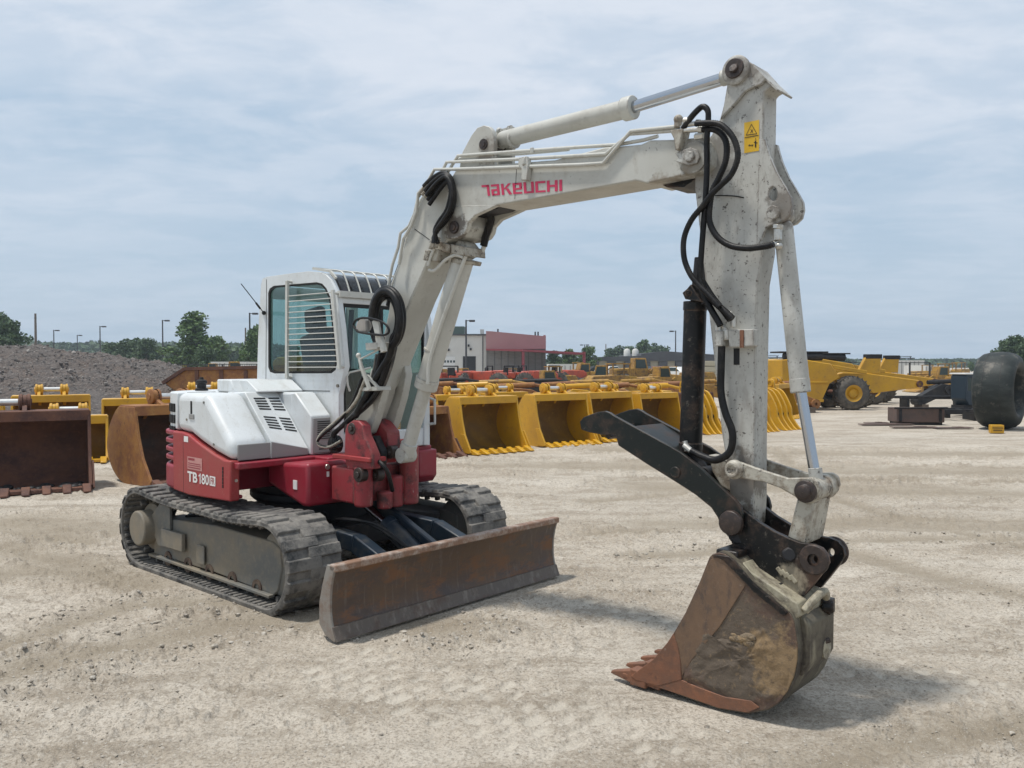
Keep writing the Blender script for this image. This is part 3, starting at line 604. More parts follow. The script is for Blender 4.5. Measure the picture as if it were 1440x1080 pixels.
# side window guard
mb = MB(); tg = TN - .045
a, b = P3(404, 395, tg), P3(403.5, 532, tg); mb.bar(a, b, .03, .022, (0, 1, 0)); c, d_ = P3(468, 408, tg), P3(477.5, 519, tg); mb.bar(c, d_, .03, .022, (0, 1, 0))
for k in range(14):
    y0, y1 = 416.5 + k * 7.7, 411 + k * 8.1
    x1 = 466.5 + (y1 - 400) * .082; mb.cyl(P3(404, y0, tg), P3(x1, y1, tg), .0042, seg=8)
for p in ((404, 396), (403.5, 531), (469, 412), (477, 516)):
    q = P3(*p, tg); mb.cyl(q, (q[0], TN, q[2]), .012, seg=10)
W(mb, 'window_guard', 'pipe', cab)
# crease on the cab side, bolt, antenna, handrail
mb = MB(); a, b = T(374, 547, TN), T(375, 393, TN); mb.bar((a[0], TN - .001, a[1]), (b[0], TN - .001, b[1]), .004, .003); mb.bar(P3(373, 548, TN - .001), P3(464, 550, TN - .001), .004, .005)
W(mb, 'panel_seam', 'vent', cab)
mb = MB(); q = P3(475.5, 542.5, TN); mb.cyl(q, (q[0], q[1] - .012, q[2]), .014); W(mb, 'bolt', 'frame', cab)
mb = MB(); mb.tube([P3(371, 440, TN - .1), P3(339, 399, TN - .3)], .004, 6, False); mb.cyl(P3(371, 440, TN - .1), P3(371, 440, TN + .02), .018); mb.cyl(P3(366, 434, TN - .13), P3(360, 426, TN - .15), .009); W(mb, 'antenna', 'vent', cab)
mb = MB(); 
q = lambda y, o: (lambda tz: (SF + o, tz[0], tz[1]))(S(603, y, SF))
mb.tube([q(560, .02), (SF + .09, TF - .02, q(562, 0)[2]), (SF + .09, TF - .02, q(640 - 45, 0)[2]), q(596, .02)], .012, 8, False); W(mb, 'handrail', 'pipe', cab)
mb = MB(); tt = TN + .02; pts = []
for x, y in ((521, 517), (491, 524), (488, 529), (489, 541), (492, 550)):
    tz = S(x, y, SF + .06); pts.append((SF + .06, tz[0], tz[1]))
mb.tube(pts, .009, 8, False)
W(mb, 'handrail', 'pipe', cab)
mb = MB(); mb.bar((fa.x, TF - .06, 1.0), (hs, TF - .03, hz), .05, .05); W(mb, 'front_pillar', 'white', cab, bevel=.01)
mb = MB(); mb.bar((fa.x - .01, TN + .03, 1.0), (hs - .01, TN + .03, hz), .05, .05); W(mb, 'front_pillar', 'white', cab, bevel=.01)
# interior
mb = MB(); mb.bb(-.55, -.1, .22, .68, 1.45, 1.58); mb.bar((-.5, .45, 1.5), (-.62, .45, 2.05), .46, .12, (0, 1, 0)); mb.bar((-.62, .45, 2.05), (-.65, .45, 2.28), .26, .1, (0, 1, 0))
W(mb, 'seat', 'seat', cab, bevel=.04, seg=3)
mb = MB(); mb.bb(-.55, .05, .06, .18, 1.3, 1.62); mb.bb(-.55, .05, .7, .82, 1.3, 1.62); mb.cyl((.0, .12, 1.6), (.06, .14, 1.82), .02); mb.cyl((.0, .76, 1.6), (.06, .74, 1.82), .02); mb.bb(.2, .4, .1, .2, 1.2, 1.7); W(mb, 'control_console', 'seat', cab, bevel=.02)
mb = MB(); mb.bb(-.8, SF - .05, TN + .06, TF - .06, 1.01, 1.06); mb.bb(-.8, -.75, TN + .06, TF - .06, 1.5, 1.62); mb.bar((hs - .05, .1, hz - .1), (.3, .12, 1.5), .03, .03); W(mb, 'cab_floor', 'seat', cab)
mb = MB()
for a, b in (((.28, .3, 1.05), (.3, .32, 1.62)), ((.28, .55, 1.05), (.3, .53, 1.62))): mb.cyl(a, b, .014)
W(mb, 'travel_lever', 'vent', cab)
# ---- swing bracket (red)
mb = MB()
def col(x, y0, y1, t, r):
    a = P3(x, y0, t); b = P3(x, y1, t); mb.cyl((a[0], t, min(a[2], b[2])), (a[0], t, max(a[2], b[2])), r, seg=20)
mb.bb(.80, 1.08, -.42, .10, .69, .96)
for (x, y0, y1, t, r) in ((511, 655, 712, -.36, .07), (541, 690, 715, -.17, .06), (556, 668, 712, -.06, .06), (575, 625, 708, .06, .075)): col(x, y0, y1, t, r)
SW = W(mb, 'swing_bracket', 'red_worn', bevel=.018, seg=3)
mb = MB(); mb.px([(484, 640), (485, 606), (488, 597), (496, 591), (504, 592), (510, 598), (512, 612), (518, 625), (524, 640), (524, 660), (488, 660)], -.42, -.42, -.345); W(mb, 'bracket_ear', 'red_worn', SW, bevel=.008)
mb = MB(); mb.px([(527, 640), (526, 620), (533, 603), (536, 588), (545, 592), (557, 606), (560, 640), (552, 650), (532, 650)], -.14, -.22, -.10); W(mb, 'bracket_ear', 'red_worn', SW, bevel=.012)
mb = MB(); mb.px([(563, 622), (566, 617), (580, 617), (583, 640), (583, 706), (563, 706)], .10, .05, .13); W(mb, 'bracket_ear', 'red_worn', SW, bevel=.01)
mb = MB(); a = P3(470, 640, -.42); b = P3(520, 638, -.42); mb.bb(a[0], b[0] + .02, -.44, -.28, a[2] - .022, a[2] + .012); W(mb, 'bracket_shelf', 'red_sun', SW, bevel=.006)
mb = MB()
for x, y, t, r in ((494, 603, -.425, .045), (532, 642, -.225, .045), (547, 636, -.225, .05), (503, 668, -.44, .055), (527, 668, -.30, .05)):
    mb = MB(); q = P3(x, y, t); mb.cyl(q, (q[0], t + .06, q[2]), r, seg=18); mb.cyl((q[0], t - .015, q[2]), q, r * .5, seg=6); W(mb, 'bracket_pin', 'pin', SW, bevel=.004)

mb = MB(); mb.px([(520, 618), (530, 612), (541, 636), (539, 656), (530, 664), (521, 660)], -.27, -.30, -.235); W(mb, 'shadow_gap_filler', 'dark', SW, bevel=.01)  # dark filler block added for the shadow gap and grease between the ears
mb = MB(); mb.tube([P3(520, 640, -.3), P3(534, 650, -.36), P3(545, 664, -.34), P3(552, 690, -.25)], .016); W(mb, 'hose', 'hose')
# ---- lower boom
BN, BF = -.285, -.035
lb = [(606, 236), (634, 240), (650, 262), (655, 300), (652, 322), (646, 332), (634, 336), (622, 338), (604, 362), (594, 385), (577, 423), (563, 459), (552, 486), (538, 522), (533, 545), (528, 548), (521, 545), (530, 520), (540, 492), (549, 440), (551, 404), (561, 368), (576, 326), (588, 290), (596, 258)]
mb = MB(); mb.px([(602, 262), (612, 246), (630, 250), (646, 275), (652, 300), (654, 318), (648, 332), (630, 338), (604, 362), (594, 385), (577, 423), (563, 459), (552, 486), (538, 522), (532, 545), (516, 548), (524, 530), (533, 500), (546, 440), (551, 404), (561, 368), (576, 326), (588, 290)], BN, BN, BF)
LB = W(mb, 'lower_boom', 'boom', bevel=.012)
for t0, t1 in ((BN - .01, BN + .06), (BF - .06, BF + .01)):
    mb = MB(); mb.px([(523, 520), (540, 508), (543, 528), (537, 560), (528, 592), (521, 609), (512, 614), (500, 612), (497, 600), (503, 588), (512, 560)], BN, t0, t1); W(mb, 'boom_foot', 'boom', LB, bevel=.006)
mb = MB(); mb.px([(524, 530), (537, 524), (530, 556), (518, 590), (506, 590), (512, 560)], BN, BN + .08, BF - .08); W(mb, 'foot_web', 'boom', LB)
mb = MB(); q = P3(506, 601, BN); mb.cyl((q[0], BN - .12, q[2]), (q[0], BF + .1, q[2]), .035); W(mb, 'foot_pin', 'pin', LB)
mb = MB(); a, b = P3(583, 322, BN), P3(604, 337, BN); mb.bar((a[0], BN - .001, a[2]), (b[0], BN - .001, b[2]), .003, .004); W(mb, 'panel_seam', 'vent', LB)

# ---- upper boom
UN, UF = -.305, -.03
ub = [(641, 239), (655, 234), (700, 231), (780, 225), (850, 207), (878, 205), (901, 203), (914, 197), (951, 196), (985, 193), (996, 200), (1001, 215), (999, 232), (990, 241), (977, 244), (946, 250), (909, 258), (894, 254), (800, 271), (725, 284), (690, 290), (668, 294), (652, 296), (636, 296), (628, 280), (628, 260)]
mb = MB(); mb.px(ub, UN, UN, UF)
UB = W(mb, 'upper_boom', 'boom', bevel=.008)
hg = [(634, 290), (700, 288), (690, 293), (668, 303), (659, 313), (657, 322), (652, 330), (643, 335), (630, 336), (622, 331), (621, 316), (627, 306)]
for t0, t1 in ((UN - .004, UN + .035), (UF - .035, UF + .004)):
    mb = MB(); mb.px(hg, UN, t0, t1); W(mb, 'hinge_plate', 'boom', UB, bevel=.004)
mb = MB(); q = P3(640, 320, UN); mb.cyl((q[0], UN - .02, q[2]), (q[0], UF + .02, q[2]), .042); mb.cyl((q[0], UN - .028, q[2]), (q[0], UF + .02, q[2]), .024); W(mb, 'hinge_pin', 'pin', UB, bevel=.004)
mb = MB(); mb.px([(640, 303), (690, 292), (700, 286), (650, 290)], UN, UN + .06, UF - .06); W(mb, 'hinge_web', 'dark', UB)
# underside cable guard strip, weld seam
mb = MB(); mb.px([(890, 251), (896, 256), (938, 257), (975, 247), (979, 243), (905, 254)], UN, UN + .0 + .004, UF - .0 - .004) if 0 else mb.px([(930, 259), (938, 263.5), (962, 263), (981, 250), (976, 246), (950, 252)], UN + .1, UN + .1, UF + .05); W(mb, 'wear_pad', 'black', UB)
mb = MB(); a, b = P3(726.5, 238, UN), P3(724, 280, UN); mb.bar((a[0], UN - .0004, a[2]), (b[0], UN - .0004, b[2]), .002, .003); W(mb, 'panel_seam', 'vent', UB)
# lettering as strokes on a 1-high grid
def letter_strokes():
    S_ = []; w = .19; x = 0
    def rect(x0, y0, x1, y1): S_.append([(x0, y0), (x1, y0), (x1, y1), (x0, y1)])
    def T_(x): rect(x, .81, x + .36, 1); rect(x + .38, 0, x + .38 + w, 1); rect(x + .33, .81, x + .57, 1); return x + .70
    def a_(x): rect(x, .81, x + .62, 1); rect(x + .43, 0, x + .62, .81); rect(x, .40, x + .43, .57); rect(x, 0, x + w, .40); rect(x + w, 0, x + .43, .17); return x + .76
    def K_(x):
        rect(x, 0, x + w, 1); S_.append([(x + w, .44), (x + w + .03, .60), (x + .52, 1), (x + .74, 1), (x + .36, .56)]); S_.append([(x + .30, .56), (x + .52, .56), (x + .78, 0), (x + .54, 0)]); return x + .84
    def e_(x): rect(x, 0, x + w, 1); rect(x + w, .81, x + .66, 1); rect(x + .47, .53, x + .66, .81); rect(x + w, .38, x + .66, .53); rect(x + w, 0, x + .66, .17); return x + .78
    def U_(x): rect(x, .0, x + w, 1); rect(x + w, 0, x + .56, .17); rect(x + .53, .0, x + .72, 1); return x + .82
    def C_(x): rect(x, 0, x + w, 1); rect(x + w, .81, x + .7, 1); rect(x + w, 0, x + .7, .17); return x + .79
    def H_(x): rect(x, 0, x + w, 1); rect(x + w, .42, x + .53, .6); rect(x + .53, 0, x + .72, 1); return x + .83
    def I_(x): rect(x, 0, x + w, 1); return x + w
    for f in (T_, a_, K_, e_, U_, C_, H_, I_): x = f(x)
    return S_, x
st_, wid = letter_strokes()
f = quad_map(((683, 276.5), (790.5, 269.5), (790.5, 252.5), (675, 260.5)), UN - .0025)
f = quad_map(((679, 276), (790.5, 268.5), (790.5, 252.5), (677, 260.5)), UN - .0025)
mb = MB()
for q in st_: mb.add([f(p[0] / wid, p[1]) for p in q], [tuple(range(len(q)))])
W(mb, 'boom_lettering', 'decal_red', UB)
# cylinder ears on top
ear = [(646, 236), (650, 214), (663, 190), (671, 179.5), (680, 176), (688, 178), (693, 184), (695, 200), (694, 236)]
for t0, t1 in ((-.275, -.24), (-.10, -.065)):
    mb = MB(); mb.px(ear, -.275, t0, t1); W(mb, 'cylinder_ear', 'boom', UB, bevel=.005)
mb = MB(); q = P3(680.5, 203, -.275); mb.cyl((q[0], -.285, q[2]), (q[0], -.06, q[2]), .035); mb.cyl((q[0], -.29, q[2]), (q[0], -.28, q[2]), .02); W(mb, 'ear_pin', 'pin', UB)
PE = (q[0], -.17, q[2])
# boom end pin with locking plate
mb = MB(); q = P3(975, 222, UN); mb.lathe((q[0], UN, q[2]), (0, -1, 0), [(0, .085), (.012, .085), (.016, .07), (.016, .001)], 28); W(mb, 'end_boss', 'boom', UB)
mb = MB(); mb.px([(953, 217), (963, 213), (975, 209), (984, 212), (988, 222), (984, 231), (973, 234), (955, 229), (958, 223)], UN, UN - .032, UN - .017); mb.cyl((q[0], UN - .05, q[2]), (q[0], UN - .03, q[2]), .03, seg=6); W(mb, 'pin_lock', 'arm', UB, bevel=.003)

# ---- hydraulic cylinders
def cylinder(name, a, b, c, r, rr, m='boom', collar=1.25, eye=.06, eyew=.1, rod='chrome'):
    # a: base pin, b: end of barrel, c: rod pin
    a, b, c = Vector(a), Vector(b), Vector(c); mb = MB(); d = (b - a).normalized()
    mb.cyl((a[0], a[1] - eyew / 2, a[2]), (a[0], a[1] + eyew / 2, a[2]), eye, seg=24)
    mb.lathe(a, d, [(eye * .6, r * .7), (eye * 1.1, r * .97), (eye * 1.3, r), ((b - a).length - .07, r), ((b - a).length - .068, r * collar), ((b - a).length - .004, r * collar), ((b - a).length, r * collar * .93), ((b - a).length, rr)], 28)
    o = W(mb, name, m, bevel=.003)
    mb = MB(); mb.cyl(b - d * .02, c - d * .02, rr, seg=20); W(mb, 'cylinder_rod', rod, o)
    mb = MB(); mb.cyl((c[0], c[1] - eyew / 2, c[2]), (c[0], c[1] + eyew / 2, c[2]), eye * .95, seg=24); mb.cyl(c - d * .1, c, rr * 1.25, seg=18); W(mb, 'rod_eye', m, o, bevel=.003)
    return o
CT = -.165
ac = cylinder('hydraulic_cylinder', PE[:1] + (CT,) + P3(681, 203, CT)[2:], P3(892, 150.5, CT), P3(1040, 104, CT), .055, .034)
mb = MB(); q = Vector(P3(724, 186, CT)); mb.bar(P3(703, 185, CT), P3(722, 180, CT), .03, .02); mb.cyl(P3(717, 178, CT), P3(719, 188, CT), .022, seg=10); mb.sphere(P3(702, 184, CT), .022); W(mb, 'port_fitting', 'arm', ac, bevel=.003)
mb = MB(); d = Vector(P3(725, 195, CT)) - Vector(P3(720, 196, CT)); mb.cyl(P3(721, 196.5, CT), P3(724, 195.7, CT), .060); W(mb, 'clamp_band', 'boom', ac)
lc_a = P3(566, 640, -.16); 
lc = cylinder('hydraulic_cylinder', P3(655, 352, -.16), P3(598, 546, -.16), P3(571, 640, -.16), .078, .050, rod='boom', collar=1.1, eye=.06, eyew=.12)
lc['label'] = 'thick boom cylinder in front of the lower boom'
mb = MB(); a = Vector(P3(612, 492, -.16)); d = (Vector(P3(598, 546, -.16)) - a).normalized(); mb.cyl(a, a + d * .012, .0815, seg=28); mb.cyl(a + d * .22, a + d * .25, .087, seg=28); W(mb, 'clamp_band', 'boom', lc)
mb = MB(); mb.tube([P3(601, 540, -.16 - .09), P3(606, 500, -.25), P3(640, 400, -.24), P3(655, 360, -.24)], .013); W(mb, 'cylinder_pipe', 'pipe', lc)
# valve block between boom and cylinder head
mb = MB(); mb.px([(616, 338), (634, 344), (634, 356), (612, 350)], -.27, -.29, -.17); mb.px([(634, 343), (655, 347), (656, 360), (636, 357)], -.25, -.27, -.06); mb.px([(611, 350), (621, 352), (617, 369), (608, 368)], -.29, -.31, -.2)
mb.px([(640, 362), (657, 366), (655, 372), (640, 370)], -.2, -.24, -.05)
W(mb, 'valve_block', 'link', LB, bevel=.006)
mb = MB()
mb.tube([P3(618, 338, -.32), P3(612, 346, -.32), P3(604, 365, -.32), P3(602, 374, -.32)], .012, 8, False)
mb.tube([P3(603, 380, -.3), P3(612, 380, -.29), P3(626, 366, -.27), P3(640, 359, -.26), P3(652, 362, -.25)], .012)
mb.tube([P3(657, 359, -.1), P3(670, 359, -.08), P3(677, 355, -.08), P3(681, 346, -.08)], .016)
mb.tube([P3(664, 342, -.1), P3(672, 352, -.08)], .016, 8, False)
W(mb, 'steel_pipe', 'pipe', LB)
mb = MB(); mb.tube([P3(680, 346, -.08), P3(684, 330, -.08), P3(690, 312, -.08), P3(688, 300, -.1)], .026); W(mb, 'hose', 'hose', LB)

# ---- arm
AN, AF = -.24, -.09
ap = [(1044, 84.5), (1054, 87), (1061, 92), (1077, 111), (1086, 121), (1078, 126), (1074.5, 130), (1073.5, 200), (1073, 230), (1072, 330), (1073, 352), (1065, 400), (1063, 490), (1062, 560), (1061, 632), (1061, 700), (1059, 740), (1040, 745), (1030, 720), (1026, 693), (1025, 672), (1020, 641), (1015, 611), (1004, 506), (997, 443), (984, 327), (977, 266), (977, 235), (988, 205), (1000, 190), (1012, 167), (1018, 147), (1022.5, 121), (1024, 100), (1030, 89), (1037, 85)]
mb = MB(); mb.px(ap, AN, AN, AF)
ARM = W(mb, 'arm', 'arm', bevel=.007)
mb = MB(); mb.px([(1060, 90), (1078, 110), (1096, 126.5), (1094, 129), (1076, 113), (1059, 93)], AN, AN - .01, AF + .01); W(mb, 'top_flange', 'arm', ARM, bevel=.002)
mb = MB(); mb.px([(1024, 100), (1030, 89), (1037, 85), (1044, 84.5), (1054, 87), (1061, 92), (1077, 110), (1070, 119), (1058, 123), (1048, 128), (1037, 142), (1020, 160), (1013, 168), (1018, 147), (1022.5, 121)], AN - .02, AN - .022, AN - .001); W(mb, 'doubler_plate', 'arm', ARM, bevel=.004)
mb = MB(); q = P3(1039, 101, AN); mb.lathe((q[0], AN - .02, q[2]), (0, -1, 0), [(0, .075), (.02, .075), (.028, .062), (.028, .001)], 28); W(mb, 'pin_boss', 'arm', ARM, bevel=.002)
mb = MB(); mb.cyl((q[0], AN - .056, q[2] + .006), (q[0], AF + .04, q[2]), .052, seg=26); mb.cyl((q[0], AN - .066, q[2] + .006), (q[0], AN - .05, q[2]), .026, seg=6); W(mb, 'arm_pin', 'pin', ARM, bevel=.004)
earp = [(1068, 196), (1076, 196), (1079, 208), (1083, 221), (1093, 244), (1105, 264), (1112.6, 278), (1114, 290), (1111, 302), (1103, 310), (1091, 314.5), (1077.5, 319), (1072, 334), (1064, 350)]
oval = [(1087.4 + 6.5 * math.cos(a * math.pi / 8), 272.6 + 10.5 * math.sin(a * math.pi / 8)) for a in range(16)]
for t0, t1 in ((AN - .0035, AN + .02), (AF - .012, AF + .012)):
    mb = MB(); mb.px(earp, AN, t0, t1, [oval]); W(mb, 'cylinder_ear', 'arm', ARM, bevel=.003)
mb = MB(); q = P3(1091, 300, AN); mb.cyl((q[0], AN - .03, q[2]), (q[0], AF + .03, q[2]), .024); mb.cyl((q[0], AN - .04, q[2]), (q[0], AN - .02, q[2]), .036, seg=8); W(mb, 'ear_pin', 'arm', ARM, bevel=.003)
BP = (q[0], (AN + AF) / 2, q[2])
# arm seams and valve
mb = MB(); mb.bar(P3(1066, 287, AN - .001), P3(1065, 320, AN - .001), .003, .004); mb.tube([P3(1005, 275, AN - .012), P3(1030, 275.5, AN - .006), P3(1046, 278, AN - .002)], .003, 6); W(mb, 'panel_seam', 'vent', ARM)
f = quad_map(((1047.5, 215.5), (1069, 212), (1069, 168.5), (1047.5, 172.5)), AN - .0125)
f = quad_map(((1046.5, 215.5), (1067.5, 212), (1067.5, 168.5), (1046.5, 172.5)), AN - .002)
mb = MB(); mb.add([f(0, 0), f(1, 0), f(1, 1), f(0, 1)], [(0, 1, 2, 3)]); WL = W(mb, 'warning_label', 'decal_yellow', ARM)
mb = MB()
def ln(a, b, w=.035):
    a, b = Vector((*a, 0)), Vector((*b, 0)); d = (b - a); n = Vector((-d.y, d.x, 0)).normalized() * w
    mb.add([f(p.x, p.y, -.0015) for p in (a + n, b + n, b - n, a - n)], [(0, 1, 2, 3)])
for a, b in (((.14, .58), (.86, .56)), ((.86, .56), (.5, .90)), ((.5, .90), (.14, .58)), ((.42, .62), (.6, .72)), ((.6, .62), (.45, .74)), ((.04, .5), (.96, .5)), ((.3, .22), (.62, .22)), ((.3, .22), (.38, .26)), ((.62, .22), (.54, .18)), ((.74, .12), (.74, .36)), ((.8, .12), (.8, .36)), ((.66, .3), (.9, .26))): ln(a, b, .013)
ln((.77, .14), (.77, .34), .035); ln((.75, .40), (.80, .40), .02)
W(mb, 'label_print', 'decal_black', WL)
mb = MB(); mb.px([(1009, 465), (1020, 465), (1020, 487), (1010, 487)], AN - .04, AN - .075, AN); mb.px([(1025, 464), (1062, 463), (1062, 487), (1028, 489)], AN - .04, AN - .06, AN); AV = W(mb, 'valve_block', 'arm', ARM, bevel=.005)
mb = MB(); mb.px([(1041, 464), (1046, 464), (1046, 489), (1041, 489)], AN - .062, AN - .068, AN - .058); W(mb, 'rust_patch', 'rust', AV)
mb = MB()
for x, y in ((1013, 458), (1034, 452), (1024, 470)): q = Vector(P3(x, y, AN - .05)); mb.cyl(q - Vector((0.012, 0, .03)), q + Vector((-.012, 0, .025)), .018, seg=6); mb.cyl(q + Vector((-.012, 0, .02)), q + Vector((-.03, 0, .05)), .013, seg=10)
for x, y in ((1012, 455), (1033, 449)): mb.cyl(P3(x, y, AN - .05), P3(x - 6, y - 9, AN - .06), .012, seg=10)
W(mb, 'hose_fitting', 'bright', AV, bevel=.002)
mb = MB(); mb.px([(1032, 490), (1040, 490), (1040, 513), (1032, 513)], AN, AN - .003, AN); W(mb, 'dark_label', 'dark', ARM)

# bucket cylinder
bcx = (AN + AF) / 2
PL = P3(1149, 686, bcx)
bc2 = cylinder('hydraulic_cylinder', BP, P3(1126, 552, bcx), PL, .048, .027, m='arm', collar=1.04, eye=.05, eyew=.09)
mb = MB(); a = P3(1092, 318, AN + .0); mb.cyl(P3(1094, 338, AN - .02), P3(1094, 322, AN - .02), .022, seg=8); mb.cyl(P3(1094, 322, AN - .02), P3(1095, 316, AN - .02), .028, seg=6); mb.cyl(P3(1087, 343, AN - .02), P3(1094, 342, AN - .02), .014, seg=10); mb.sphere(P3(1095, 346, AN - .02), .02)
W(mb, 'port_fitting', 'bright', bc2, bevel=.002)
mb = MB(); mb.cyl(P3(1088, 343.5, AN - .02), P3(1070, 347, AN - .02), .008, seg=8); W(mb, 'cylinder_pipe', 'bright', bc2)

# ---- links
LN, LF = AN - .05, AF + .05
lk = [(1040, 650), (1072, 661.5), (1107, 672.6), (1130, 672), (1141.7, 672), (1150, 677.5), (1153, 690), (1146, 702.5), (1133, 707), (1122, 701), (1097, 686.5), (1072, 677.5), (1043, 673), (1030, 671), (1023, 664), (1024, 653), (1031, 648)]
for t0, t1 in ((LN - .012, LN + .015), (LF - .015, LF + .012)):
    mb = MB(); mb.px(lk, LN - .012, t0, t1); ml = W(mb, 'bucket_lever', 'link', bevel=.005)
    q0, q1 = T(1034, 660, LN - .012), T(1133.5, 691, LN - .012); sg = -1 if t0 < AN else 1; e = t0 if sg < 0 else t1
    mb = MB()
    mb.lathe((q0[0], e, q0[1]), (0, sg, 0), [(0, .05), (.02, .05), (.03, .038), (.045, .038), (.045, .024), (.036, .022), (.036, .012), (.028, .001)], 24)
    W(mb, 'lever_boss', 'link', ml, bevel=.003)
    mb = MB(); mb.lathe((q1[0], e, q1[1]), (0, sg, 0), [(0, .055), (.015, .055), (.02, .034), (.04, .034), (.045, .02), (.045, .001)], 24); W(mb, 'lever_boss', 'pin', ml, bevel=.003)
LQ0, LQ1 = q0, q1
mb = MB(); mb.cyl((q1[0], LN, q1[1]), (q1[0], LF, q1[1]), .055, seg=26); mb.cyl((q1[0], LN, q1[1]), (q1[0], bcx - .05, q1[1]), .062, seg=26); mb.cyl((q1[0], bcx + .05, q1[1]), (q1[0], LF, q1[1]), .062, seg=26)
mb.px([(1121, 700), (1134, 704), (1146, 702), (1134, 766), (1106, 760)], AN - .03, AN - .03, AF + .03)
W(mb, 'bucket_link', 'link', bevel=.01)

# ---- quick coupler (black)
KN, KF = -.31, -.10
cp = [(1016, 733), (1022, 722), (1033, 711), (1046, 718), (1066, 734), (1089, 748), (1111, 758), (1125, 763.5), (1143, 766), (1155, 771), (1163, 781), (1165, 792), (1158, 804), (1144, 822), (1130, 839), (1120, 835), (1087, 820), (1060, 803), (1045, 791), (1032, 772), (1027, 758), (1018, 748)]
eh = [(1145.5 + 4.5 * math.cos(a * math.pi / 6), 787 + 6 * math.sin(a * math.pi / 6)) for a in range(12)]
CPL = None
for t0, t1 in ((KN, KN + .03), (KF + .0, KF + .03)):
    mb = MB(); mb.px(cp, KN, t0, t1, [eh]); o = W(mb, 'coupler_plate' if CPL else 'quick_coupler', 'black', CPL or EX, bevel=.004); CPL = CPL or o
mb = MB(); q = P3(1145, 787, KN); 
for a, b in ((KN - .012, KN), (KF + .03, KF + .042)): mb = MB(); mb.lathe((q[0], a, q[2]), (0, 1, 0), [(0, .030), (0, .070), (b - a, .076), (b - a, .030)], 30); W(mb, 'coupler_boss', 'pin', CPL, bevel=.003)
mb = MB(); mb.lathe((P3(1029, 735, KN)[0], KN - .028, P3(1029, 735, KN)[2]), (0, 1, 0), [(0, .001), (0, .025), (-.01, .03), (-.005, .058), (.028, .062)], 30)
W(mb, 'pivot_boss', 'pin', CPL, bevel=.003)
mb = MB(); mb.px([(1060, 775), (1090, 770), (1122, 782), (1118, 820), (1100, 815), (1070, 800)], KN, KN + .05, KF - .02)
mb.cyl(P3(1110, 780, KN - .012), P3(1110, 780, KN + .02), .04, seg=6); mb.cyl(P3(1038, 752, KN), P3(1038, 752, KF), .05)
W(mb, 'coupler_core', 'dark', CPL, bevel=.01)
f = quad_map(((1092, 812), (1116, 827), (1117, 811), (1093, 797)), KN - .003)
mb = MB(); vs, fs = text_polys('TAG', .03)
# ribbed casting near the base of the coupler
for k in range(4): 
    a, b = f(.0 + k * .26, .95, 0), f(.34 + k * .26, .55, 0); mb.bar(a, b, .02, .014, (0, 1, 0))
W(mb, 'coupler_casting', 'cream', CPL, bevel=.004)

# ---- thumb
TNn, TNf = -.365, -.335
th = [(815, 593), (820, 587), (828, 583.6), (840, 579.5), (850, 578), (857, 580), (864, 585), (910, 610), (955.5, 635), (978, 652), (1011, 682), (1033, 702), (1041, 712), (1044, 724), (1041, 740), (1033, 748), (1021, 748), (1014, 741), (1009, 728), (1000, 714), (978, 696), (955, 681), (910, 653), (869.5, 626.7), (865, 611), (850, 611.5), (844, 611), (828, 608), (817, 604)]
TH = None
for t0, t1 in ((-.345, -.32), (-.02, .005)):
    mb = MB(); mb.px(th, -.345, t0, t1); o = W(mb, 'thumb_plate' if TH else 'thumb', 'thumb', TH or EX, bevel=.004); TH = TH or o
mb = MB(); q = P3(1029, 735, -.345); mb.cyl((q[0], -.32, q[2]), (q[0], -.02, q[2]), .045)
mb.lathe((q[0], -.375, q[2]), (0, 1, 0), [(0, .001), (0, .03), (.008, .062), (.03, .066)], 30)
W(mb, 'thumb_pin', 'pin', TH, bevel=.003)
mb = MB(); mb.px([(905, 600), (912, 597), (960, 628), (985, 655), (980, 660), (950, 640)], -.17, -.32, -.02); mb.px([(868, 600), (872, 597), (880, 612), (875, 616)], -.17, -.32, -.02); W(mb, 'cross_brace', 'thumb', TH, bevel=.004)
mb = MB(); a = P3(950, 664, -.345); mb.cyl((a[0], -.352, a[2]), (a[0], .01, a[2]), .03, seg=20); W(mb, 'brace_boss', 'thumb', TH, bevel=.003)
# thumb cylinder (black) hung on the back of the arm
tc_t = -.165
a, b, c = P3(987, 365, tc_t), P3(973, 425, tc_t), P3(987, 690, tc_t)
mb = MB(); e0 = Vector(P3(978, 424, tc_t)); e1 = Vector(P3(971, 635, tc_t))
mb.cyl(e0, e1, .062, seg=28); mb.cyl(e0, e0 + (e1 - e0).normalized() * .05, .066, seg=28); mb.cyl(e1, e1 + (e0 - e1).normalized() * .05, .066, seg=28)
TC = W(mb, 'hydraulic_cylinder', 'black', bevel=.004, label='glossy black thumb cylinder beside the arm')
mb = MB(); mb.cyl(P3(984, 362, tc_t), e0, .028); q = P3(984, 430, tc_t); mb.px([(978, 365), (987, 362), (996, 380), (997, 425), (985, 430), (970, 425)], -.2, -.2, -.13)
W(mb, 'cylinder_mount', 'dark', TC, bevel=.005)
mb = MB(); mb.cyl(e1, P3(993, 668, tc_t), .035); mb.cyl((P3(995, 668, tc_t)[0], -.22, P3(995, 668, tc_t)[2]), (P3(995, 668, tc_t)[0], -.11, P3(995, 668, tc_t)[2]), .05)
W(mb, 'lower_mount', 'dark', TC, bevel=.005)
mb = MB(); mb.px([(962, 412), (968, 407), (974, 400), (980, 410), (990, 425), (966, 421)], -.24, -.26, -.22); mb.cyl(P3(968, 412, -.27), P3(968, 412, -.2), .016); W(mb, 'hose_clamp', 'black', TC, bevel=.003)
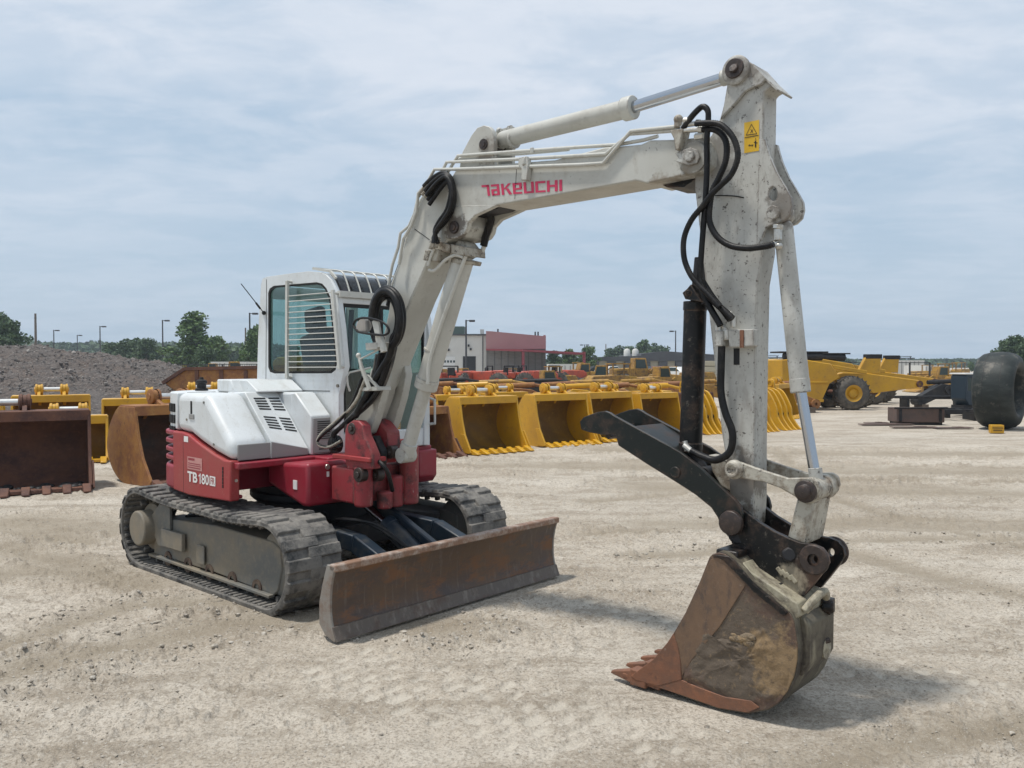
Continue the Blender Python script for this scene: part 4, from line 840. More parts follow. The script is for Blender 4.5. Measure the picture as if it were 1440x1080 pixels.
# arm lower bracket holding the thumb links
mb = MB(); mb.px([(992, 640), (1026, 650), (1028, 694), (1010, 684), (998, 665)], AN, AN + .03, AF - .03); W(mb, 'thumb_bracket', 'link', ARM, bevel=.006)
mb = MB(); mb.px([(1000, 640), (1020, 645), (1060, 735), (1090, 752), (1060, 745), (1030, 722), (1000, 668)], -.05, -.05, -.01); W(mb, 'link_plate', 'black', CPL, bevel=.003)

# ---- bucket
def taper(s, z, sg):   # half width narrows towards the back
    u = min(1, max(0, (s - 3.45) / 1.1)); c = -.19 - .03 * u; hw = .325 - .110 * u
    return c + sg * hw
side_px = [(997.5, 787.5), (1002, 783), (1010, 781), (1018, 783), (1025, 787.5), (1055, 822.5), (1080, 845), (1100, 862.5), (1108, 870), (1112.5, 880), (1117.5, 915), (1117, 935), (1113, 957), (1104, 978), (1092, 994), (1078, 1003), (1050, 1008), (1010, 1000), (965, 982.5), (930, 968), (900, 957.5), (893, 951), (905, 942), (922.5, 929), (942.5, 905), (965, 865), (985, 820)]
sp2 = [T(x, y, -.47) for x, y in side_px]; zmin = min(p[1] for p in sp2); sp2 = [(p[0], p[1] - zmin + .004) for p in sp2]
def side_mesh(sg, th_, off=0, poly=sp2):
    mb = MB(); n = len(poly)
    A = [(s, taper(s, z, sg) + sg * off, z) for s, z in poly]; B = [(s, taper(s, z, sg) + sg * (off - th_), z) for s, z in poly]
    mb.add(A + B, [tuple(range(n)), tuple(range(2 * n - 1, n - 1, -1))] + [(i, (i + 1) % n, n + (i + 1) % n, n + i) for i in range(n)]); return mb
BK = W(side_mesh(-1, .02), 'bucket', 'mudside', bevel=.003, label='rusty digging bucket standing on its curved back')
W(side_mesh(1, .02), 'side_plate', 'bucket', BK, bevel=.003)
# wrapped shell: from top lip round the back to the cutting lip
i0, i1 = 2, 21
path = [(sp2[i][0], sp2[i][1]) for i in range(i0, i1 + 1)]
mb = MB(); n = len(path); A = []
for (s, z), k in zip(path, range(n)):
    a = path[max(k - 1, 0)]; b = path[min(k + 1, n - 1)]; dx, dz = b[0] - a[0], b[1] - a[1]; l = math.hypot(dx, dz); nx, nz = -dz / l, dx / l
    for sg, o in ((-1, .004), (1, .004), (1, -.022), (-1, -.022)):
        A.append((s + nx * o, taper(s, z, sg) + sg * -.004, z + nz * o))
fs = []
for k in range(n - 1):
    for j in range(4): fs.append((4 * k + j, 4 * k + (j + 1) % 4, 4 * k + 4 + (j + 1) % 4, 4 * k + 4 + j))
fs += [(0, 1, 2, 3), (4 * n - 4, 4 * n - 1, 4 * n - 2, 4 * n - 3)]
mb.add(A, fs); W(mb, 'bucket_shell', 'back', BK)
# rim band along the edge of the near side, lighter mud patch, cutting edges
def sub(pxs, off0, off1, name, m, **k):
    poly = [T(x, y, -.47) for x, y in pxs]; poly = [(p[0], p[1] - zmin + .004) for p in poly]
    return W(side_mesh(-1, off1 - off0, off1, poly), name, m, BK, **k)
sub([(1002, 783), (1025, 786), (1031, 790), (1060, 826), (1106, 866), (1100, 872), (1092, 866), (1056, 834), (1040, 816), (1018, 792)], -.001, .012, 'top_rim', 'black', bevel=.003)
sub([(893, 951), (905, 942), (922.5, 929), (942.5, 905), (950, 893), (957, 915), (960, 935), (961, 958), (930, 966), (900, 957)], -.001, .010, 'side_cutter', 'rust', bevel=.003)
sub([(1000, 790), (1012, 787), (1024, 796), (1048, 826), (1012, 885), (975, 930), (962, 952), (952, 950), (946, 905), (968, 862), (987, 820)], -.001, .005, 'front_strip', 'tanbk', bevel=.002)
sub([(900, 957.5), (958, 957), (985, 970), (1020, 984), (1055, 990), (1066, 1000), (1050, 1007), (1010, 999), (965, 981.5)], -.001, .008, 'wear_strip', 'rust', bevel=.003)
# caked mud: irregular raised sheet
mrng = random.Random(5); cx_, cy_ = 1046, 930; ring = []
base = [(978, 915), (990, 893), (1005, 900), (1022, 905), (1040, 903), (1062, 890), (1074, 888), (1086, 897), (1098, 915), (1106, 940), (1104, 965), (1090, 985), (1070, 996), (1045, 992), (1010, 978), (975, 962), (962, 955), (968, 935)]
vs, fs = [], []
def mpt(x, y, h): s, z = T(x, y, -.47); z = z - zmin + .004; return (s, taper(s, z, -1) - h, z)
rings = 14
for j in range(rings):
    u = 1 - j / rings
    for bx, by in catmull([(p[0], p[1], 0) for p in base + base[:1]], 4)[:-1] and [(p.x, p.y) for p in catmull([(p[0], p[1], 0) for p in base + base[:1]], 4)[:-1]]:
        x, y = cx_ + (bx - cx_) * u, cy_ + (by - cy_) * u
        vs.append(mpt(x + mrng.uniform(-2, 2) * u, y + mrng.uniform(-2, 2) * u, .0 if j == 0 else .0045 + .030 * float(fbm(np.array([x * .07]), np.array([y * .07]), 1., 4, 3, .65)[0])))
m_ = len(base) * 4
for j in range(rings - 1):
    for i in range(m_): fs.append((j * m_ + i, j * m_ + (i + 1) % m_, (j + 1) * m_ + (i + 1) % m_, (j + 1) * m_ + i))
vs.append(mpt(cx_, cy_, .012)); fs += [((rings - 1) * m_ + i, (rings - 1) * m_ + (i + 1) % m_, len(vs) - 1) for i in range(m_)]
mb = MB(); mb.add(vs, fs); W(mb, 'caked_mud', 'mudside', BK, smooth=1.5)
mb = MB(); q = mpt(1046, 905, .02)
for k in range(16): mb.sphere(mpt(1030 + (k % 8) * 3.6 + mrng.uniform(-1, 1), 899 + mrng.uniform(-3, 8) + k * .3, .002), .010 + mrng.random() * .014, 8, 6, (1.5, .6, .8))
W(mb, 'dirt_clod', 'mud', BK, smooth=1.5)
# lip and teeth
mb = MB(); la, lb_ = sp2[21], sp2[19]
mb.add([(la[0] - .06, taper(la[0], 0, -1), .035), (la[0] - .06, taper(la[0], 0, 1), .035), (lb_[0], taper(lb_[0], 0, 1), .012), (lb_[0], taper(lb_[0], 0, -1), .012),
        (la[0] - .06, taper(la[0], 0, -1), .055), (la[0] - .06, taper(la[0], 0, 1), .055), (lb_[0], taper(lb_[0], 0, 1), .06), (lb_[0], taper(lb_[0], 0, -1), .06)], [(0, 1, 2, 3), (7, 6, 5, 4), (0, 4, 5, 1), (1, 5, 6, 2), (2, 6, 7, 3), (3, 7, 4, 0)])
W(mb, 'cutting_lip', 'rust', BK, bevel=.004)
for k in range(5):
    t = taper(la[0], 0, -1) + .03 + k * (.65 - .06) / 4; s0 = la[0] + .0
    mb = MB(); mb.add([(s0, t - .030, .012), (s0, t + .030, .012), (s0, t + .030, .085), (s0, t - .030, .085), (s0 - .15, t - .016, .028), (s0 - .15, t + .016, .028), (s0 - .145, t + .016, .044), (s0 - .145, t - .016, .044), ],
        [(0, 1, 2, 3), (4, 7, 6, 5), (0, 4, 5, 1), (1, 5, 6, 2), (2, 6, 7, 3), (3, 7, 4, 0)])
    mb.bb(s0 - .01, s0 + .09, t - .034, t + .034, .005, .092)
    W(mb, 'tooth', 'rust', BK, bevel=.006)
# hanger behind the coupler: cream plates on the bucket's back
mb = MB(); 
mb.px([(1046, 790), (1056, 803), (1090, 826), (1122, 848), (1127, 866), (1118, 872), (1092, 856), (1058, 826), (1040, 803)], -.40, -.41, -.10)
W(mb, 'hanger_plate', 'cream', BK, bevel=.006)
mb = MB(); mb.px([(1060, 800), (1080, 815), (1098, 822), (1092, 842), (1070, 830)], -.34, -.34, -.08); W(mb, 'hanger_web', 'dark', BK, bevel=.005)
mb = MB()
a, b = sp2[9], sp2[12]
loft_s = [(a[0] + .005, a[1] + .03), (a[0] + .05, a[1] - .02), (b[0] + .045, b[1] + .05), (b[0] + .01, b[1] - .02), (b[0] - .06, b[1] - .02), (a[0] - .06, a[1])]
mb.prism(loft_s, -.38, -.06); W(mb, 'back_plate', 'back', BK, bevel=.012)
mb = MB(); mb.tube([P3(1131, 860, -.38), P3(1146, 842, -.34), P3(1159, 832, -.25), P3(1162, 840, -.18)], .022); W(mb, 'hanger_bar', 'cream', BK, bevel=.008)
mb = MB(); q = P3(1156, 852, -.15); mb.cyl(q, (q[0] + .05, q[1] + .02, q[2]), .035, seg=8); mb.bb(q[0] - .03, q[0] + .04, q[1], q[1] + .07, q[2] - .04, q[2] + .035); W(mb, 'bucket_lug', 'black', BK, bevel=.006)
mb = MB(); mb.cyl(P3(1146, 905, -.22), P3(1166, 900, -.15), .014, seg=8); W(mb, 'bent_bolt', 'black', BK)
q = P3(1150, 918, -.25); mb = MB(); mb.lathe((q[0] + .0, -.16, q[2]), (1, 0, 0), [(0, .05), (.012, .05), (.012, .025), (.02, .001)], 20); W(mb, 'back_boss', 'cream', BK)
mb = MB(); mb.bb(sp2[4][0] - .1, sp2[4][0] + .02, -.42, .02, sp2[4][1] - .04, sp2[4][1] + .02); W(mb, 'top_lip', 'black', BK, bevel=.01)

# ---- pipes along the boom
def pp(pts, t=None): return [P3(p[0], p[1], p[2] if len(p) > 2 else t) for p in pts]
PI = []
def pipe(pts, t, r=.011, m='pipe', name='steel_pipe', sm=False, n=4, ribs=0, parent=EX, seg=8):
    mb = MB(); mb.tube(pp(pts, t), r, seg, sm, n, ribs); return W(mb, name, m, parent, smooth=1.2)
pipe([(561, 372), (567, 336), (578, 318), (586, 296), (588, 272), (600, 258), (611, 238), (640, 238), (820, 231.5), (848, 229.5), (887, 184.5), (951, 178)], -.325)
pipe([(620, 244), (628, 228), (655, 227), (735, 223.5), (820, 218.5), (852, 216.5), (885, 188.5), (945, 184), (960, 184)], -.31)
pipe([(630, 242), (644, 219), (700, 215), (735, 212.5), (820, 206.5), (868, 203.5), (905, 197), (925, 191.5)], -.29)
pipe([(640, 226), (655, 220), (735, 216), (800, 210)], -.22)
pipe([(600, 262), (588, 277), (583, 300), (575, 318), (563, 328), (560, 348), (552, 372), (546, 402)], -.30)
pipe([(597, 275), (590, 285), (586, 303), (574, 330), (566, 365), (553, 398), (549, 420)], -.25, .013)
pipe([(575, 330), (566, 365), (553, 400), (546, 430)], -.2, .02, 'hose', 'hose')
mb = MB(); mb.px([(732, 222), (742, 220), (745, 231), (743, 254), (735, 254), (735, 238), (730, 232)], -.33, -.345, -.306); mb.cyl(P3(738, 222, -.34), P3(738, 232, -.34), .016, seg=6); mb.cyl(P3(748, 208, -.3), P3(749, 216, -.3), .014, seg=6); W(mb, 'pipe_clamp', 'boom', UB, bevel=.004)
mb = MB(); mb.px([(944, 184), (963, 182), (960, 196), (958, 211), (952, 212), (950, 196)], -.33, -.35, -.27); mb.cyl(P3(953, 180, -.33), P3(954, 168, -.33), .022, seg=8); mb.sphere(P3(954, 168, -.33), .026, 10, 6); W(mb, 'pipe_clamp', 'link', UB, bevel=.004)
mb = MB()
for x0, y0, x1, y1, t in ((962, 176, 985, 173, -.32), (962, 184, 988, 182, -.33), (958, 180, 968, 170, -.33)): mb.cyl(P3(x0, y0, t), P3(x1, y1, t), .013, seg=10); mb.cyl(P3(x1 - 6, y1, t), P3(x1, y1, t), .018, seg=6)
mb.cyl(P3(978, 193, -.3), P3(990, 191, -.3), .02, seg=6)
W(mb, 'hose_fitting', 'bright', UB)
HT = AN - .09
pipe([(960, 181), (968, 170), (978, 158), (988, 150), (995, 155), (996, 168), (994, 200), (994, 240), (992, 280), (989, 320), (986, 360), (984, 395)], HT, .016, 'hose', 'hose', True, 8)
pipe([(978, 174), (1000, 173), (1014, 176), (1028, 189), (1036, 206), (1037, 224), (1028, 246), (1012, 262), (1000, 274), (988, 290), (972, 310), (962, 335), (962, 362), (970, 384), (982, 400), (1000, 418), (1012, 432)], HT - .03, .0165, 'hose', 'hose', True, 10, .012, seg=12)
pipe([(988, 182), (1004, 182), (1016, 190), (1022, 205), (1020, 228), (1010, 252), (1002, 268), (998, 290), (998, 312), (1008, 332), (1026, 345), (1050, 349), (1078, 346), (1088, 343)], HT, .0175, 'hose', 'hose', True, 10, .013, seg=12)
pipe([(984, 392), (990, 415), (1000, 435), (1010, 452), (1013, 458)], HT, .018, 'hose', 'hose', True)
pipe([(992, 412), (1008, 428), (1022, 440), (1030, 448)], HT, .018, 'hose', 'hose', True)
pipe([(988, 396), (1002, 418), (1018, 438), (1027, 450)], HT + .03, .018, 'hose', 'hose', True)
pipe([(1015, 487), (1014, 520), (1014, 552), (1020, 580), (1029, 604), (1030, 622), (1024, 638), (1006, 647), (988, 642), (972, 634)], AN - .05, .02, 'hose', 'hose', True, 8)
mb = MB(); mb.cyl(P3(962, 626, AN - .05), P3(973, 635, AN - .05), .017, seg=10); mb.cyl(P3(963, 620, AN - .04), P3(966, 634, AN - .04), .014, seg=8); W(mb, 'hose_fitting', 'bright', TC)
# hoses over the boom hinge
for k in range(5):
    o = k * 3.2
    pipe([(596 + o * .6, 262 + o * 2), (606 + o, 252 + o * 1.1), (622 + o * .6, 243 + o * .9), (634 - o * .1, 250 + o), (639 - o * .4, 272), (636 - o * .6, 295), (626 - o * .7, 312), (614 - o * .2, 326), (607 + o * .7, 342)], BN - .05 - .018 * (k % 3), .0155, 'hose', 'hose', True)
mb = MB()
for k in range(4): mb.cyl(P3(590 + k * 4, 272 + k * 2, -.33), P3(602 + k * 4, 258 + k * 3, -.33), .014, seg=8)
for k in range(3): mb.cyl(P3(609 + k * 4, 336 - k, -.34), P3(605 + k * 4, 350 - k, -.34), .014, seg=8); mb.cyl(P3(600 + k * 2, 352, -.33), P3(597 + k * 2, 366, -.33), .012, seg=6)
W(mb, 'hose_fitting', 'link', LB, bevel=.002)
# coiled hoses on the boom beside the cab
HB_ = BN - .04
for k, (rx, ry, dt) in enumerate(((19, 38, 0), (17, 35, -.03), (22, 42, -.02), (15, 31, .0), (20, 41, -.06))):
    cx_, cy_ = 546 - k * .8, 446 + k; p = [(cx_ + rx * math.sin(a), cy_ - ry * math.cos(a)) for a in [R(d_) for d_ in range(-150, 166, 20)]]
    if k % 2: p += [(548, 500), (536, 520), (520, 548), (500, 585)]
    pipe([(q[0], q[1]) for q in p], HB_ + dt - .03, .026 if k != 3 else .018, 'hose', 'hose', True, 5)
# main hose bundle down to the house
for k in range(7):
    o = k * 4.2
    pipe([(556 - o, 488 + o * .4), (548 - o * .9, 520 + o * .2), (534 - o * .8, 552 + o * .3), (512 - o * .6, 575 + o * .3), (486 - o * .3, 596 + o * .2), (470 - o * .1, 612), (466 + k * 2, 630)], -.34 - .02 * (k % 3), .016, 'hose' if k % 3 else 'rubber', 'hose', True)
for k in range(2): pipe([(515 - k * 5, 530), (500 - k * 4, 565), (478, 588 + k * 3), (452, 610 + k * 3), (447, 624), (462, 629), (480, 620)], -.42, .012, 'link' if k == 0 else 'hose', 'hose', True)
mb = MB(); q = P3(468, 625, -.36); mb.cyl(q, (q[0], q[1] + .05, q[2]), .07, seg=20); mb.cyl((q[0], q[1] - .02, q[2]), (q[0], q[1] + .06, q[2]), .045, seg=16); W(mb, 'hose_drum', 'dark', bevel=.004)
# lamp in its oval guard, tubular stays
mb = MB(); t = -.52
q = [(503, 466), (497, 458), (501, 450), (511, 447), (526, 449), (541, 455), (547, 465), (541, 471), (524, 470), (510, 468)]
mb.tube(pp(q + q[:2], t), .0085, 8, True, 5)
GL = W(mb, 'lamp_guard', 'hose')
mb = MB(); c = P3(511, 458, t + .05); mb.lathe(c, (1, -.5, -.1), [(-.05, .02), (-.03, .04), (.02, .058), (.03, .055), (.03, .001)], 20); W(mb, 'work_lamp', 'chrome', GL)
mb = MB(); mb.px([(524, 452), (530, 449), (533, 453), (536, 472), (529, 472)], -.5, -.51, -.49); mb.px([(529, 472), (536, 472), (541, 488), (542, 494), (537, 496), (535, 488), (531, 489), (530, 484)], -.49, -.5, -.47); W(mb, 'lamp_bracket', 'pipe', GL, bevel=.003)
mb = MB(); mb.px([(541, 483), (560, 482), (558, 492), (542, 493)], -.32, -.5, -.29); W(mb, 'lamp_arm', 'boom', LB, bevel=.004)
mb = MB(); mb.px([(520, 545), (545, 543), (546, 549), (518, 550)], -.32, -.42, -.29); W(mb, 'boom_bracket', 'boom', LB, bevel=.004)
mb = MB(); mb.cyl(P3(541, 487, -.48), P3(507, 505, -.46), .007, seg=8); mb.bar(P3(504, 498, -.46), P3(509, 518, -.46), .022, .02, (0, 1, 0)); mb.bar(P3(508, 515, -.46), P3(520, 548, -.44), .022, .024, (0, 1, 0)); mb.bar(P3(516, 528, -.42), P3(532, 545, -.40), .02, .02, (0, 1, 0)); mb.sphere(P3(504, 500, -.46), .02, 10, 6)
W(mb, 'stay_bar', 'pipe', LB, bevel=.003)
# ================================================================== GROUND, SKY, LIGHT
def g2(px, py): p = G(px, py); return (p.x, p.y)
BANDS = [([g2(470, 925), g2(620, 975), g2(760, 1015), g2(930, 1085)], .30, .115, .9),
         ([g2(560, 905), g2(700, 945), g2(830, 990), g2(1010, 1050)], .20, .115, .5),
         ([g2(760, 815), g2(850, 845), g2(950, 878), g2(1180, 930), g2(1350, 970), g2(1500, 1010)], .26, .13, 1.),
         ([g2(1080, 1090), g2(1240, 1020), g2(1440, 985)], .24, .14, .4),
         ([g2(60, 1000), g2(200, 960), g2(330, 920), g2(430, 890)], .26, .12, .5)]
RUTS = [([g2(-200, 1010), g2(0, 950), g2(200, 900), g2(400, 868), g2(620, 880)], .22, .022), ([g2(-200, 960), g2(0, 912), g2(190, 850), g2(360, 850)], .14, .016),
        ([(1.2, 7.6), (4, 8.3), (8, 8.1), (16, 9.5)], .13, .012), ([(.8, 8.6), (3.5, 9.3), (8, 9.3), (16, 10.9)], .13, .012), ([(1, 10.6), (5, 12.4), (10, 12.6), (22, 15)], .16, .014), ([(4.5, 5.2), (3.2, 7.5), (2.6, 11), (3.5, 16)], .14, .010), ([(6, 5.6), (4.8, 8), (4.2, 11.4), (5.4, 17)], .14, .010), ([g2(1100, 1100), g2(1300, 1040), g2(1500, 1010)], .12, .010), ([(-4.2, 8.2), (-6.5, 9.2), (-12, 10.4)], .2, .02), ([(-3.6, 7.2), (-6, 8.3), (-12, 9.2)], .16, .018),
        ([g2(-100, 830), g2(60, 800), g2(200, 820)], .2, .012), ([(1.5, 9.2), (4, 9.0), (9, 8.6), (16, 8.6)], .3, .012), ([(-30, 13.5), (-8, 9.6), (-4, 8.9)], .4, .02),
        ([(2, 12), (8, 11.2), (16, 11), (30, 12)], .5, .02), ([(0, 14.5), (9, 13.6), (18, 13.9), (40, 16)], .6, .03), ([(2, 17), (10, 16.2), (20, 17), (40, 19)], .5, .03)]
def along(X, Y, pts):
    best = np.full(X.shape, 1e9); sg = np.zeros(X.shape); pos = np.zeros(X.shape); L = 0
    c = [(p.x, p.y) for p in catmull([(p[0], p[1], 0) for p in pts], 6)]
    for a, b in zip(c, c[1:]):
        dx, dy = b[0] - a[0], b[1] - a[1]; l = math.hypot(dx, dy)
        u = np.clip(((X - a[0]) * dx + (Y - a[1]) * dy) / l / l, 0, 1); ex = X - a[0] - dx * u; ey = Y - a[1] - dy * u
        d = np.hypot(ex, ey); m = d < best; best[m] = d[m]; sg[m] = (ex * dy - ey * dx)[m] / l; pos[m] = (L + u * l)[m]; L += l
    return best, sg, pos
def gheight(X, Y):
    D = np.hypot(X, Y); near = np.clip((26 - D) / 14, 0, 1)
    z = fbm(X, Y, .5, 4, 1) * .03 + (fbm(X, Y, 3.2, 4, 5, .55) * .030 + fbm(X, Y, 14, 4, 9, .7) * .018) * near
    rough = np.clip(fbm(X * .8, Y * 1.6, .7, 3, 21) * 5 + .35, 0, 1); z = z + rough * (fbm(X, Y, 9, 4, 31, .65) * .034 + np.clip(fbm(X, Y, 16, 3, 41, .6) - .06, 0, 1) * .11 + np.clip(fbm(X, Y, 5.5, 3, 43, .6) - .08, 0, 1) * .10) * near
    pale = np.zeros(X.shape)
    for pts, w, pitch, am in BANDS:
        b, sg, pos = along(X, Y, pts); m = (b < w * 1.3).astype(float) * np.clip((w * 1.25 - b) / .05, 0, 1)
        m = m * np.clip(fbm(X, Y, 1.3, 3, 77) * 8 + .35, 0, 1) * am
        pos = pos + fbm(X, Y, 3, 2, 66) * .07; sg = sg + fbm(X, Y, 3, 2, 67) * .08; row = np.floor(pos / pitch + .0); ph = pos / pitch - row; cell = (sg + w) / (w * .66) + (row % 2) * .5; cf = cell - np.floor(cell)
        blk = np.clip(np.minimum(ph, 1 - ph) * 6 - .7 + fbm(X, Y, 10, 4, 3) * 3.2, 0, 1) * np.clip(np.minimum(cf, 1 - cf) * 5 - .6 + fbm(X, Y, 9, 4, 8) * 3.2, 0, 1)
        z = z * (1 - .6 * m) + m * (blk * -.018 + .012); pale = np.maximum(pale, m * blk)
    rut = np.zeros(X.shape)
    for pts, w, dep in RUTS:
        b, sg, pos = along(X, Y, pts); w_ = w * (1 + fbm(X, Y, 1.5, 3, 55) * .9)
        z = z - dep * np.exp(-(b / w_) ** 2) + dep * 1.1 * np.exp(-((b - w_ * 1.6) / (w_ * .5)) ** 2) * np.clip(.55 + fbm(X, Y, 11, 4, 12, .7) * 6, 0, 3)
        rut = np.maximum(rut, np.exp(-(b / (w_ * 1.3)) ** 2))
    # flatten where the machine and its tools rest
    S_ = (X - MO[0]) * U[0] + (Y - MO[1]) * U[1]; T_ = (X - MO[0]) * V[0] + (Y - MO[1]) * V[1]
    def flat(s0, s1, t0, t1, f=.15): return np.clip(1 - np.maximum(np.maximum(s0 - S_, S_ - s1), np.maximum(t0 - T_, T_ - t1)) / f, 0, 1)
    k = np.maximum(np.maximum(flat(-1.3, 1.5, -1.12, -.62, .1), flat(-1.3, 1.5, .62, 1.12, .1)), np.maximum(flat(1.78, 1.95, -1.15, 1.15, .1), flat(3.2, 4.6, -.6, .25, .2)))
    z = z * (1 - k) - .006 * k
    z = np.minimum(z, .05) 
    far = np.clip((D - 40) / 60, 0, 1); z = z * (1 - far)
    return z - .004, pale, rut
def ground():
    rs_ = [0.0, .6]; r = 1.0
    while r < 5000: rs_.append(r); r *= (1.0052 if r < 9 else 1.008 if r < 30 else 1.05)
    fr = np.radians(np.linspace(-37, 37, 900)); bk = np.radians(np.linspace(37, 323, 120))[1:-1]
    an = np.concatenate([fr, bk]); na = len(an); rs_ = np.array(rs_[1:])
    Rr, An = np.meshgrid(rs_, an, indexing='ij'); X = Rr * np.sin(An); Y = Rr * np.cos(An)
    Z, pale, rut = gheight(X, Y)
    co = np.stack([X, Y, Z], -1).reshape(-1, 3); n = len(rs_)
    i, j = np.meshgrid(np.arange(n - 1), np.arange(na), indexing='ij'); j2 = (j + 1) % na
    q = np.stack([i * na + j, i * na + j2, (i + 1) * na + j2, (i + 1) * na + j], -1).reshape(-1, 4)[:, ::-1]
    me = bpy.data.meshes.new('gravel_ground'); me.vertices.add(len(co) + 1); me.vertices.foreach_set('co', np.vstack([co, [[0, 0, 0]]]).ravel())
    tri = np.stack([np.full(na, len(co)), (np.arange(na) + 1) % na, np.arange(na)], -1)
    loops = np.concatenate([q.ravel(), tri.ravel()]); me.loops.add(len(loops)); me.loops.foreach_set('vertex_index', loops.astype(np.int32))
    st = np.concatenate([np.arange(len(q)) * 4, len(q) * 4 + np.arange(na) * 3]); me.polygons.add(len(st)); me.polygons.foreach_set('loop_start', st.astype(np.int32))
    me.update(calc_edges=True); me.validate(); me.polygons.foreach_set('use_smooth', [True] * len(me.polygons))
    for nm, a in (('pressed', pale), ('rut', rut)):
        at_ = me.attributes.new(nm, 'FLOAT', 'POINT'); at_.data.foreach_set('value', np.append(a.ravel(), 0).astype(np.float32))
    o = bpy.data.objects.new('gravel_ground', me); COL.objects.link(o); return o
def ground_mat():
    m = bpy.data.materials.new('gravel_dirt'); m.use_nodes = True; N = m.node_tree.nodes; L = m.node_tree.links; b = N['Principled BSDF']
    b.inputs['Roughness'].default_value = .93; b.inputs['Specular IOR Level'].default_value = .2
    tc = N.new('ShaderNodeTexCoord')
    def noise(sc, det=6, ro=.6, st=(1, 1, 1), ty='n'):
        mp = N.new('ShaderNodeMapping'); L.new(tc.outputs['Object'], mp.inputs[0]); mp.inputs['Scale'].default_value = [sc * k for k in st]
        t = N.new('ShaderNodeTexNoise' if ty == 'n' else 'ShaderNodeTexVoronoi'); L.new(mp.outputs[0], t.inputs['Vector']); t.inputs['Scale'].default_value = 1
        if ty == 'n': t.inputs['Detail'].default_value = det; t.inputs['Roughness'].default_value = ro; return t.outputs['Fac']
        return t
    def rng(s, lo, hi, a=1, b_=0):
        r = N.new('ShaderNodeMapRange'); L.new(s, r.inputs[0]); r.inputs[1].default_value = lo; r.inputs[2].default_value = hi; r.inputs[3].default_value = b_; r.inputs[4].default_value = a; return r.outputs[0]
    def mix(f, a, c):
        x = N.new('ShaderNodeMix'); x.data_type = 'RGBA'; L.new(f, x.inputs[0]); L.new(a, x.inputs[6]); x.inputs[7].default_value = (*c, 1); return x.outputs[2]
    c0 = N.new('ShaderNodeRGB'); c0.outputs[0].default_value = (.445, .39, .318, 1); c = c0.outputs[0]
    c = mix(rng(noise(.35, 8, .65, (1, 1.8, 1)), .42, .60, .95), c, (.565, .515, .44))
    c = mix(rng(noise(1.3, 8, .7, (.6, 1.7, 1)), .48, .62, .85), c, (.29, .245, .19))
    c = mix(rng(noise(.09, 4, .5, (.5, 1.6, 1)), .5, .68, .55), c, (.29, .255, .205))
    c = mix(rng(noise(6, 6, .7), .52, .68, .6), c, (.235, .20, .155))
    c = mix(rng(noise(9, 6, .7), .55, .66, .5), c, (.47, .43, .37))
    c = mix(rng(noise(26, 5, .7), .50, .62, .55), c, (.24, .20, .155)); c = mix(rng(noise(70, 3, .6), .50, .64, .65), c, (.19, .16, .125)); c = mix(rng(noise(38, 4, .7), .56, .64, .6), c, (.55, .51, .44))  # gravel specks; the dark ones also paint the small shadows of the relief
    v = noise(55, ty='v'); 
    at1 = N.new('ShaderNodeAttribute'); at1.attribute_name = 'rut'; c = mix(rng(at1.outputs['Fac'], 0, 1, .75), c, (.255, .215, .16))
    at2 = N.new('ShaderNodeAttribute'); at2.attribute_name = 'pressed'; c = mix(rng(at2.outputs['Fac'], .25, .9, .65), c, (.55, .505, .43))
    sp = rng(noise(140, 2, .5), .64, .70, .7); c = mix(sp, c, (.55, .52, .47))
    L.new(c, b.inputs['Base Color'])
    h1 = noise(45, 6, .75); h2 = noise(7, 5, .65)
    b1 = N.new('ShaderNodeBump'); b1.inputs['Distance'].default_value = .02; b1.inputs['Strength'].default_value = .8; L.new(h2, b1.inputs['Height'])
    b2 = N.new('ShaderNodeBump'); b2.inputs['Distance'].default_value = .012; b2.inputs['Strength'].default_value = 1.; L.new(h1, b2.inputs['Height']); L.new(b1.outputs[0], b2.inputs['Normal'])
    b3 = N.new('ShaderNodeBump'); b3.inputs['Distance'].default_value = .006; b3.inputs['Strength'].default_value = .6; L.new(v.outputs['Distance'], b3.inputs['Height']); L.new(b2.outputs[0], b3.inputs['Normal'])
    L.new(b3.outputs[0], b.inputs['Normal']); return m
gr = ground(); gr.data.materials.append(ground_mat()); tag(gr, kind='structure')
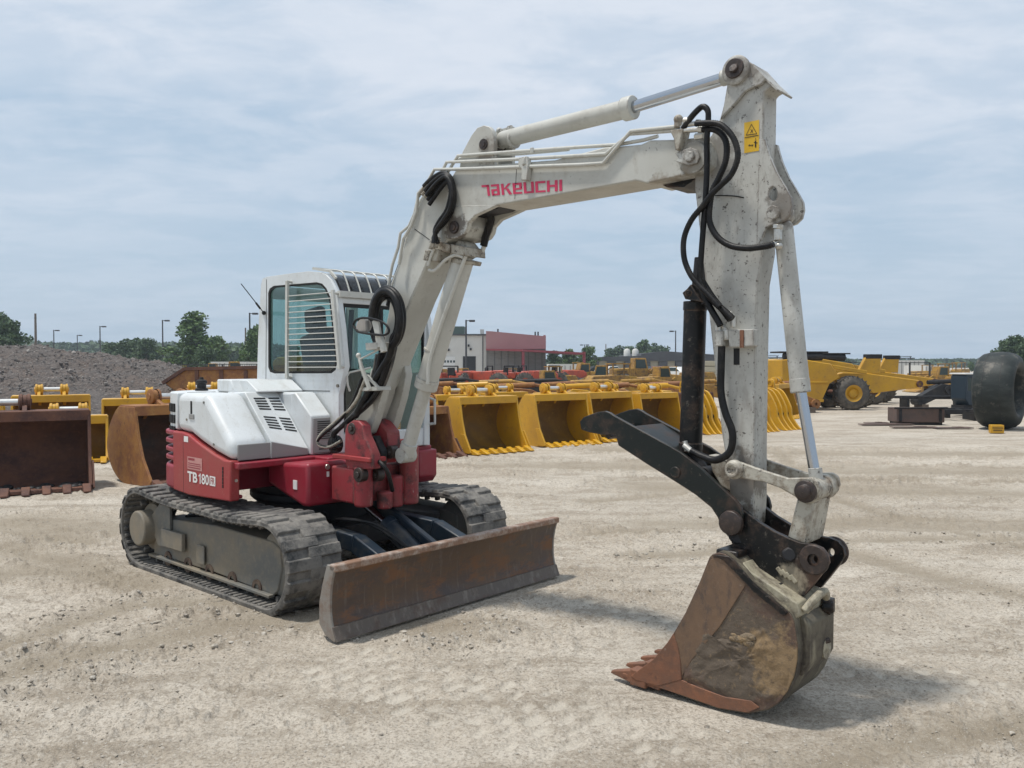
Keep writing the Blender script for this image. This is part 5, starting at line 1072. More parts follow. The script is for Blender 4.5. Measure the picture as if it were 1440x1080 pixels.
# loose stones: one uncountable mass
def stones():
    rg = np.random.default_rng(4); n = 42000
    r = 1.6 * np.exp(rg.random(n) ** .8 * math.log(16 / 1.6)); a = np.radians(rg.uniform(-36, 36, n)); X = r * np.sin(a); Y = r * np.cos(a)
    clus = fbm(X, Y, .8, 3, 91) + fbm(X, Y, 4, 2, 92) * .6
    rut = np.zeros(n)
    for pts, w, dep in RUTS[:3]:
        b, sg, pos = along(X, Y, pts); rut = np.maximum(rut, np.exp(-((b - w * 1.5) / (w * .8)) ** 2))
    keep = rg.random(n) < np.clip(.25 + clus * 2.2 + rut, .04, 1); X, Y, rut = X[keep], Y[keep], rut[keep]; n = len(X)
    Z = gheight(X, Y)[0]
    size = .0025 + .004 * rg.random(n) + (rg.random(n) < .05) * rg.random(n) * .007 + (rg.random(n) < rut * .4) * rg.random(n) * .012
    size = size * (1 + np.hypot(X, Y) * .05)
    bm = bmesh.new(); bmesh.ops.create_icosphere(bm, subdivisions=1, radius=1); base = np.array([v.co[:] for v in bm.verts]); fc = np.array([[v.index for v in f.verts] for f in bm.faces]); bm.free()
    m = len(base); P = base[None] * rg.uniform(.6, 1.3, (n, m, 1)); ang = rg.uniform(0, 6.28, n); ca, sa = np.cos(ang), np.sin(ang)
    sx, sy, sz = rg.uniform(.8, 1.4, n), rg.uniform(.7, 1.1, n), rg.uniform(.45, .8, n)
    px_ = P[..., 0] * sx[:, None]; py_ = P[..., 1] * sy[:, None]; x = (px_ * ca[:, None] - py_ * sa[:, None]) * size[:, None] + X[:, None]; y = (px_ * sa[:, None] + py_ * ca[:, None]) * size[:, None] + Y[:, None]
    z = P[..., 2] * sz[:, None] * size[:, None] + (Z + size * .05)[:, None]
    co = np.stack([x, y, z], -1).reshape(-1, 3); F_ = (fc[None] + (np.arange(n) * m)[:, None, None]).reshape(-1, 3)
    me = bpy.data.meshes.new('loose_gravel'); me.from_pydata(co.tolist(), [], F_.tolist()); o = bpy.data.objects.new('loose_gravel', me); COL.objects.link(o)
    me.materials.append(M('loose_stone', (.36, .32, .26), .9, 0, [('n', 9, .45, .55, (.22, .19, .155), .9), ('n', 23, .5, .6, (.46, .43, .38), .8)]))
    tag(o, 'pale loose pebbles and clods scattered over the dirt yard', 'gravel', kind='stuff'); return o
stones()

# sky and sun
SUN = Vector((-.315, -.04, .95)).normalized()
w = bpy.data.worlds.new("World"); scene.world = w; w.use_nodes = True; N = w.node_tree.nodes; L = w.node_tree.links
bg = N['Background']; bg.inputs[1].default_value = .1
sky = N.new('ShaderNodeTexSky'); sky.sky_type = 'NISHITA'; sky.sun_disc = False; sky.sun_elevation = math.asin(SUN.z); sky.sun_rotation = math.atan2(SUN.x, SUN.y)
sky.air_density = 1.3; sky.dust_density = 2.5; sky.ozone_density = 1.5
tc = N.new('ShaderNodeTexCoord'); sx = N.new('ShaderNodeSeparateXYZ'); L.new(tc.outputs['Generated'], sx.inputs[0])
def mth(op, a, b=None):
    n = N.new('ShaderNodeMath'); n.operation = op
    for i, x in enumerate((a, b)):
        if x is None: continue
        if isinstance(x, (int, float)): n.inputs[i].default_value = x
        else: L.new(x, n.inputs[i])
    return n.outputs[0]
zz_ = mth('ADD', mth('MAXIMUM', sx.outputs[2], 0), .10)
cb = N.new('ShaderNodeCombineXYZ'); L.new(mth('DIVIDE', sx.outputs[0], zz_), cb.inputs[0]); L.new(mth('DIVIDE', sx.outputs[1], zz_), cb.inputs[1])
def cl(sc, det, ro, off, dist=0.):
    mp = N.new('ShaderNodeMapping'); L.new(cb.outputs[0], mp.inputs[0]); mp.inputs['Scale'].default_value = sc; mp.inputs['Location'].default_value = off; mp.inputs['Rotation'].default_value = (0, 0, .25)
    t = N.new('ShaderNodeTexNoise'); L.new(mp.outputs[0], t.inputs['Vector']); t.inputs['Scale'].default_value = 1; t.inputs['Detail'].default_value = det; t.inputs['Roughness'].default_value = ro; t.inputs['Distortion'].default_value = dist
    return t.outputs['Fac']
def rg_(s, lo, hi, a=0., b=1.):
    r = N.new('ShaderNodeMapRange'); r.interpolation_type = 'SMOOTHSTEP'; L.new(s, r.inputs[0]); r.inputs[1].default_value = lo; r.inputs[2].default_value = hi; r.inputs[3].default_value = a; r.inputs[4].default_value = b; return r.outputs[0]
big = rg_(cl((.38, .62, 1), 4, .5, (3.2, 1.1, 0), .3), .38, .58); det = rg_(cl((2.0, 2.3, 1), 9, .60, (.3, 5.2, 0), .5), .40, .60); fine = rg_(cl((6, 11, 1), 6, .6, (4, 2, 0), .2), .35, .7)
elev = rg_(sx.outputs[2], .06, .34)
dens = mth('MULTIPLY', mth('ADD', mth('MULTIPLY', big, .42), mth('ADD', mth('MULTIPLY', det, .40), mth('MULTIPLY', fine, .14))), mth('ADD', mth('MULTIPLY', elev, .62), .30))
dens = mth('MINIMUM', mth('ADD', dens, .18), 1.)
mx = N.new('ShaderNodeMix'); mx.data_type = 'RGBA'; L.new(dens, mx.inputs[0]); mx.inputs[7].default_value = (5.5, 6.0, 6.75, 1)
hz = N.new('ShaderNodeMix'); hz.data_type = 'RGBA'; hz.inputs[0].default_value = .85; L.new(sky.outputs[0], hz.inputs[6]); hz.inputs[7].default_value = (3.1, 4.25, 5.5, 1)
L.new(hz.outputs[2], mx.inputs[6])
L.new(mx.outputs[2], bg.inputs[0])
sl = bpy.data.lights.new('sun', 'SUN'); so = bpy.data.objects.new('sun', sl); COL.objects.link(so); sl.energy = 2.7; sl.angle = R(5); sl.color = (1, .955, .89)
so.rotation_euler = SUN.to_track_quat('Z', 'Y').to_euler(); so.location = (0, 0, 30)
scene.view_settings.view_transform = 'Standard'; scene.view_settings.look = 'None'; scene.view_settings.exposure = .38; scene.view_settings.gamma = 1
# ================================================================== THE YARD BEHIND
fm = {}
fm['iny'] = M('far_dark_yellow_inside', (.20, .105, .012), .6, 0, [('n', 2, .42, .62, (.12, .065, .015), .8), ('f', 8, .55, .68, (.30, .17, .03), .5)], (9, .15))  # darker yellow for bucket insides, dirt and shade put into the colour
fm['yel'] = M('far_yellow_paint', (.56, .30, .010), .42, 0, [('n', 1.6, .42, .7, (.40, .21, .02), .7), ('f', 9, .56, .7, (.22, .13, .05), .6)], (9, .1))
fm['yel2'] = M('far_dull_yellow', (.42, .235, .03), .6, 0, [('n', 1.5, .4, .65, (.26, .14, .045), .85), ('f', 5, .48, .62, (.09, .05, .03), .8)], (9, .2))
fm['ryel'] = M('far_rusty_yellow', (.30, .135, .035), .7, .0, [('f', 3, .42, .6, (.19, .075, .035), .9), ('f', 9, .52, .66, (.36, .19, .06), .7), ('f', 5, .58, .68, (.07, .035, .025), .7)], (16, .3))
fm['rust'] = M('far_dark_rust', (.135, .058, .034), .75, 0, [('f', 3, .42, .62, (.06, .028, .024), .9), ('f', 12, .54, .7, (.20, .09, .055), .6)], (16, .4))
fm['inner'] = M('far_worn_steel', (.10, .05, .035), .6, .3, [('f', 3, .45, .62, (.05, .035, .03), .9), ('f', 10, .55, .7, (.22, .13, .08), .5)], (12, .3))
fm['chr'] = M('far_bright_pin', (.68, .68, .66), .3, .7, [('n', 9, .5, .7, (.4, .38, .34), .5)])
fm['tyre'] = M('far_dusty_tyre', (.055, .052, .048), .85, 0, [('f', 3, .42, .64, (.20, .175, .14), .65)], (20, .4))
fm['tyre2'] = M('far_green_black_tyre', (.018, .023, .022), .55, 0, [('f', (2, 2, 5), .45, .65, (.045, .052, .048), .7), ('f', 2, .55, .66, (.2, .18, .15), .5)], (10, .25))
fm['red'] = M('far_orange_red_paint', (.50, .085, .045), .5, 0, [('f', 3, .45, .64, (.24, .07, .05), .8)])
fm['blk'] = M('far_black_paint', (.02, .02, .022), .6, 0, [('f', 4, .5, .7, (.07, .06, .05), .5)])
fm['navy'] = M('far_navy_cab', (.012, .028, .045), .45)
fm['win'] = M('far_dark_window', (.03, .05, .05), .12)
fm['beige'] = M('far_beige_paint', (.42, .31, .20), .7, 0, [('f', 5, .45, .62, (.26, .17, .10), .8)], (12, .3))
fm['steel'] = M('far_brown_scrap', (.13, .085, .07), .75, 0, [('f', 3, .45, .65, (.07, .06, .055), .8)], (12, .3))
fm['wwall'] = M('far_white_siding', (.62, .61, .57), .7, 0, [('n', .5, .45, .7, (.52, .50, .46), .5)])
fm['mauve'] = M('far_mauve_parapet', (.36, .19, .19), .7, 0, [('n', .6, .45, .7, (.31, .17, .17), .5)])
fm['maroon'] = M('far_maroon_trim', (.22, .035, .045), .6)
fm['block'] = M('far_grey_block_wall', (.23, .22, .205), .85, 0, [('n', (1, 1, 6), .45, .6, (.18, .172, .16), .6)])
fm['roof'] = M('far_charcoal_roof', (.05, .05, .055), .7, 0, [('n', .4, .45, .6, (.07, .07, .07), .5)])
fm['tan'] = M('far_tan_wall', (.42, .38, .28), .8)
fm['green'] = M('far_green_unit', (.08, .12, .10), .6)
fm['pole'] = M('far_dark_pole', (.03, .03, .033), .5)
fm['wood'] = M('far_wood_pole', (.13, .105, .085), .9)
fm['whitev'] = M('far_white_vehicle', (.68, .68, .66), .4)
fm['trunk'] = M('far_bark', (.09, .07, .05), .95)
fm['leaf'] = M('far_leaf_green', (.085, .15, .038), .7, 0, [('n', .5, .4, .62, (.045, .09, .027), .85), ('n', 2.2, .5, .68, (.14, .20, .06), .6)])
fm['leaf2'] = M('far_leaf_deep_green', (.055, .10, .035), .7, 0, [('n', .5, .4, .62, (.03, .06, .025), .85), ('n', 2, .5, .68, (.09, .14, .045), .6)])
fm['rock'] = M('far_broken_stone', (.21, .19, .175), .95, 0, [('n', 1.1, .42, .6, (.10, .09, .085), .9), ('n', 2.3, .52, .62, (.36, .33, .30), .8)])
fm['pile'] = M('far_crushed_asphalt', (.20, .175, .16), .95, 0, [('n', .5, .4, .6, (.21, .165, .14), .8), ('f', 4, .46, .60, (.10, .092, .088), .75), ('f', 9, .56, .66, (.36, .33, .29), .75)], (7, 1., .35))

def B(mb, name, m, parent, **k): return mb.build(name, fm[m], parent, **k)
def dig_bucket(loc, a, w, h, dp, nt, body, inner, tooth, pin='chr', ears=2, cutter=True, **tg):
    root = empty('digging_bucket', loc, a, **tg); X0, X1 = -w / 2, w / 2
    back = [(0, .02), (dp * .3, .0), (dp * .62, .0), (dp * .86, h * .14), (dp * .99, h * .36), (dp, h * .55), (dp * .93, h * .75), (dp * .80, h * .92), (dp * .70, h)]
    bsm = [(p.x, p.y) for p in catmull([(y, z, 0) for y, z in back], 4)]
    # side plates
    edge = [(dp * .34, h), (dp * .31, h * .86), (dp * .26, h * .62), (dp * .17, h * .36), (dp * .04, h * .16), (-.02, .08)]
    poly = bsm + edge
    for sx, nm in ((-1, 'side_plate'), (1, 'side_plate')):
        x = X0 if sx < 0 else X1; mb = MB(); n = len(poly); th = .028 * sx
        mb.add([(x + th * .5, y, z) for y, z in poly] + [(x - th, y, z) for y, z in poly], [tuple(range(n)), tuple(range(2 * n - 1, n - 1, -1))] + [(i, (i + 1) % n, n + (i + 1) % n, n + i) for i in range(n)])
        sp = B(mb, nm, body, root, bevel=.006)
        if cutter:
            cpoly = [(dp * .17 - .03, h * .36), (dp * .04 - .04, h * .16), (-.07, .05), (.0, .03), (dp * .2, .04), (dp * .17, h * .15), (dp * .27, h * .36)]
            mb = MB(); n = len(cpoly); x2 = x + .02 * sx
            mb.add([(x2 + .02 * sx, y, z) for y, z in cpoly] + [(x2 - .003 * sx, y, z) for y, z in cpoly], [tuple(range(n)), tuple(range(2 * n - 1, n - 1, -1))] + [(i, (i + 1) % n, n + (i + 1) % n, n + i) for i in range(n)])
            B(mb, 'side_cutter', tooth, sp, bevel=.004)
        for k in range(3):
            mb = MB(); mb.bb(x + .012 * sx, x + .05 * sx, dp * .58, dp * .72, h * (.28 + .2 * k), h * (.28 + .2 * k) + .018) if False else None
    mb = MB(); n = len(bsm); o = [(X0, y, z) for y, z in bsm] + [(X1, y, z) for y, z in bsm]; t_ = .025
    inn = [(y - t_ * .6, z + (t_ if z < h * .5 else t_ * .2)) for y, z in bsm]; inn[-1] = (bsm[-1][0] - t_, bsm[-1][1])
    o += [(X0, y, z) for y, z in inn] + [(X1, y, z) for y, z in inn]
    fs = []
    for i in range(n - 1): fs += [(i, i + 1, n + i + 1, n + i), (2 * n + i, 3 * n + i, 3 * n + i + 1, 2 * n + i + 1)]
    fs += [(0, n, 3 * n, 2 * n), (n - 1, 3 * n - 1, 4 * n - 1, 2 * n - 1)]
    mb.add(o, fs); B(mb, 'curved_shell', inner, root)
    mb = MB(); mb.bb(X0, X1, dp * .34, dp * .70, h - .02, h + .02); mb.bb(X0, X1, dp * .33, dp * .36, h - .13, h + .015); B(mb, 'top_plate', body, root, bevel=.008)
    mb = MB(); mb.prism([(-.06, .015), (dp * .25, .01), (dp * .25, .05), (-.05, .06)], X0, X1, 's'); 
    B(mb, 'cutting_lip', tooth, root, bevel=.004)
    for k in range(nt):
        x = X0 + .06 + (w - .12) * k / (nt - 1); mb = MB()
        mb.add([(x - .06, 0, .0), (x + .06, 0, .0), (x + .055, 0, .11), (x - .055, 0, .11), (x - .045, -.24, .01), (x + .045, -.24, .01), (x + .045, -.235, .035), (x - .045, -.235, .035)], [(0, 3, 2, 1), (4, 5, 6, 7), (0, 1, 5, 4), (1, 2, 6, 5), (2, 3, 7, 6), (3, 0, 4, 7)])
        B(mb, 'tooth', tooth, root, bevel=.01)
    ey, ez = dp * .62, h + .13
    for k in range(ears):
        x = (k - (ears - 1) / 2) * .46; mb = MB()
        pr = arc(ey, ez, .10, -20, 200, 10) + [(dp * .36, h), (dp * .36, h - .08), (dp * .70, h - .02), (dp * .86, h * .8)]
        mb.prism([(y, z) for y, z in pr], x - .03, x + .03, 's'); e = B(mb, 'ear_plate', body, root, bevel=.006)
        for sx in (-1, 1):
            mb = MB(); mb.lathe((x + .03 * sx, ey, ez), (sx, 0, 0), [(0, .115), (.035, .115), (.045, .09), (.045, .05), (.06, .045), (.06, .001)], 20); B(mb, 'pin_boss', body, e)
    mb = MB(); mb.cyl((-(ears - 1) * .23, ey, ez), ((ears - 1) * .23, ey, ez), .048, seg=14); B(mb, 'mounting_pin', pin, root)
    return root
def world(px, py): p = G(px, py); return (p.x, p.y, 0)
def mid(px, py, a, w):      # centre of the lip from its image-left toe
    p = G(px, py); return (p.x + math.cos(a) * w / 2, p.y + math.sin(a) * w / 2, 0)
gR = 'yellow excavator buckets lined up on the right of the machine'; gL = 'excavator buckets parked on the left'
a38 = R(38)
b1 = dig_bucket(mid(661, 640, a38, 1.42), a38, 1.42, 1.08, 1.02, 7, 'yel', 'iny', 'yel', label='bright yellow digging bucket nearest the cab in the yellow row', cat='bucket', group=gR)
def again(src, loc, a, label, group=gR, sc=1):
    c = copy_tree(src); c.location = loc; c.rotation_euler.z = a; c['label'] = label; c['group'] = group; c.scale = (sc, sc, sc); return c
again(b1, mid(766, 629.5, R(35), 1.42), R(35), 'second bright yellow digging bucket from the cab, between two like it')
again(b1, mid(845, 622, R(41), 1.42), R(41), 'yellow digging bucket seen just above the black thumb tip')
again(b1, mid(913, 616, a38, 1.42), a38, 'yellow digging bucket beside the glossy black cylinder, with thumb plates in front', sc=.95)
dig_bucket(mid(596, 647, R(46), .9), R(46), .9, .92, 1.0, 4, 'ryel', 'rust', 'rust', label='rusty orange digging bucket half hidden behind the cab handrail', cat='bucket', group=gR)
dig_bucket(mid(972, 611, R(34), 1.1), R(34), 1.1, 1.0, .9, 6, 'rust', 'rust', 'ryel', label='dark rusty bucket glimpsed between the black cylinder and the arm', cat='bucket', group=gR)
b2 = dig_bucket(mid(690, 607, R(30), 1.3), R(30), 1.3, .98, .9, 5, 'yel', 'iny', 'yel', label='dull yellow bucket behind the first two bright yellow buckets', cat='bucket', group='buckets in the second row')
for px, py, lb in ((620, 610, 'dull yellow bucket behind the cab handrail, left end of the second row'), (765, 603, 'dull yellow bucket behind the second and third bright yellow buckets'), (845, 600, 'dull yellow bucket above the thumb tip in the second row'), (905, 598, 'dull yellow bucket left of the black cylinder in the second row')):
    again(b2, mid(px, py, R(30), 1.3), R(30), lb, 'buckets in the second row', .96)
# left side
wA = 2.05; aA = R(29); pA = G(129, 690)
A_ = dig_bucket((pA.x - math.cos(aA) * wA / 2, pA.y - math.sin(aA) * wA / 2, 0), aA, wA, 1.08, 1.1, 9, 'rust', 'rust', 'rust', label='large dark rusty bucket cut off by the left edge, teeth along the ground', cat='bucket', group=gL)
mb = MB(); rq = random.Random(2)
for k in range(60): mb.sphere((rq.uniform(-.9, .9), rq.uniform(.15, .5), .05), rq.uniform(.03, .08), 7, 5, (1, 1, .6))
dd = mb.build('dirt_in_bucket', mt['dark']); dd.location = A_.location; dd.rotation_euler.z = aA; tag(dd, 'dark dirt and leaves lying inside the large rusty bucket', 'dirt', kind='stuff')
aB = R(50)
dig_bucket(mid(212, 686, aB, 1.4), aB, 1.4, 1.12, 1.3, 5, 'ryel', 'inner', 'rust', label='orange rust and yellow bucket right behind the red counterweight', cat='bucket', group=gL, cutter=False)
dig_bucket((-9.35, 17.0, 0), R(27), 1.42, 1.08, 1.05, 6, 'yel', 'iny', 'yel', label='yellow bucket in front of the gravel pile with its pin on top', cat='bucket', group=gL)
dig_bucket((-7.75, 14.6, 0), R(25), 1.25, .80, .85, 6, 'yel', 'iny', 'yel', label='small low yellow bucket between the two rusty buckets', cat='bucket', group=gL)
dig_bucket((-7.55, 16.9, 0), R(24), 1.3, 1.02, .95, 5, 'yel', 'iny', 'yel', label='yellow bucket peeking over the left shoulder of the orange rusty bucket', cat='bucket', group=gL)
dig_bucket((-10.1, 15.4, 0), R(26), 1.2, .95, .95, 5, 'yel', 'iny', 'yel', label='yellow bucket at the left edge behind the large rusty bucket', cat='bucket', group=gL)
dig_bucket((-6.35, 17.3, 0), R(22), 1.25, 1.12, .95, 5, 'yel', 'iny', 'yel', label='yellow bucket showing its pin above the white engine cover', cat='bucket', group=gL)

# rake buckets with curved tines behind the arm
def rake(loc, a, w, n, **tg):
    root = empty('rake_bucket', loc, a, **tg)
    for k in range(n):
        x = -w / 2 + w * k / (n - 1); mb = MB(); pr = [(p.x, p.y) for p in catmull([(.0, .01, 0), (.12, .10, 0), (.30, .34, 0), (.36, .62, 0), (.62, 1.02, 0), (.95, 1.12, 0)], 4)]
        pr2 = [(p.x, p.y) for p in catmull([(.95, .96, 0), (.75, .86, 0), (.60, .56, 0), (.52, .30, 0), (.3, .06, 0), (.1, .0, 0)], 4)]
        mb.prism(pr + pr2, x - .03, x + .03, 's'); B(mb, 'tine', 'yel', root, bevel=.006)
    for y, z, m in ((.46, .42, 'blk'), (.55, .66, 'blk'), (.85, 1.0, 'yel')):
        mb = MB(); mb.cyl((-w / 2, y, z), (w / 2, y, z), .055, seg=10); B(mb, 'cross_tube', m, root)
    for x in (-.28, .2):
        mb = MB(); mb.prism(arc(.95, 1.22, .12, 0, 180, 8) + [(.8, .95), (1.1, .95)], x, x + .06, 's'); mb.lathe((x - .02, .95, 1.22), (1, 0, 0), [(0, .06), (0, .1), (.1, .1), (.1, .06)], 14); B(mb, 'ear_plate', 'yel', root, bevel=.005)
    return root
rk = rake(mid(1076, 609, R(36), .62), R(36), .62, 4, label='yellow rake bucket with curved tines just right of the arm', cat='rake bucket', group='rake buckets behind the arm')
c = copy_tree(rk); p = mid(1108, 606, R(36), .62); c.location = p; c['label'] = 'yellow rake bucket seen left of the chrome rod, second from the arm'
c = copy_tree(rk); c.location = mid(1000, 612, R(36), .62); c['label'] = 'yellow rake bucket between the black cylinder and the arm'
again(b1, mid(1112, 589, R(55), 1.1), R(55), 'yellow bucket with its toe sticking out right of the chrome rod')

# gravel pile
def pile():
    n = 220; m = 120; cx, cy = -22.6, 37; rx, ry = 13.5, 9.5
    xs = np.linspace(-1, 1, n); ys = np.linspace(-1, 1, m); X, Y = np.meshgrid(xs, ys, indexing='ij'); r = np.hypot(X * 1.0, Y)
    def zf(X, Y):
        r = np.hypot(X, Y); Z = np.clip(1 - r, 0, 1) ** .72 * 2.75; Z = np.minimum(Z, 2.5 + fbm(X * 9, Y * 9, .6, 3, 2) * .35); return Z + (fbm(X * rx, Y * ry, .8, 4, 3) * .5 + fbm(X * rx, Y * ry, 4, 4, 6, .7) * .42) * np.clip((1 - r) * 5, 0, 1)
    Z = np.clip(1 - r, 0, 1) ** .72 * 2.75; Z = np.minimum(Z, 2.5 + fbm(X * 9, Y * 9, .6, 3, 2) * .35) ; Z = Z + (fbm(X * rx, Y * ry, .8, 4, 3) * .5 + fbm(X * rx, Y * ry, 4, 4, 6, .7) * .42) * np.clip((1 - r) * 5, 0, 1)
    Z = np.where(r > 1, -.05, Z)
    co = np.stack([X * rx + cx, Y * ry + cy, Z], -1).reshape(-1, 3); i, j = np.meshgrid(np.arange(n - 1), np.arange(m - 1), indexing='ij')
    q = np.stack([i * m + j, (i + 1) * m + j, (i + 1) * m + j + 1, i * m + j + 1], -1).reshape(-1, 4)
    me = bpy.data.meshes.new('gravel_pile'); me.from_pydata(co.tolist(), [], q.tolist()); me.polygons.foreach_set('use_smooth', [True] * len(me.polygons)); me.materials.append(fm['pile'])
    o = bpy.data.objects.new('gravel_pile', me); COL.objects.link(o); tag(o, 'broad grey brown heap of crushed stone behind the buckets on the left', 'gravel pile')
    rg = np.random.default_rng(8); k = 7000; a = rg.uniform(0, 6.28, k); rr_ = rg.random(k) ** .5 * .97; X = np.cos(a) * rr_; Y = -np.abs(np.sin(a) * rr_) + .15; ok = np.hypot(X, Y) < .98; X, Y = X[ok], Y[ok]; k = len(X); Z = zf(X, Y); s_ = .02 + .032 * rg.random(k) ** 2 + (rg.random(k) < .03) * .05
    bm = bmesh.new(); bmesh.ops.create_icosphere(bm, subdivisions=1, radius=1); bs = np.array([v.co[:] for v in bm.verts]); fc = np.array([[v.index for v in f.verts] for f in bm.faces]); bm.free()
    P = bs[None] * rg.uniform(.5, 1.4, (k, len(bs), 3)) * s_[:, None, None] + np.stack([X * rx + cx, Y * ry + cy, Z + s_ * .3], -1)[:, None, :]
    me = bpy.data.meshes.new('loose_rocks'); me.from_pydata(P.reshape(-1, 3).tolist(), [], (fc[None] + (np.arange(k) * len(bs))[:, None, None]).reshape(-1, 3).tolist()); me.materials.append(fm['rock']); q_ = bpy.data.objects.new('loose_rocks', me); COL.objects.link(q_); q_.parent = o; q_['kind'] = 'stuff'
pile()

# wheels and generic parts
def wheel(mb_parent, c, r, w, axis=(0, 1, 0), rim='yel2', tyre='tyre', lug=True):
    A = Vector(axis).normalized(); mb = MB(); c = Vector(c)
    mb.lathe(c - A * w / 2, A, [(0, r * .5), (-.0, r * .62), (.02, r * .86), (w * .18, r * .985), (w * .5, r), (w * .82, r * .985), (w - .02, r * .86), (w, r * .62), (w, r * .5)], 32)
    if lug:
        u = A.orthogonal().normalized(); v = A.cross(u)
        for k in range(22):
            for sd in (-1, 1):
                an = 2 * math.pi * (k + (.5 if sd > 0 else 0)) / 22; d = u * math.cos(an) + v * math.sin(an); an2 = an + .16; d2 = u * math.cos(an2) + v * math.sin(an2)
                mb.bar(c + d * (r * 1.005) + A * sd * w * .46, c + d2 * r * 1.005 + A * sd * .02, r * .055, r * .07, d)
    t = B(mb, 'wheel', tyre, mb_parent, smooth=.9)
    mb = MB(); mb.lathe(c - A * (w / 2 - .01), A, [(.06, .001), (.06, r * .2), (.03, r * .24), (.1, r * .3), (.02, r * .46), (0, r * .52), (w - .02, r * .52), (w - .04, r * .46), (w * .8, r * .3), (w * .9, r * .2), (w * .9, .001)], 24); B(mb, 'rim', rim, t)
    return t
# pull scrapers on the right
def scraper(loc, rz, **tg):
    root = empty('pull_scraper', loc, rz, **tg)      # local +x towards the hitch (image right)
    mb = MB(); mb.prism([(-2.3, .32), (-2.4, 1.9), (-1.7, 1.95), (-.45, 1.75), (-.1, 1.25), (-.5, 1.0), (-.8, .35)], -1.25, 1.25); B(mb, 'bowl', 'yel', root, bevel=.03)
    mb = MB(); mb.bb(-2.35, -.6, -1.30, -1.26, 1.02, 1.10); mb.bb(-2.35, -.75, -1.30, -1.26, .32, .42); B(mb, 'bowl_rib', 'yel', root, bevel=.01)
    mb = MB(); mb.cyl((-2.2, -1.0, 2.03), (-.7, -1.0, 2.03), .16, seg=14); mb.bb(-2.4, -.5, -1.15, -.2, 2.16, 2.22); B(mb, 'black_hood', 'blk', root, bevel=.02)
    mb = MB(); mb.prism([(-.4, 1.72), (1.0, 1.5), (1.0, 1.36), (-.3, 1.55)], -1.2, -1.05); mb.prism([(-.4, 1.72), (1.0, 1.5), (1.0, 1.36), (-.3, 1.55)], 1.05, 1.2); B(mb, 'yoke_arm', 'yel', root, bevel=.02)
    mb = MB(); mb.prism([(-.2, 1.3), (.3, 1.42), (1.2, 1.40), (3.35, 1.12), (3.5, 1.0), (3.45, .86), (3.3, .82), (1.5, .62), (1.1, .95), (.1, 1.0)], -.75, -.45); ar = B(mb, 'draft_arm', 'yel', root, bevel=.03)
    mb = MB(); mb.lathe((3.38, -.8, .97), (0, 1, 0), [(0, .05), (0, .13), (.4, .13), (.4, .05)], 16); B(mb, 'hitch_pin', 'rust', ar)
    mb = MB(); mb.prism([(.9, 1.38), (1.25, 2.05), (1.85, 2.05), (1.8, 1.36)], -.7, -.5); B(mb, 'raised_tower', 'yel', root, bevel=.02)
    mb = MB(); mb.bb(1.22, 1.88, -.72, -.48, 1.95, 2.12); B(mb, 'tower_cap', 'blk', root, bevel=.02)
    for x, y in ((.45, -1.05), (1.75, .8), (.5, .9)): wheel(root, (x, y, .64), .64, .6, (0.15, 1, 0), 'yel' if y < 0 else 'blk')
    mb = MB(); mb.cyl((.45, -1.0, .64), (.45, 1.0, .64), .09); mb.cyl((1.75, -.4, .64), (1.75, .9, .64), .09); B(mb, 'axle', 'rust', root)
    return root
s1 = scraper((12.3, 32.8, 0), R(6), label='yellow earth scraper in front on the right, its big wheel facing the camera', cat='scraper', group='pull scrapers on the right')
s2 = copy_tree(s1); s2.location = (15.0, 37.2, 0); s2.rotation_euler.z = R(2); s2['label'] = 'second yellow earth scraper behind, its tapering draft arm pointing right'
# big tyre at the right edge with an old loader arm
bt = empty('loose_tyre', (13.2, 22.7, 0), 0, label='huge smooth dark tyre at the right edge standing upright on the dirt', cat='tyre')
ax = Vector((.74, -.67, 0)).normalized(); mb = MB(); r, w_ = 1.04, 1.0
mb.lathe(Vector((0, 0, 1.03)) - ax * w_ / 2, ax, [(.03, .66), (.0, .80), (.04, .91), (.13, .985), (.28, 1.025), (.5, 1.045), (.72, 1.025), (.87, .985), (.96, .91), (1.0, .80), (.97, .66), (.9, .60), (.1, .60), (.03, .66)], 56); B(mb, 'tread', 'tyre2', bt, smooth=.9)
mb = MB()
for off in (.3, .7): mb.lathe(Vector((0, 0, 1.03)) - ax * w_ / 2 + ax * off, ax, [(-.006, 1.0), (-.006, 1.031), (.006, 1.031), (.006, 1.0)], 56)
mb.lathe(Vector((0, 0, 1.03)) - ax * w_ / 2, ax, [(.75, .64), (.70, .5), (.70, .3), (.70, .001)], 32)
B(mb, 'rim', 'blk', bt)
la_ = empty('loader_arm', (14.45, 22.3, 0), R(-20), label='muddy beige loader linkage at the right edge beside the huge tyre', cat='loader arm')
mb = MB(); mb.prism([(-.55, .12), (-.35, .02), (-.2, .12), (-.18, .5), (.0, .85), (.1, 1.15), (.3, 1.35), (.6, 1.5), (.6, 1.75), (.2, 1.7), (-.05, 1.5), (-.2, 1.2), (-.35, 1.1), (-.3, .85), (-.45, .5)], -.12, .12); lb2 = B(mb, 'arm_plate', 'beige', la_, bevel=.03)
for x, z in ((-.38, .2), (-.2, 1.15), (.25, 1.55)):
    mb = MB(); mb.lathe((x, -.2, z), (0, 1, 0), [(0, .04), (0, .13), (.4, .13), (.4, .04)], 16); B(mb, 'pivot_boss', 'beige', lb2, bevel=.01)
mb = MB(); mb.cyl((-.05, 0, 1.5), (.6, .1, 2.0), .09); B(mb, 'lift_cylinder', 'beige', la_)
ck = empty('wheel_chock', tuple(G(1401, 609)), R(-12), label='small yellow wheel chock at the foot of the huge tyre', cat='wheel chock')
mb = MB(); mb.bb(-.15, .15, -.1, .1, 0, .21); B(mb, 'chock_block', 'yel', ck, bevel=.012)
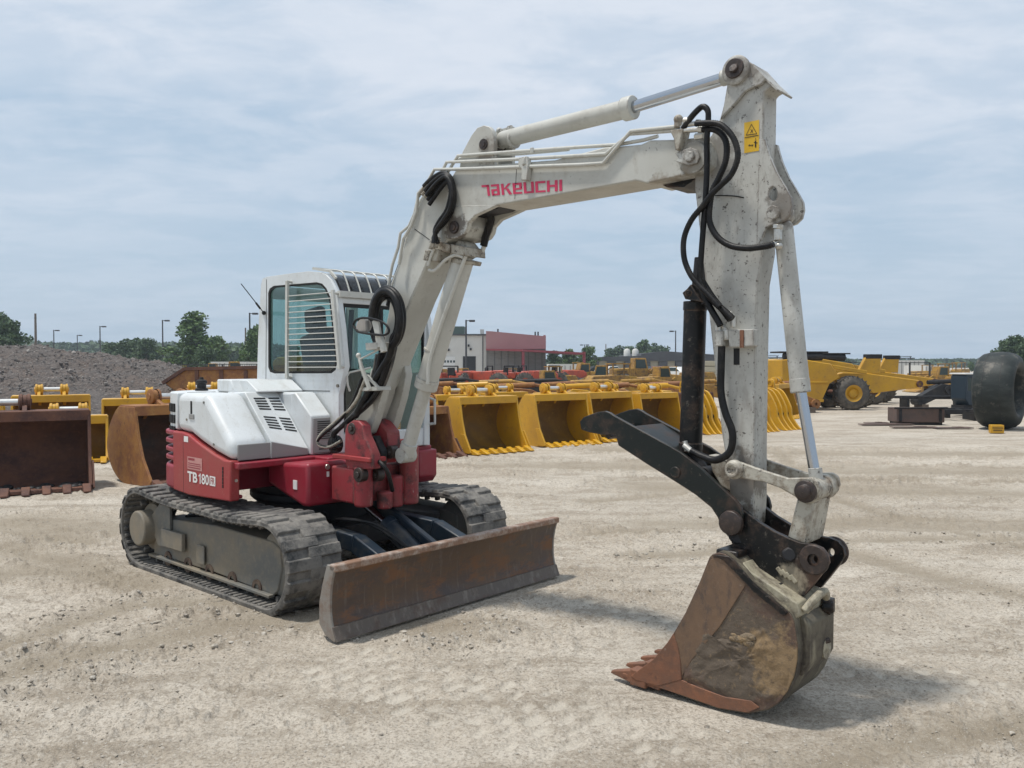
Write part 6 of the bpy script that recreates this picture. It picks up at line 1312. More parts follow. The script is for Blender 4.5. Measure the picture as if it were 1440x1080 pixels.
mb = MB(); mb.bb(-.12, .12, -.112, -.10, .13, .145); mb.bb(-.1, .1, -.112, -.1, .07, .085); B(mb, 'dark_marking', 'blk', ck)
# scrap heap
q = G(1297, 598)
sb = empty('steel_box', (q.x, q.y + .4, 0), R(-4), label='low rusty brown steel box lying on the ground in front of the scrap', cat='steel box')
mb = MB(); mb.bb(-.66, .66, -.35, -.31, .08, .48); mb.bb(-.66, .66, .31, .35, .08, .48); mb.bb(-.66, -.62, -.31, .31, .08, .48); mb.bb(.62, .66, -.31, .31, .08, .48); mb.bb(-.62, .62, -.31, .31, .08, .12); B(mb, 'box_wall', 'steel', sb, bevel=.01)
mb = MB(); mb.bb(-.74, .74, -.38, -.352, .46, .51); mb.bb(-.6, -.52, -.375, -.351, .1, .45); mb.bb(.5, .58, -.375, -.351, .1, .45); B(mb, 'box_frame', 'blk', sb, bevel=.008)
mb = MB(); mb.bb(-.62, .62, -.3, .3, .0, .075); B(mb, 'box_skid', 'blk', sb)
for i, (px, py, L_, w2, z_, rz, lb, m) in enumerate(((1340, 592, 2.0, .5, .25, -8, 'black steel frame with cross bars lying right of the rusty box', 'blk'), (1322, 583, 2.3, .35, .52, -4, 'long black steel frame lying on top of the scrap behind the box', 'blk'), (1362, 588, 1.6, .5, .12, 5, 'black steel frame on the ground touching the huge tyre', 'blk'))):
    p = G(px, py); f_ = empty('scrap_rack', (p.x, p.y + .6, 0), R(rz), label=lb, cat='scrap rack', group='scrap frames by the tyre')
    mb = MB(); mb.bb(-L_ / 2, L_ / 2, -w2, -w2 + .08, z_, z_ + .1); mb.bb(-L_ / 2, L_ / 2, w2 - .08, w2, z_, z_ + .1); B(mb, 'side_rail', m, f_, bevel=.008)
    for k in range(6): mb = MB(); x = -L_ / 2 + .1 + k * (L_ - .2) / 5; mb.bar((x, -w2, z_ + .05), (x + .12 * (k % 3 - 1), w2, z_ + .05), .07, .06); B(mb, 'cross_bar', m, f_)
    mb = MB()
    for sx in (-1, 1): mb.bb(sx * L_ * .4 - .05, sx * L_ * .4 + .05, -w2 + .02, w2 - .02, 0, z_)
    B(mb, 'support_foot', m, f_)
for i, (px, py, sx, sy, rz, lb) in enumerate(((1246, 598, .75, .16, 3, 'thin dark steel plate flat on the dirt left of the rusty box'), (1285, 602, .6, .14, -2, 'dark plate flat on the dirt below the rusty box'), (1340, 603, .5, .14, 2, 'dark plate flat on the dirt near the yellow chock'), (1232, 596, .35, .1, 12, 'short dark strip at the left end of the scattered plates'))):
    p = G(px, py); mb = MB(); mb.box((0, 0, .03), (sx * 2, sy * 2, .025)); mb.box((sx * .3, .03, .046), (sx * .5, sy * 1.2, .02), Matrix.Rotation(.3, 3, 'Z')); o = mb.build('steel_plate', fm['steel'], None, bevel=.004); o.location = (p.x, p.y, 0); o.rotation_euler.z = R(rz); tag(o, lb, 'steel plate', 'flat steel scraps on the ground')
q = at(1362, 575, 28)
nc = empty('machine_cab', (q.x + .1, 28.4, .1), R(14), label='dark blue machine cab standing behind the scrap beside the huge tyre', cat='cab')
nc.scale = (.66, .66, .86)
mb = MB(); mb.prism([(-.45, .55), (-.45, 1.42), (-.38, 1.5), (.5, 1.5), (.5, .3), (-.2, .3)], -.5, .5, 't', [[(-.28, .85), (-.28, 1.36), (.15, 1.36), (.15, .85)]]); B(mb, 'cab_shell', 'navy', nc, bevel=.03)
mb = MB(); mb.bb(-.28, .15, -.47, -.45, .85, 1.36); B(mb, 'window', 'win', nc)
mb = MB(); mb.bb(-.5, .55, -.55, .55, 1.5, 1.56); B(mb, 'roof', 'whitev', nc, bevel=.02)
mb = MB(); mb.bb(-.45, .5, -.45, .45, 0, .3); B(mb, 'cab_base', 'blk', nc)

# ---- machines in the middle distance
def tractor(loc, rz, col='red', sc=1, **tg):
    root = empty('tractor', loc, rz, **tg); root.scale = (sc, sc, sc)
    mb = MB(); mb.prism([(.2, .8), (.2, 1.35), (1.6, 1.3), (1.85, 1.15), (1.85, .7), (.4, .6)], -.35, .35); h_ = B(mb, 'hood', col, root, bevel=.05)
    mb = MB(); mb.bb(1.84, 1.87, -.25, .25, .75, 1.15); B(mb, 'grille', 'blk', h_)
    mb = MB(); mb.prism([(-.9, .9), (-.9, 1.25), (-.2, 1.25), (.15, .95)], -.75, -.45); mb.prism([(-.9, .9), (-.9, 1.25), (-.2, 1.25), (.15, .95)], .45, .75); B(mb, 'fender', col, root, bevel=.03)
    mb = MB(); mb.bb(-.5, -.1, -.22, .22, 1.1, 1.2); mb.bb(-.6, -.5, -.22, .22, 1.1, 1.55); B(mb, 'seat', 'blk', root, bevel=.03)
    mb = MB(); mb.bar((-.75, -.5, 1.2), (-.75, -.5, 1.62), .07, .07); mb.bar((-.75, .5, 1.2), (-.75, .5, 1.62), .07, .07); mb.bar((-.75, -.5, 1.62), (-.75, .5, 1.62), .07, .07); B(mb, 'roll_bar', 'blk', root)
    for x, y, r in ((-.5, -.75, .62), (-.5, .75, .62), (1.35, -.6, .4), (1.35, .6, .4)): wheel(root, (x, y, r), r, .35, rim=col)
    return root
def loader(loc, rz, sc=1, col='yel2', arm=True, **tg):
    root = empty('wheel_loader', loc, rz, **tg); root.scale = (sc, sc, sc)
    mb = MB(); mb.prism([(-2.6, .8), (-2.6, 1.9), (-.6, 2.0), (-.6, .8)], -.85, .85); e_ = B(mb, 'engine_housing', col, root, bevel=.06)
    for k in range(4): mb = MB(); mb.bb(-2.3, -1.4, -.87, -.85, 1.2 + k * .15, 1.26 + k * .15); B(mb, 'vent_slot', 'blk', e_)
    mb = MB(); mb.prism([(-.6, 1.1), (-.6, 2.9), (.5, 2.9), (.75, 1.9), (.6, 1.1)], -.65, .65); c_ = B(mb, 'cab', col, root, bevel=.04)
    for sd in (-1, 1): mb = MB(); mb.prism([(-.45, 1.95), (-.45, 2.75), (.4, 2.75), (.58, 1.95)], .655 * sd - .01, .655 * sd + .01); B(mb, 'window', 'win', c_)
    mb = MB(); mb.prism([(.5, 1.0), (.5, 1.6), (1.8, 1.35), (1.8, .7), (.6, .7)], -.5, .5); B(mb, 'front_frame', col, root, bevel=.05)
    for x in (-1.6, 1.3):
        for y in (-.95, .95): wheel(root, (x, y, .72), .72, .5, rim=col)
    if arm:
        for y in (-.45, .45): mb = MB(); mb.prism([(.9, 1.7), (1.2, 1.95), (2.4, 1.2), (3.1, .55), (3.0, .35), (2.2, .85), (1.1, 1.4)], y - .07, y + .07); B(mb, 'lift_arm', col, root, bevel=.02)
        mb = MB(); mb.prism([(2.9, .1), (2.9, .9), (3.1, 1.05), (3.2, .35), (3.9, .12), (3.9, .05), (3.0, .0)], -1.2, 1.2); B(mb, 'loader_bucket', col, root, bevel=.02)
    return root
def dozer(loc, rz, sc=1, col='yel2', **tg):
    root = empty('crawler_machine', loc, rz, **tg); root.scale = (sc, sc, sc)
    mb = MB(); mb.prism([(-1.6, .7), (-1.6, 1.5), (-.4, 1.6), (1.5, 1.55), (1.7, 1.3), (1.7, .6)], -.6, .6); B(mb, 'engine_housing', col, root, bevel=.06)
    mb = MB(); mb.bb(-1.2, .2, -.6, .6, 2.3, 2.38); 
    for x in (-1.1, .1):
        for y in (-.5, .5): mb.bar((x, y, 1.4), (x, y, 2.3), .08, .08)
    B(mb, 'canopy', col, root)
    for y in (-.9, .9):
        mb = MB(); pts = [(-1.3, .06), (1.2, .06), (1.55, .25), (1.6, .5), (1.3, .78), (-1.2, .85), (-1.6, .6), (-1.6, .25)]; mb.prism(pts, y - .24, y + .24, 't', [shrink(pts, .8)]); k_ = B(mb, 'crawler_track', 'blk', root, bevel=.03)
        for x in (-1.2, -.4, .4, 1.15): mb = MB(); mb.lathe((x, y - .2, .42), (0, 1, 0), [(0, .05), (0, .28), (.4, .28), (.4, .05)], 16); B(mb, 'track_roller', col, k_)
    mb = MB(); mb.prism([(2.3, .1), (2.4, .55), (2.25, 1.1), (2.35, 1.1), (2.5, .55), (2.4, .05)], -1.5, 1.5); B(mb, 'push_blade', col, root, bevel=.02)
    for y in (-.95, .95): mb = MB(); mb.bar((-.2, y * 1.25, .45), (2.3, y * 1.25, .4), .12, .16); B(mb, 'push_arm', col, root)
    return root
gM = 'machines parked across the middle of the yard'
tA = tractor((at(672, 530, 50).x, 50, 0), R(200), 'red', 1.0, label='orange red tractor below the open garage door of the white building', cat='tractor', group=gM)
for i, (px, D, rz, lb) in enumerate(((700, 49, 150, 'orange red tractor in front of the grey block wall, left one'), (742, 50, 20, 'orange red tractor under the canopy post, right one'), (640, 48, 70, 'orange red tractor seen just right of the boom cylinder'), (767, 52, 200, 'orange red tractor behind the big yellow wheel'))):
    c = copy_tree(tA); c.location = (at(px, 530, D).x, D, 0); c.rotation_euler.z = R(rz); c['label'] = lb
lA = loader((at(770, 540, 38).x, 38, 0), R(15), .5, 'yel2', label='yellow wheel loader with the round dark tyre above the second yellow bucket', cat='wheel loader', group=gM)
for px, D, rz, sc, lb in ((820, 58, 195, 1., 'yellow wheel loader above the black thumb tip'), (898, 58, 8, 1.2, 'yellow cab loader in front of the charcoal roofed warehouse'), (620, 52, 160, .8, 'small yellow loader just right of the boom cylinder'), (1100, 70, 20, .9, 'yellow loader glimpsed between the arm and the bucket cylinder'), (300, 74, 10, 1.0, 'dull yellow loader behind the dark rail on the left')):
    c = copy_tree(lA); c.location = (at(px, 530, D).x, D, 0); c.rotation_euler.z = R(rz); c.scale = (sc * .62,) * 3; c['label'] = lb
dA = dozer((at(860, 540, 42).x, 42, 0), R(195), .75, 'yel2', label='yellow crawler dozer above the third yellow bucket', cat='bulldozer', group=gM)
for px, D, rz, sc, lb in ((785, 52, 20, .9, 'yellow crawler dozer beside the round tyre of the loader'), (935, 56, 170, .9, 'yellow crawler dozer left of the glossy black cylinder'), (980, 60, 20, 1, 'yellow crawler dozer between the black cylinder and the arm'), (262, 70, 30, .9, 'dull yellow crawler machine behind the rail under the tall tree'), (1338, 62, 10, 1.0, 'yellow crawler machine left of the dark blue cab')):
    c = copy_tree(dA); c.location = (at(px, 530, D).x, D, 0); c.rotation_euler.z = R(rz); c.scale = (sc * .75,) * 3; c['label'] = lb
for src, px, D, rz, sc, lb, cat in ((lA, 652, 60, 30, .5, 'low yellow loader in front of the white workshop doors', 'wheel loader'), (dA, 712, 60, 200, .6, 'yellow crawler dozer in front of the grey block wall', 'bulldozer'), (lA, 846, 47, 170, .58, 'low yellow loader between the round tyre and the cab loader', 'wheel loader'), (dA, 812, 75, 90, .8, 'far yellow crawler dozer under the trees by the canopy end', 'bulldozer'), (lA, 930, 44, 20, .55, 'low yellow loader just left of the glossy black cylinder, below the warehouse', 'wheel loader'),
    (dA, 1105, 44, 15, .7, 'yellow crawler dozer between the arm and the bucket cylinder', 'bulldozer'), (lA, 1322, 52, 190, .55, 'low yellow loader right of the pipe rack', 'wheel loader'), (dA, 1298, 78, 160, .7, 'far yellow crawler dozer in front of the ribbed shed', 'bulldozer'), (lA, 330, 60, 20, .66, 'yellow loader behind the orange brown dump body', 'wheel loader'), (dA, 1350, 80, 45, .8, 'far yellow crawler dozer right of the low white trailer', 'bulldozer')):
    c = copy_tree(src); c.location = (at(px, 530, D).x, D, 0); c.rotation_euler.z = R(rz); c.scale = (sc,) * 3; c['label'] = lb; c['category'] = cat
for i, (px, D, rz, lb) in enumerate(((618, 56, 40, 'orange red tractor farthest left, near the boom cylinder'), (722, 56, 160, 'orange red tractor in front of the canopy post'), (790, 57, 30, 'orange red tractor farthest right, beyond the big round tyre'))):
    c = copy_tree(tA); c.location = (at(px, 530, D).x, D, 0); c.rotation_euler.z = R(rz); c['label'] = lb
# loose attachments lying on the ground between the rows
def attachment(px, D, L_, lb, m, rz):
    root = empty('boom_attachment', (at(px, 540, D).x, D, 0), R(rz), label=lb, cat='boom', group='loose booms and arms lying in the yard')
    mb = MB(); mb.prism([(-L_ / 2, .1), (-L_ / 2, .4), (-L_ * .1, .95), (L_ * .1, .9), (L_ / 2, .45), (L_ / 2, .2), (L_ * .05, .45), (-L_ * .1, .45), (-L_ * .4, .1)], -.18, .18); b_ = B(mb, 'boom_plate', m, root, bevel=.02)
    for x, z in ((-L_ / 2 + .1, .25), (0, .7), (L_ / 2 - .1, .32)): mb = MB(); mb.lathe((x, -.26, z), (0, 1, 0), [(0, .05), (0, .17), (.52, .17), (.52, .05)], 16); B(mb, 'pivot_boss', m, b_)
    mb = MB(); mb.cyl((-L_ * .3, 0, 1.0), (L_ * .15, 0, 1.05), .09); mb.cyl((L_ * .15, 0, 1.05), (L_ * .35, 0, .95), .05); B(mb, 'hydraulic_cylinder', m, root)
    for x0, z1 in ((-.45, .12), (.35, .2)): mb = MB(); mb.bb(L_ * x0, L_ * (x0 + .1), -.3, .3, 0, z1); B(mb, 'timber_block', 'wood', root)
for a_ in ((640, 38, 3.2, 'dark boom lying behind the first yellow bucket', 'blk', 5), (705, 34, 3.0, 'yellow boom lying behind the second row near the cab', 'yel2', -6), (792, 30, 2.6, 'rusty arm lying behind the second yellow bucket', 'ryel', 10), (838, 34, 3.4, 'yellow boom lying above the black thumb', 'yel2', -4), (905, 36, 3.4, 'yellow boom lying in front of the loader with a cab', 'yel2', 12), (942, 30, 2.4, 'rusty arm lying left of the black cylinder', 'ryel', -8), (1095, 30, 2.8, 'rusty yellow boom behind the rake buckets', 'ryel', 8), (1090, 46, 3.0, 'yellow boom behind the chrome rod cylinder', 'yel2', 0), (1358, 44, 3.6, 'long yellow boom lying in front of the yellow crawler machine', 'yel2', 3),
    (622, 30, 2.6, 'rusty yellow arm lying just right of the boom cylinder', 'ryel', 14), (672, 29, 2.4, 'bright yellow arm above the pins of the first yellow bucket', 'yel', -10), (734, 28, 2.8, 'rusty yellow boom lying between the first and second yellow buckets', 'ryel', 8), (765, 36, 3.6, 'long black boom lying behind the second yellow bucket', 'blk', -3), (815, 27, 2.4, 'bright yellow arm lying behind the third yellow bucket', 'yel', 6), (868, 28, 2.6, 'rusty boom lying behind the third and fourth yellow buckets', 'ryel', -12),
    (925, 27, 2.2, 'bright yellow arm lying behind the fourth yellow bucket', 'yel', 9), (990, 34, 3.0, 'yellow boom lying between the black cylinder and the arm', 'yel2', 4), (1330, 34, 2.6, 'black boom lying behind the rusty steel box', 'blk', 6), (1300, 60, 4.0, 'far yellow boom lying below the ribbed shed', 'yel2', 0)): attachment(*a_)
# tan dump body and rail on the left
db = empty('dump_body', (-11.2, 33, 0), R(-3), label='long orange brown truck dump body behind the white engine cover', cat='dump body')
mb = MB(); mb.prism([(-2.0, 1.0), (-1.2, 1.52), (3.5, 1.62), (3.5, .25), (-1.0, .25)], -1.1, 1.1); B(mb, 'body_shell', 'ryel', db, bevel=.04)
mb = MB(); mb.bar((-2.05, -1.13, 1.02), (-1.2, -1.13, 1.56), .12, .12); mb.bar((-1.2, -1.13, 1.56), (3.5, -1.13, 1.66), .12, .12); B(mb, 'top_rail', 'rust', db)
for k in range(5): mb = MB(); mb.bb(-.8 + k * .95, -.66 + k * .95, -1.16, -1.1, .3, 1.5); B(mb, 'side_rib', 'rust', db)
mb = MB(); mb.prism([(1.9, 1.6), (2.3, 2.0), (3.2, 2.05), (3.5, 1.6)], -.9, .9); B(mb, 'rock_guard', 'yel2', db, bevel=.03)
def rail(x0, y0, x1, y1, h_, n, nm, lb, cat, dens=1, grp=None):
    root = empty(nm, (x0, y0, 0), math.atan2(y1 - y0, x1 - x0), label=lb, cat=cat, group=grp); L_ = math.hypot(x1 - x0, y1 - y0)
    mb = MB(); mb.bb(0, L_, -.03, .03, h_ - .05, h_); mb.bb(0, L_, -.03, .03, .2, .25); B(mb, 'rail', 'pole', root)
    for k in range(n + 1): mb = MB(); x = L_ * k / n; mb.bb(x - .04, x + .04, -.04, .04, 0, h_); B(mb, 'post', 'pole', root)
    if dens:
        mb = MB(); k = 0
        while k * .16 < L_: mb.bb(k * .16 - .01, k * .16 + .01, -.01, .01, .22, h_ - .03); k += 1
        B(mb, 'pickets', 'pole', root)
a_ = at(240, 530, 58); b_ = at(362, 530, 58); rail(a_.x, 58, b_.x, 58, 1.75, 5, 'picket_fence', 'dark picket fence behind the orange brown dump body', 'fence')
a_ = at(1210, 530, 52); b_ = at(1329, 530, 54); rail(a_.x, 54, b_.x, 56, 1.86, 4, 'pipe_rack', 'thin dark pipe rack frame standing behind the scrapers', 'pipe rack', 0)

# ---- buildings
def bld(name, x0, x1, D, dep, h_, wall, **tg):
    xa, xb = at(x0, 500, D).x, at(x1, 500, D).x; root = empty(name, ((xa + xb) / 2, D, 0), 0, **tg); w2 = (xb - xa) / 2
    mb = MB(); mb.bb(-w2, w2, 0, dep, 0, h_); wl = B(mb, 'wall', wall, root); return root, w2, wl
DW = 112
r_, w2, wl = bld('metal_workshop', 560, 683.5, DW, 26, 5.55, 'wwall', label='white metal sided workshop with an open dark garage door', cat='building')
k = w2 * 2 / 123.5
X = lambda px: -w2 + (px - 560) * k
Zp = lambda py: H + (512 - py) * DW / F
mb = MB(); mb.bb(-w2 - .2, w2 + .2, -.3, 26.2, 5.55, 5.75); B(mb, 'roof', 'roof', r_)
for a0, a1, z1, m in ((651, 669, Zp(501), 'blk'), (623, 640, Zp(501.5), 'whitev')):
    mb = MB(); mb.bb(X(a0), X(a1), -.06, 0.0, 0, z1); d_ = B(mb, 'garage_door', m, r_)
    if m == 'whitev':
        for q_ in range(4): mb = MB(); mb.bb(X(a0) + .15 + q_ * .4, X(a0) + .4 + q_ * .4, -.08, -.06, z1 - .8, z1 - .5); B(mb, 'door_pane', 'win', d_)
for px in (620.5, 679): mb = MB(); mb.bb(X(px) - .06, X(px) + .06, -.08, -.0, 0, 5.5); B(mb, 'downpipe', 'roof', r_)
for px, py in ((631, 492), (659, 486), (662, 491)): mb = MB(); mb.bb(X(px) - .12, X(px) + .12, -.3, 0, Zp(py) - .15, Zp(py) + .15); B(mb, 'wall_light', 'blk', r_)
mb = MB(); mb.prism([(X(630), 5.75), (X(633), 6.6), (X(637), 6.9), (X(651), 6.9), (X(651), 5.75)], 3, 6); B(mb, 'rooftop_unit', 'green', r_)
mb = MB(); mb.bb(X(674), X(679), 3, 5, 5.7, 6.5); B(mb, 'rooftop_unit', 'wwall', r_)
r_, w2, wl = bld('block_building', 683.5, 767.5, DW - .5, 24, 4.2, 'block', label='grey block building with a mauve parapet and a maroon canopy', cat='building')
k = w2 * 2 / 84; X = lambda px: -w2 + (px - 683.5) * k
pa = [(-w2, 3.75), (-w2, Zp(466)), (X(690), Zp(466.2)), (w2, Zp(473.2)), (w2, 3.75)]
mb = MB(); mb.prism(pa, -.35, .2); mb.prism([(0.2, 3.9), (.2, 5.6), (24, 5.0), (24, 3.9)], w2 - .3, w2, 's'); B(mb, 'parapet', 'mauve', r_)
for px, py in ((700, 466), (753, 470), (757, 470)): mb = MB(); mb.bb(X(px) - .1, X(px) + .1, 1, 1.4, 4.5, Zp(py) + .35); B(mb, 'roof_vent', 'roof', r_)
for k2 in range(9): mb = MB(); mb.bb(-w2 + .9 * k2 + .2, -w2 + .9 * k2 + .25, -.05, 0, 0, 3.7); B(mb, 'wall_joint', 'roof', r_)
cn = r_
mb = MB(); mb.add([(-w2, -.4, 3.55), (X(735), -5.0, 3.35), (X(818), -5., 2.95), (X(818), 8., 3.0), (-w2, -.35, 3.6), (-w2, -.4, 3.75), (X(735), -5.0, 3.62), (X(818), -5., 3.2), (X(818), 8., 3.25), (-w2, -.35, 3.8)], [(0, 1, 2, 3, 4), (9, 8, 7, 6, 5), (0, 5, 6, 1), (1, 6, 7, 2), (2, 7, 8, 3), (3, 8, 9, 4), (4, 9, 5, 0)]); B(mb, 'canopy', 'maroon', r_)
for px in (735, 817): mb = MB(); mb.bb(X(px) - .18, X(px) + .18, -4.9, -4.6, 0, 3.3); B(mb, 'canopy_post', 'maroon', r_)
r_, w2, wl = bld('warehouse', 805, 1010, 150, 30, 2.6, 'tan', label='long tan warehouse with a charcoal roof behind the yellow loaders', cat='building')
k = w2 * 2 / 205; X = lambda px: -w2 + (px - 805) * k; Zq = lambda py: H + (512 - py) * 150 / F
mb = MB(); mb.prism([(-w2, 2.3), (-w2, Zq(503)), (X(900), Zq(500.5)), (X(901), Zq(497.5)), (X(935), Zq(494)), (w2, Zq(499)), (w2, 2.3)], -.6, 30.5); B(mb, 'roof', 'roof', r_)
for px in (886, 898): mb = MB(); mb.lathe((X(px), 4, 3.2), (0, 0, 1), [(0, .6), (1., .6), (1.3, .4), (1.4, .01)], 12); B(mb, 'roof_vent', 'wwall', r_)
for k2 in range(7): mb = MB(); mb.bb(X(830 + k2 * 24), X(842 + k2 * 24), -.62, -.0, .2, 2.2); B(mb, 'dock_door', 'roof', r_)
for (x0, x1, D, z, m, nm, lb) in ((1256, 1300, 100, 2.2, 'wwall', 'shed', 'low white ribbed shed behind the pipe rack on the right'), (296, 346, 92, 2.0, 'wwall', 'trailer', 'white trailer parked behind the fence on the left'), (226, 246, 110, 1.75, 'wwall', 'trailer', 'white trailer end seen above the gravel pile slope'), (1302, 1328, 90, 1.6, 'wwall', 'trailer', 'low white trailer right of the ribbed shed'), (772, 812, 80, 1.75, 'wwall', 'trailer', 'long white trailer roof in front of the trees under the canopy')):
    r_, w2, wl = bld(nm, x0, x1, D, 5, z, m, label=lb, cat='shed' if nm == 'shed' else 'trailer')
    for k2 in range(int(w2 * 2 / .5)): mb = MB(); mb.bb(-w2 + .5 * k2, -w2 + .5 * k2 + .06, -.05, 0, .3, z - .15); B(mb, 'wall_rib', 'block', r_)
    if nm == 'trailer':
        for x in (-w2 * .6, w2 * .6): wheel(r_, (x, -.2, .4), .4, .3, lug=False)
r_ = empty('pallet_stack', (at(1000, 515, 70).x, 70, 0), 0, label='stacked tan crates seen between the black cylinder and the arm', cat='crates')
for k2 in range(4): mb = MB(); mb.bb(-1.1, 1.1, 0, 1, .1 + k2 * .5, .5 + k2 * .5); mb.bb(-1.0, 1.0, .1, .9, k2 * .5, k2 * .5 + .1); B(mb, 'crate', 'tan', r_, bevel=.02)
# cars in the far lot
def car(loc, rz, col, lb):
    root = empty('parked_car', loc, rz, label=lb, cat='car', group='cars in the lot before the warehouse')
    mb = MB(); mb.prism([(-2.2, .35), (-2.2, .9), (-1.5, 1.0), (-.9, 1.45), (.6, 1.45), (1.2, .98), (2.1, .85), (2.2, .35)], -.85, .85); B(mb, 'body', col, root, bevel=.06)
    mb = MB(); mb.prism([(-1.35, 1.0), (-.85, 1.38), (.55, 1.38), (1.05, 1.0)], -.86, .86); B(mb, 'window', 'win', root)
    for x in (-1.4, 1.35):
        for y in (-.8, .8): wheel(root, (x, y, .32), .32, .2, rim='chr', lug=False)
for i, (px, D, col, lb) in enumerate(((842, 118, 'blk', 'black car left of the yellow cab loader'), (858, 112, 'whitev', 'white car left of the yellow cab loader'), (926, 115, 'rust', 'dark red car in front of the warehouse wall'), (915, 120, 'navy', 'dark blue car in front of the warehouse wall'), (948, 90, 'whitev', 'white car just left of the glossy black cylinder'))): car((at(px, 520, D).x, D, 0), R(10 + 30 * i), col, lb)

# ---- poles
def lamp(px, top, D, hd=1, lb=''):
    z = H + (512 - top) * D / F; p = at(px, 500, D); root = empty('street_lamp', (p.x, D, 0), 0, label=lb, cat='street lamp', group='dark lamp posts in the yard')
    mb = MB(); mb.lathe((0, 0, 0), (0, 0, 1), [(0, .3), (.7, .3), (.7, .13), (z, .10), (z, .01)], 10); B(mb, 'pole', 'pole', root)
    for s_ in ((1,) if hd == 1 else (-1,) if hd == -1 else (-1, 1)): mb = MB(); mb.bb(.1 * s_, .5 * s_, -.05, .05, z - .15, z - .05); mb.bb(.4 * s_, 1.1 * s_, -.25, .25, z - .25, z); B(mb, 'lamp_head', 'pole', root, bevel=.03)
for a_ in ((76, 464, 170, 1, 'lamp post at the far left, first right of the wooden pole'), (109, 471, 200, 1, 'shortest lamp post above the gravel pile'), (141, 458.5, 158, 1, 'lamp post above the middle of the gravel pile'), (229, 450, 136, 1, 'lamp post at the right slope of the gravel pile, left of the tall tree'), (351.5, 440, 112, 1, 'lamp post standing just left of the cab'), (655.5, 450, 104, 1, 'tall lamp post in front of the white workshop'), (822, 484.5, 210, 0, 'two headed lamp post at the end of the maroon canopy'), (950, 465, 150, -1, 'lamp post just left of the glossy black cylinder')): lamp(*a_)
for px, top, D, lb in ((50.5, 441, 110, 'bare wooden utility pole above the left of the gravel pile'), (345.5, 461, 150, 'thin wooden pole left of the lamp post by the cab'), (852, 484, 240, 'thin pole behind the warehouse roof')):
    z = H + (512 - top) * D / F; p = at(px, 500, D); root = empty('utility_pole', (p.x, D, 0), 0, label=lb, cat='utility pole'); mb = MB(); mb.lathe((0, 0, 0), (0, 0, 1), [(0, .2), (z, .13), (z, .01)], 8); B(mb, 'pole', 'wood', root); mb = MB(); mb.cyl((0, -.2, z - .6), (0, .2, z - .6), .06); B(mb, 'pole_bolt', 'pole', root)
for px, D, lb in ((1273, 260, 'steel power frame on the horizon right of the scrapers'), (1085, 240, 'steel power frame on the horizon between arm and bucket cylinder')):
    p = at(px, 500, D); root = empty('power_frame', (p.x, D, 0), 0, label=lb, cat='power pole')
    for x in (-1.6, 1.6): mb = MB(); mb.bar((x, 0, 0), (x, 0, 4.2), .3, .3); B(mb, 'post', 'pole', root)
    mb = MB(); mb.bb(-3, 3, -.12, .12, 3.4, 3.7); mb.bb(-2, 2, -.12, .12, 4., 4.2); B(mb, 'cross_arm', 'pole', root)

# ---- trees
def tree_proto(seed, h_, rw, mat, n=5200, leaf=.19, low=.22, cone=.0):
    rg = np.random.default_rng(seed); root = empty('tree', (0, 0, 0)); rr = random.Random(seed)
    mb = MB(); mb.lathe((0, 0, 0), (0, 0, 1), [(0, h_ * .035), (h_ * .08, h_ * .026), (h_ * .45, h_ * .018), (h_ * .85, h_ * .006)], 9)
    cl_ = []
    for k in range(26):
        z = h_ * (low + (1 - low) * (k + .5) / 26 * .93); u = (z / h_ - low) / (1 - low); rad = rw * (math.sin(math.pi * min(1, (.12 + u * .88)) ** .8) ** .7) * (1 - cone * u) * rr.uniform(.55, 1.0); an = rr.uniform(0, 6.28)
        e = Vector((math.cos(an) * rad * .8, math.sin(an) * rad * .8, z)); s0 = Vector((0, 0, max(h_ * .12, z - rad * .6)))
        mb.cyl(s0, e, h_ * .010, h_ * .003, 5, False); cl_.append((e, rw * rr.uniform(.16, .34)))
        cl_.append((Vector((math.cos(an + 2) * rad * .35, math.sin(an + 2) * rad * .35, z)), rw * rr.uniform(.18, .34)))
    mb.build('trunk', fm['trunk'], root)
    w_ = np.array([c[1] ** 2 for c in cl_]); w_ /= w_.sum(); idx = rg.choice(len(cl_), n, p=w_); C = np.array([c[0][:] for c in cl_])[idx]; RR = np.array([c[1] for c in cl_])[idx]
    d = rg.normal(size=(n, 3)); d /= np.linalg.norm(d, axis=1)[:, None]; P = C + d * (RR * rg.random(n) ** .45)[:, None] * np.array([1, 1, .75])
    a = rg.normal(size=(n, 3)); a /= np.linalg.norm(a, axis=1)[:, None]; b = np.cross(a, rg.normal(size=(n, 3))); b /= np.linalg.norm(b, axis=1)[:, None]
    s_ = leaf * rg.uniform(.6, 1.4, n)[:, None]; v = np.stack([P - a * s_, P + b * s_ * .7, P + a * s_, P - b * s_ * .7], 1).reshape(-1, 3)
    me = bpy.data.meshes.new('crown'); me.from_pydata(v.tolist(), [], np.arange(4 * n).reshape(-1, 4).tolist()); me.materials.append(fm[mat]); o = bpy.data.objects.new('crown', me); COL.objects.link(o); o.parent = root
    return root
protos = {}
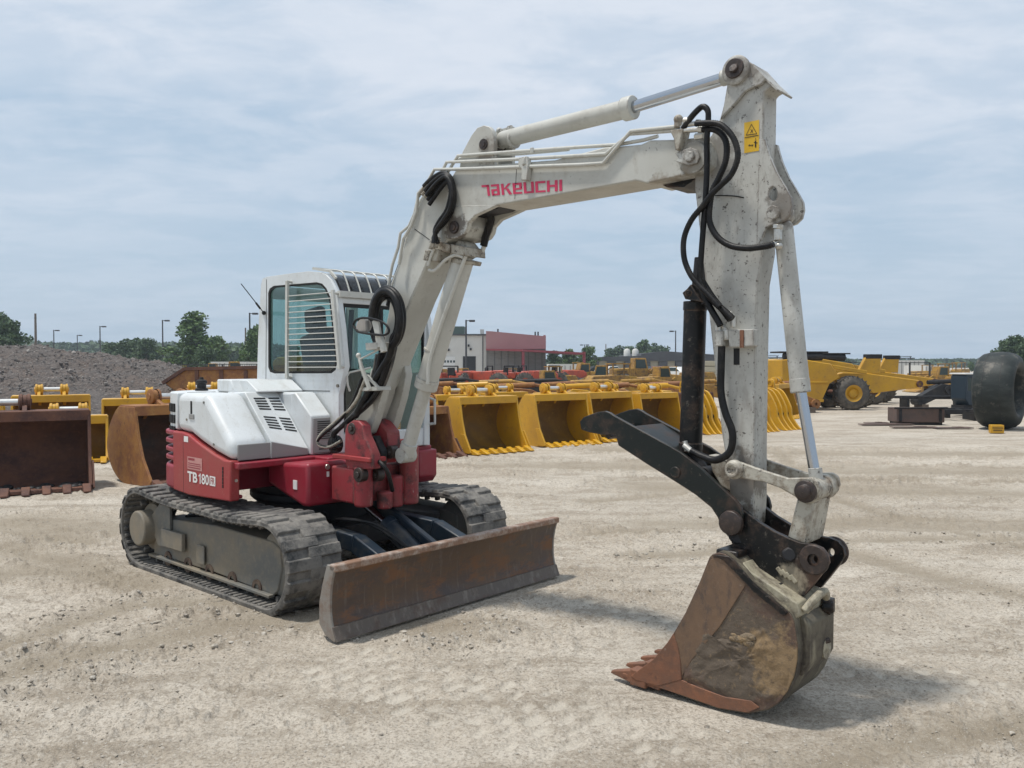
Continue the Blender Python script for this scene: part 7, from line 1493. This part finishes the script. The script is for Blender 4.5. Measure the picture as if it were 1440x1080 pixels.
def tree(kind, px, base_D, top, lb, sc_w=1., grp=None):
    if kind not in protos:
        protos[kind] = {'tall': lambda: tree_proto(11, 9, 3.1, 'leaf', 5200, .17, .10, .5), 'round': lambda: tree_proto(5, 8, 3.6, 'leaf', 5600, .2, .12), 'dark': lambda: tree_proto(8, 8, 3.9, 'leaf2', 6500, .2, .10), 'low': lambda: tree_proto(21, 5, 3.4, 'leaf2', 4200, .19, .06)}[kind]()
        o = protos[kind]
    else: o = copy_tree(protos[kind])
    hh = {'tall': 9, 'round': 8, 'dark': 8, 'low': 5}[kind]; z = H + (512 - top) * base_D / F; s = z / hh * 1.02
    o.location = (at(px, 500, base_D).x, base_D, 0); o.scale = (s * sc_w, s * sc_w, s); o.rotation_euler.z = rnd.random() * 6.28; tag(o, lb, 'tree', grp); return o
TR = [('tall', 271, 105, 440, 'tall pointed leafy tree between two lamp posts left of the cab', 1.55), ('round', 304, 118, 473, 'round topped tree just right of the tall pointed tree', 1.1), ('dark', 14, 90, 452, 'dark leafy tree at the left edge beyond the gravel pile', 1.), ('dark', -14, 92, 440, 'taller dark tree cut off by the left edge', 1.0),
      ('round', 362, 100, 457, 'tree partly hidden behind the cab', .9), ('low', 290, 100, 490, 'low dark bush at the foot of the tall pointed tree', .9), ('dark', 206, 125, 477, 'small dark tree left of the lamp post by the pile slope', 1.), ('low', 186, 130, 480, 'low spreading tree above the pile slope', 1.2), ('low', 170, 140, 481, 'low spreading tree over the right of the pile crest', 1.3),
      ('round', 800, 128, 491, 'leafy tree under the end of the maroon canopy', 1.2), ('round', 828, 130, 487, 'rounded tree right of the maroon canopy', 1.1), ('dark', 780, 135, 494, 'shaded tree behind the canopy posts', 1.3),
      ('round', 905, 190, 478, 'tallest tree rising behind the warehouse roof', 1.1), ('round', 885, 190, 487, 'tree left of the tallest one behind the warehouse', 1.2), ('low', 866, 190, 489, 'spreading tree at the left behind the warehouse', 1.2), ('low', 926, 195, 486, 'tree right of the tallest one behind the warehouse', 1.1),
      ('dark', 1428, 95, 473, 'dark tree at the right edge above the huge tyre', 1.1), ('dark', 1414, 98, 479, 'dark tree left of the one at the right edge', 1.), ('dark', 1452, 92, 470, 'dark tree beyond the right edge', 1.), ('low', 1146, 210, 502, 'small far tree right of the bucket cylinder', 1.2), ('round', 1172, 215, 500.5, 'small far tree above the first scraper', 1.1), ('low', 1190, 215, 504, 'low far tree above the scraper hood', 1.1), ('round', 1222, 205, 505, 'small far tree left of the raised scraper tower', 1.), ('round', 1366, 190, 508.5, 'small far tree left of the huge tyre', 1.1)]
for k, px, D, top, lb, sw in TR: tree(k, px, D, top, lb, sw, 'trees around the yard')
# far wood: a band of leaf clumps along the horizon
def wood(name, x0, x1, D0, D1, top0, top1, n, seed, mat, lb):
    rg = np.random.default_rng(seed); u = rg.random(n); D = D0 + (D1 - D0) * rg.random(n); px = x0 + (x1 - x0) * u; X = (px - CX) / F * D
    hmax = H + (512 - (top0 + (top1 - top0) * u)) * D / F; hmax = hmax * (.72 + .5 * (fbm(X, D, .11, 4, seed) + .5)); Z = hmax * rg.random(n) ** .6
    P = np.stack([X, D, Z], -1); a = rg.normal(size=(n, 3)); a /= np.linalg.norm(a, axis=1)[:, None]; b = np.cross(a, rg.normal(size=(n, 3))); b /= np.linalg.norm(b, axis=1)[:, None]
    s_ = (D0 / 350) * 1.0 * rg.uniform(.6, 1.3, n)[:, None]; v = np.stack([P - a * s_, P + b * s_, P + a * s_, P - b * s_], 1).reshape(-1, 3)
    me = bpy.data.meshes.new(name); me.from_pydata(v.tolist(), [], np.arange(4 * n).reshape(-1, 4).tolist()); me.materials.append(fm[mat]); o = bpy.data.objects.new(name, me); COL.objects.link(o); tag(o, lb, 'woodland', kind='stuff')
wood('far_wood', -300, 420, 330, 390, 482, 486, 26000, 3, 'leaf2', 'far wooded rise along the horizon on the left')
wood('far_treeline', 420, 1900, 380, 430, 507, 506, 26000, 4, 'leaf2', 'low far treeline along the horizon on the right')
wood('near_wood', 150, 345, 180, 205, 491, 489, 9000, 6, 'leaf2', 'belt of trees behind the tall pointed tree on the left')
# air
HZ = .00055
if HZ:
    mb = MB(); mb.bb(-520, 520, -40, 470, -1.2, 24); hz_ = mb.build('haze', M('tmp', (1, 1, 1)), None); m = bpy.data.materials.new('air_haze'); m.use_nodes = True; N = m.node_tree.nodes
    for n in list(N):
        if n.type == 'BSDF_PRINCIPLED': N.remove(n)
    v = N.new('ShaderNodeVolumePrincipled'); v.inputs['Color'].default_value = (.80, .90, 1, 1); v.inputs['Density'].default_value = HZ; v.inputs['Anisotropy'].default_value = .2
    m.node_tree.links.new(v.outputs[0], [n for n in N if n.type == 'OUTPUT_MATERIAL'][0].inputs['Volume']); hz_.data.materials.clear(); hz_.data.materials.append(m); tag(hz_, 'thin bluish summer haze in the air over the yard', 'haze', kind='stuff')
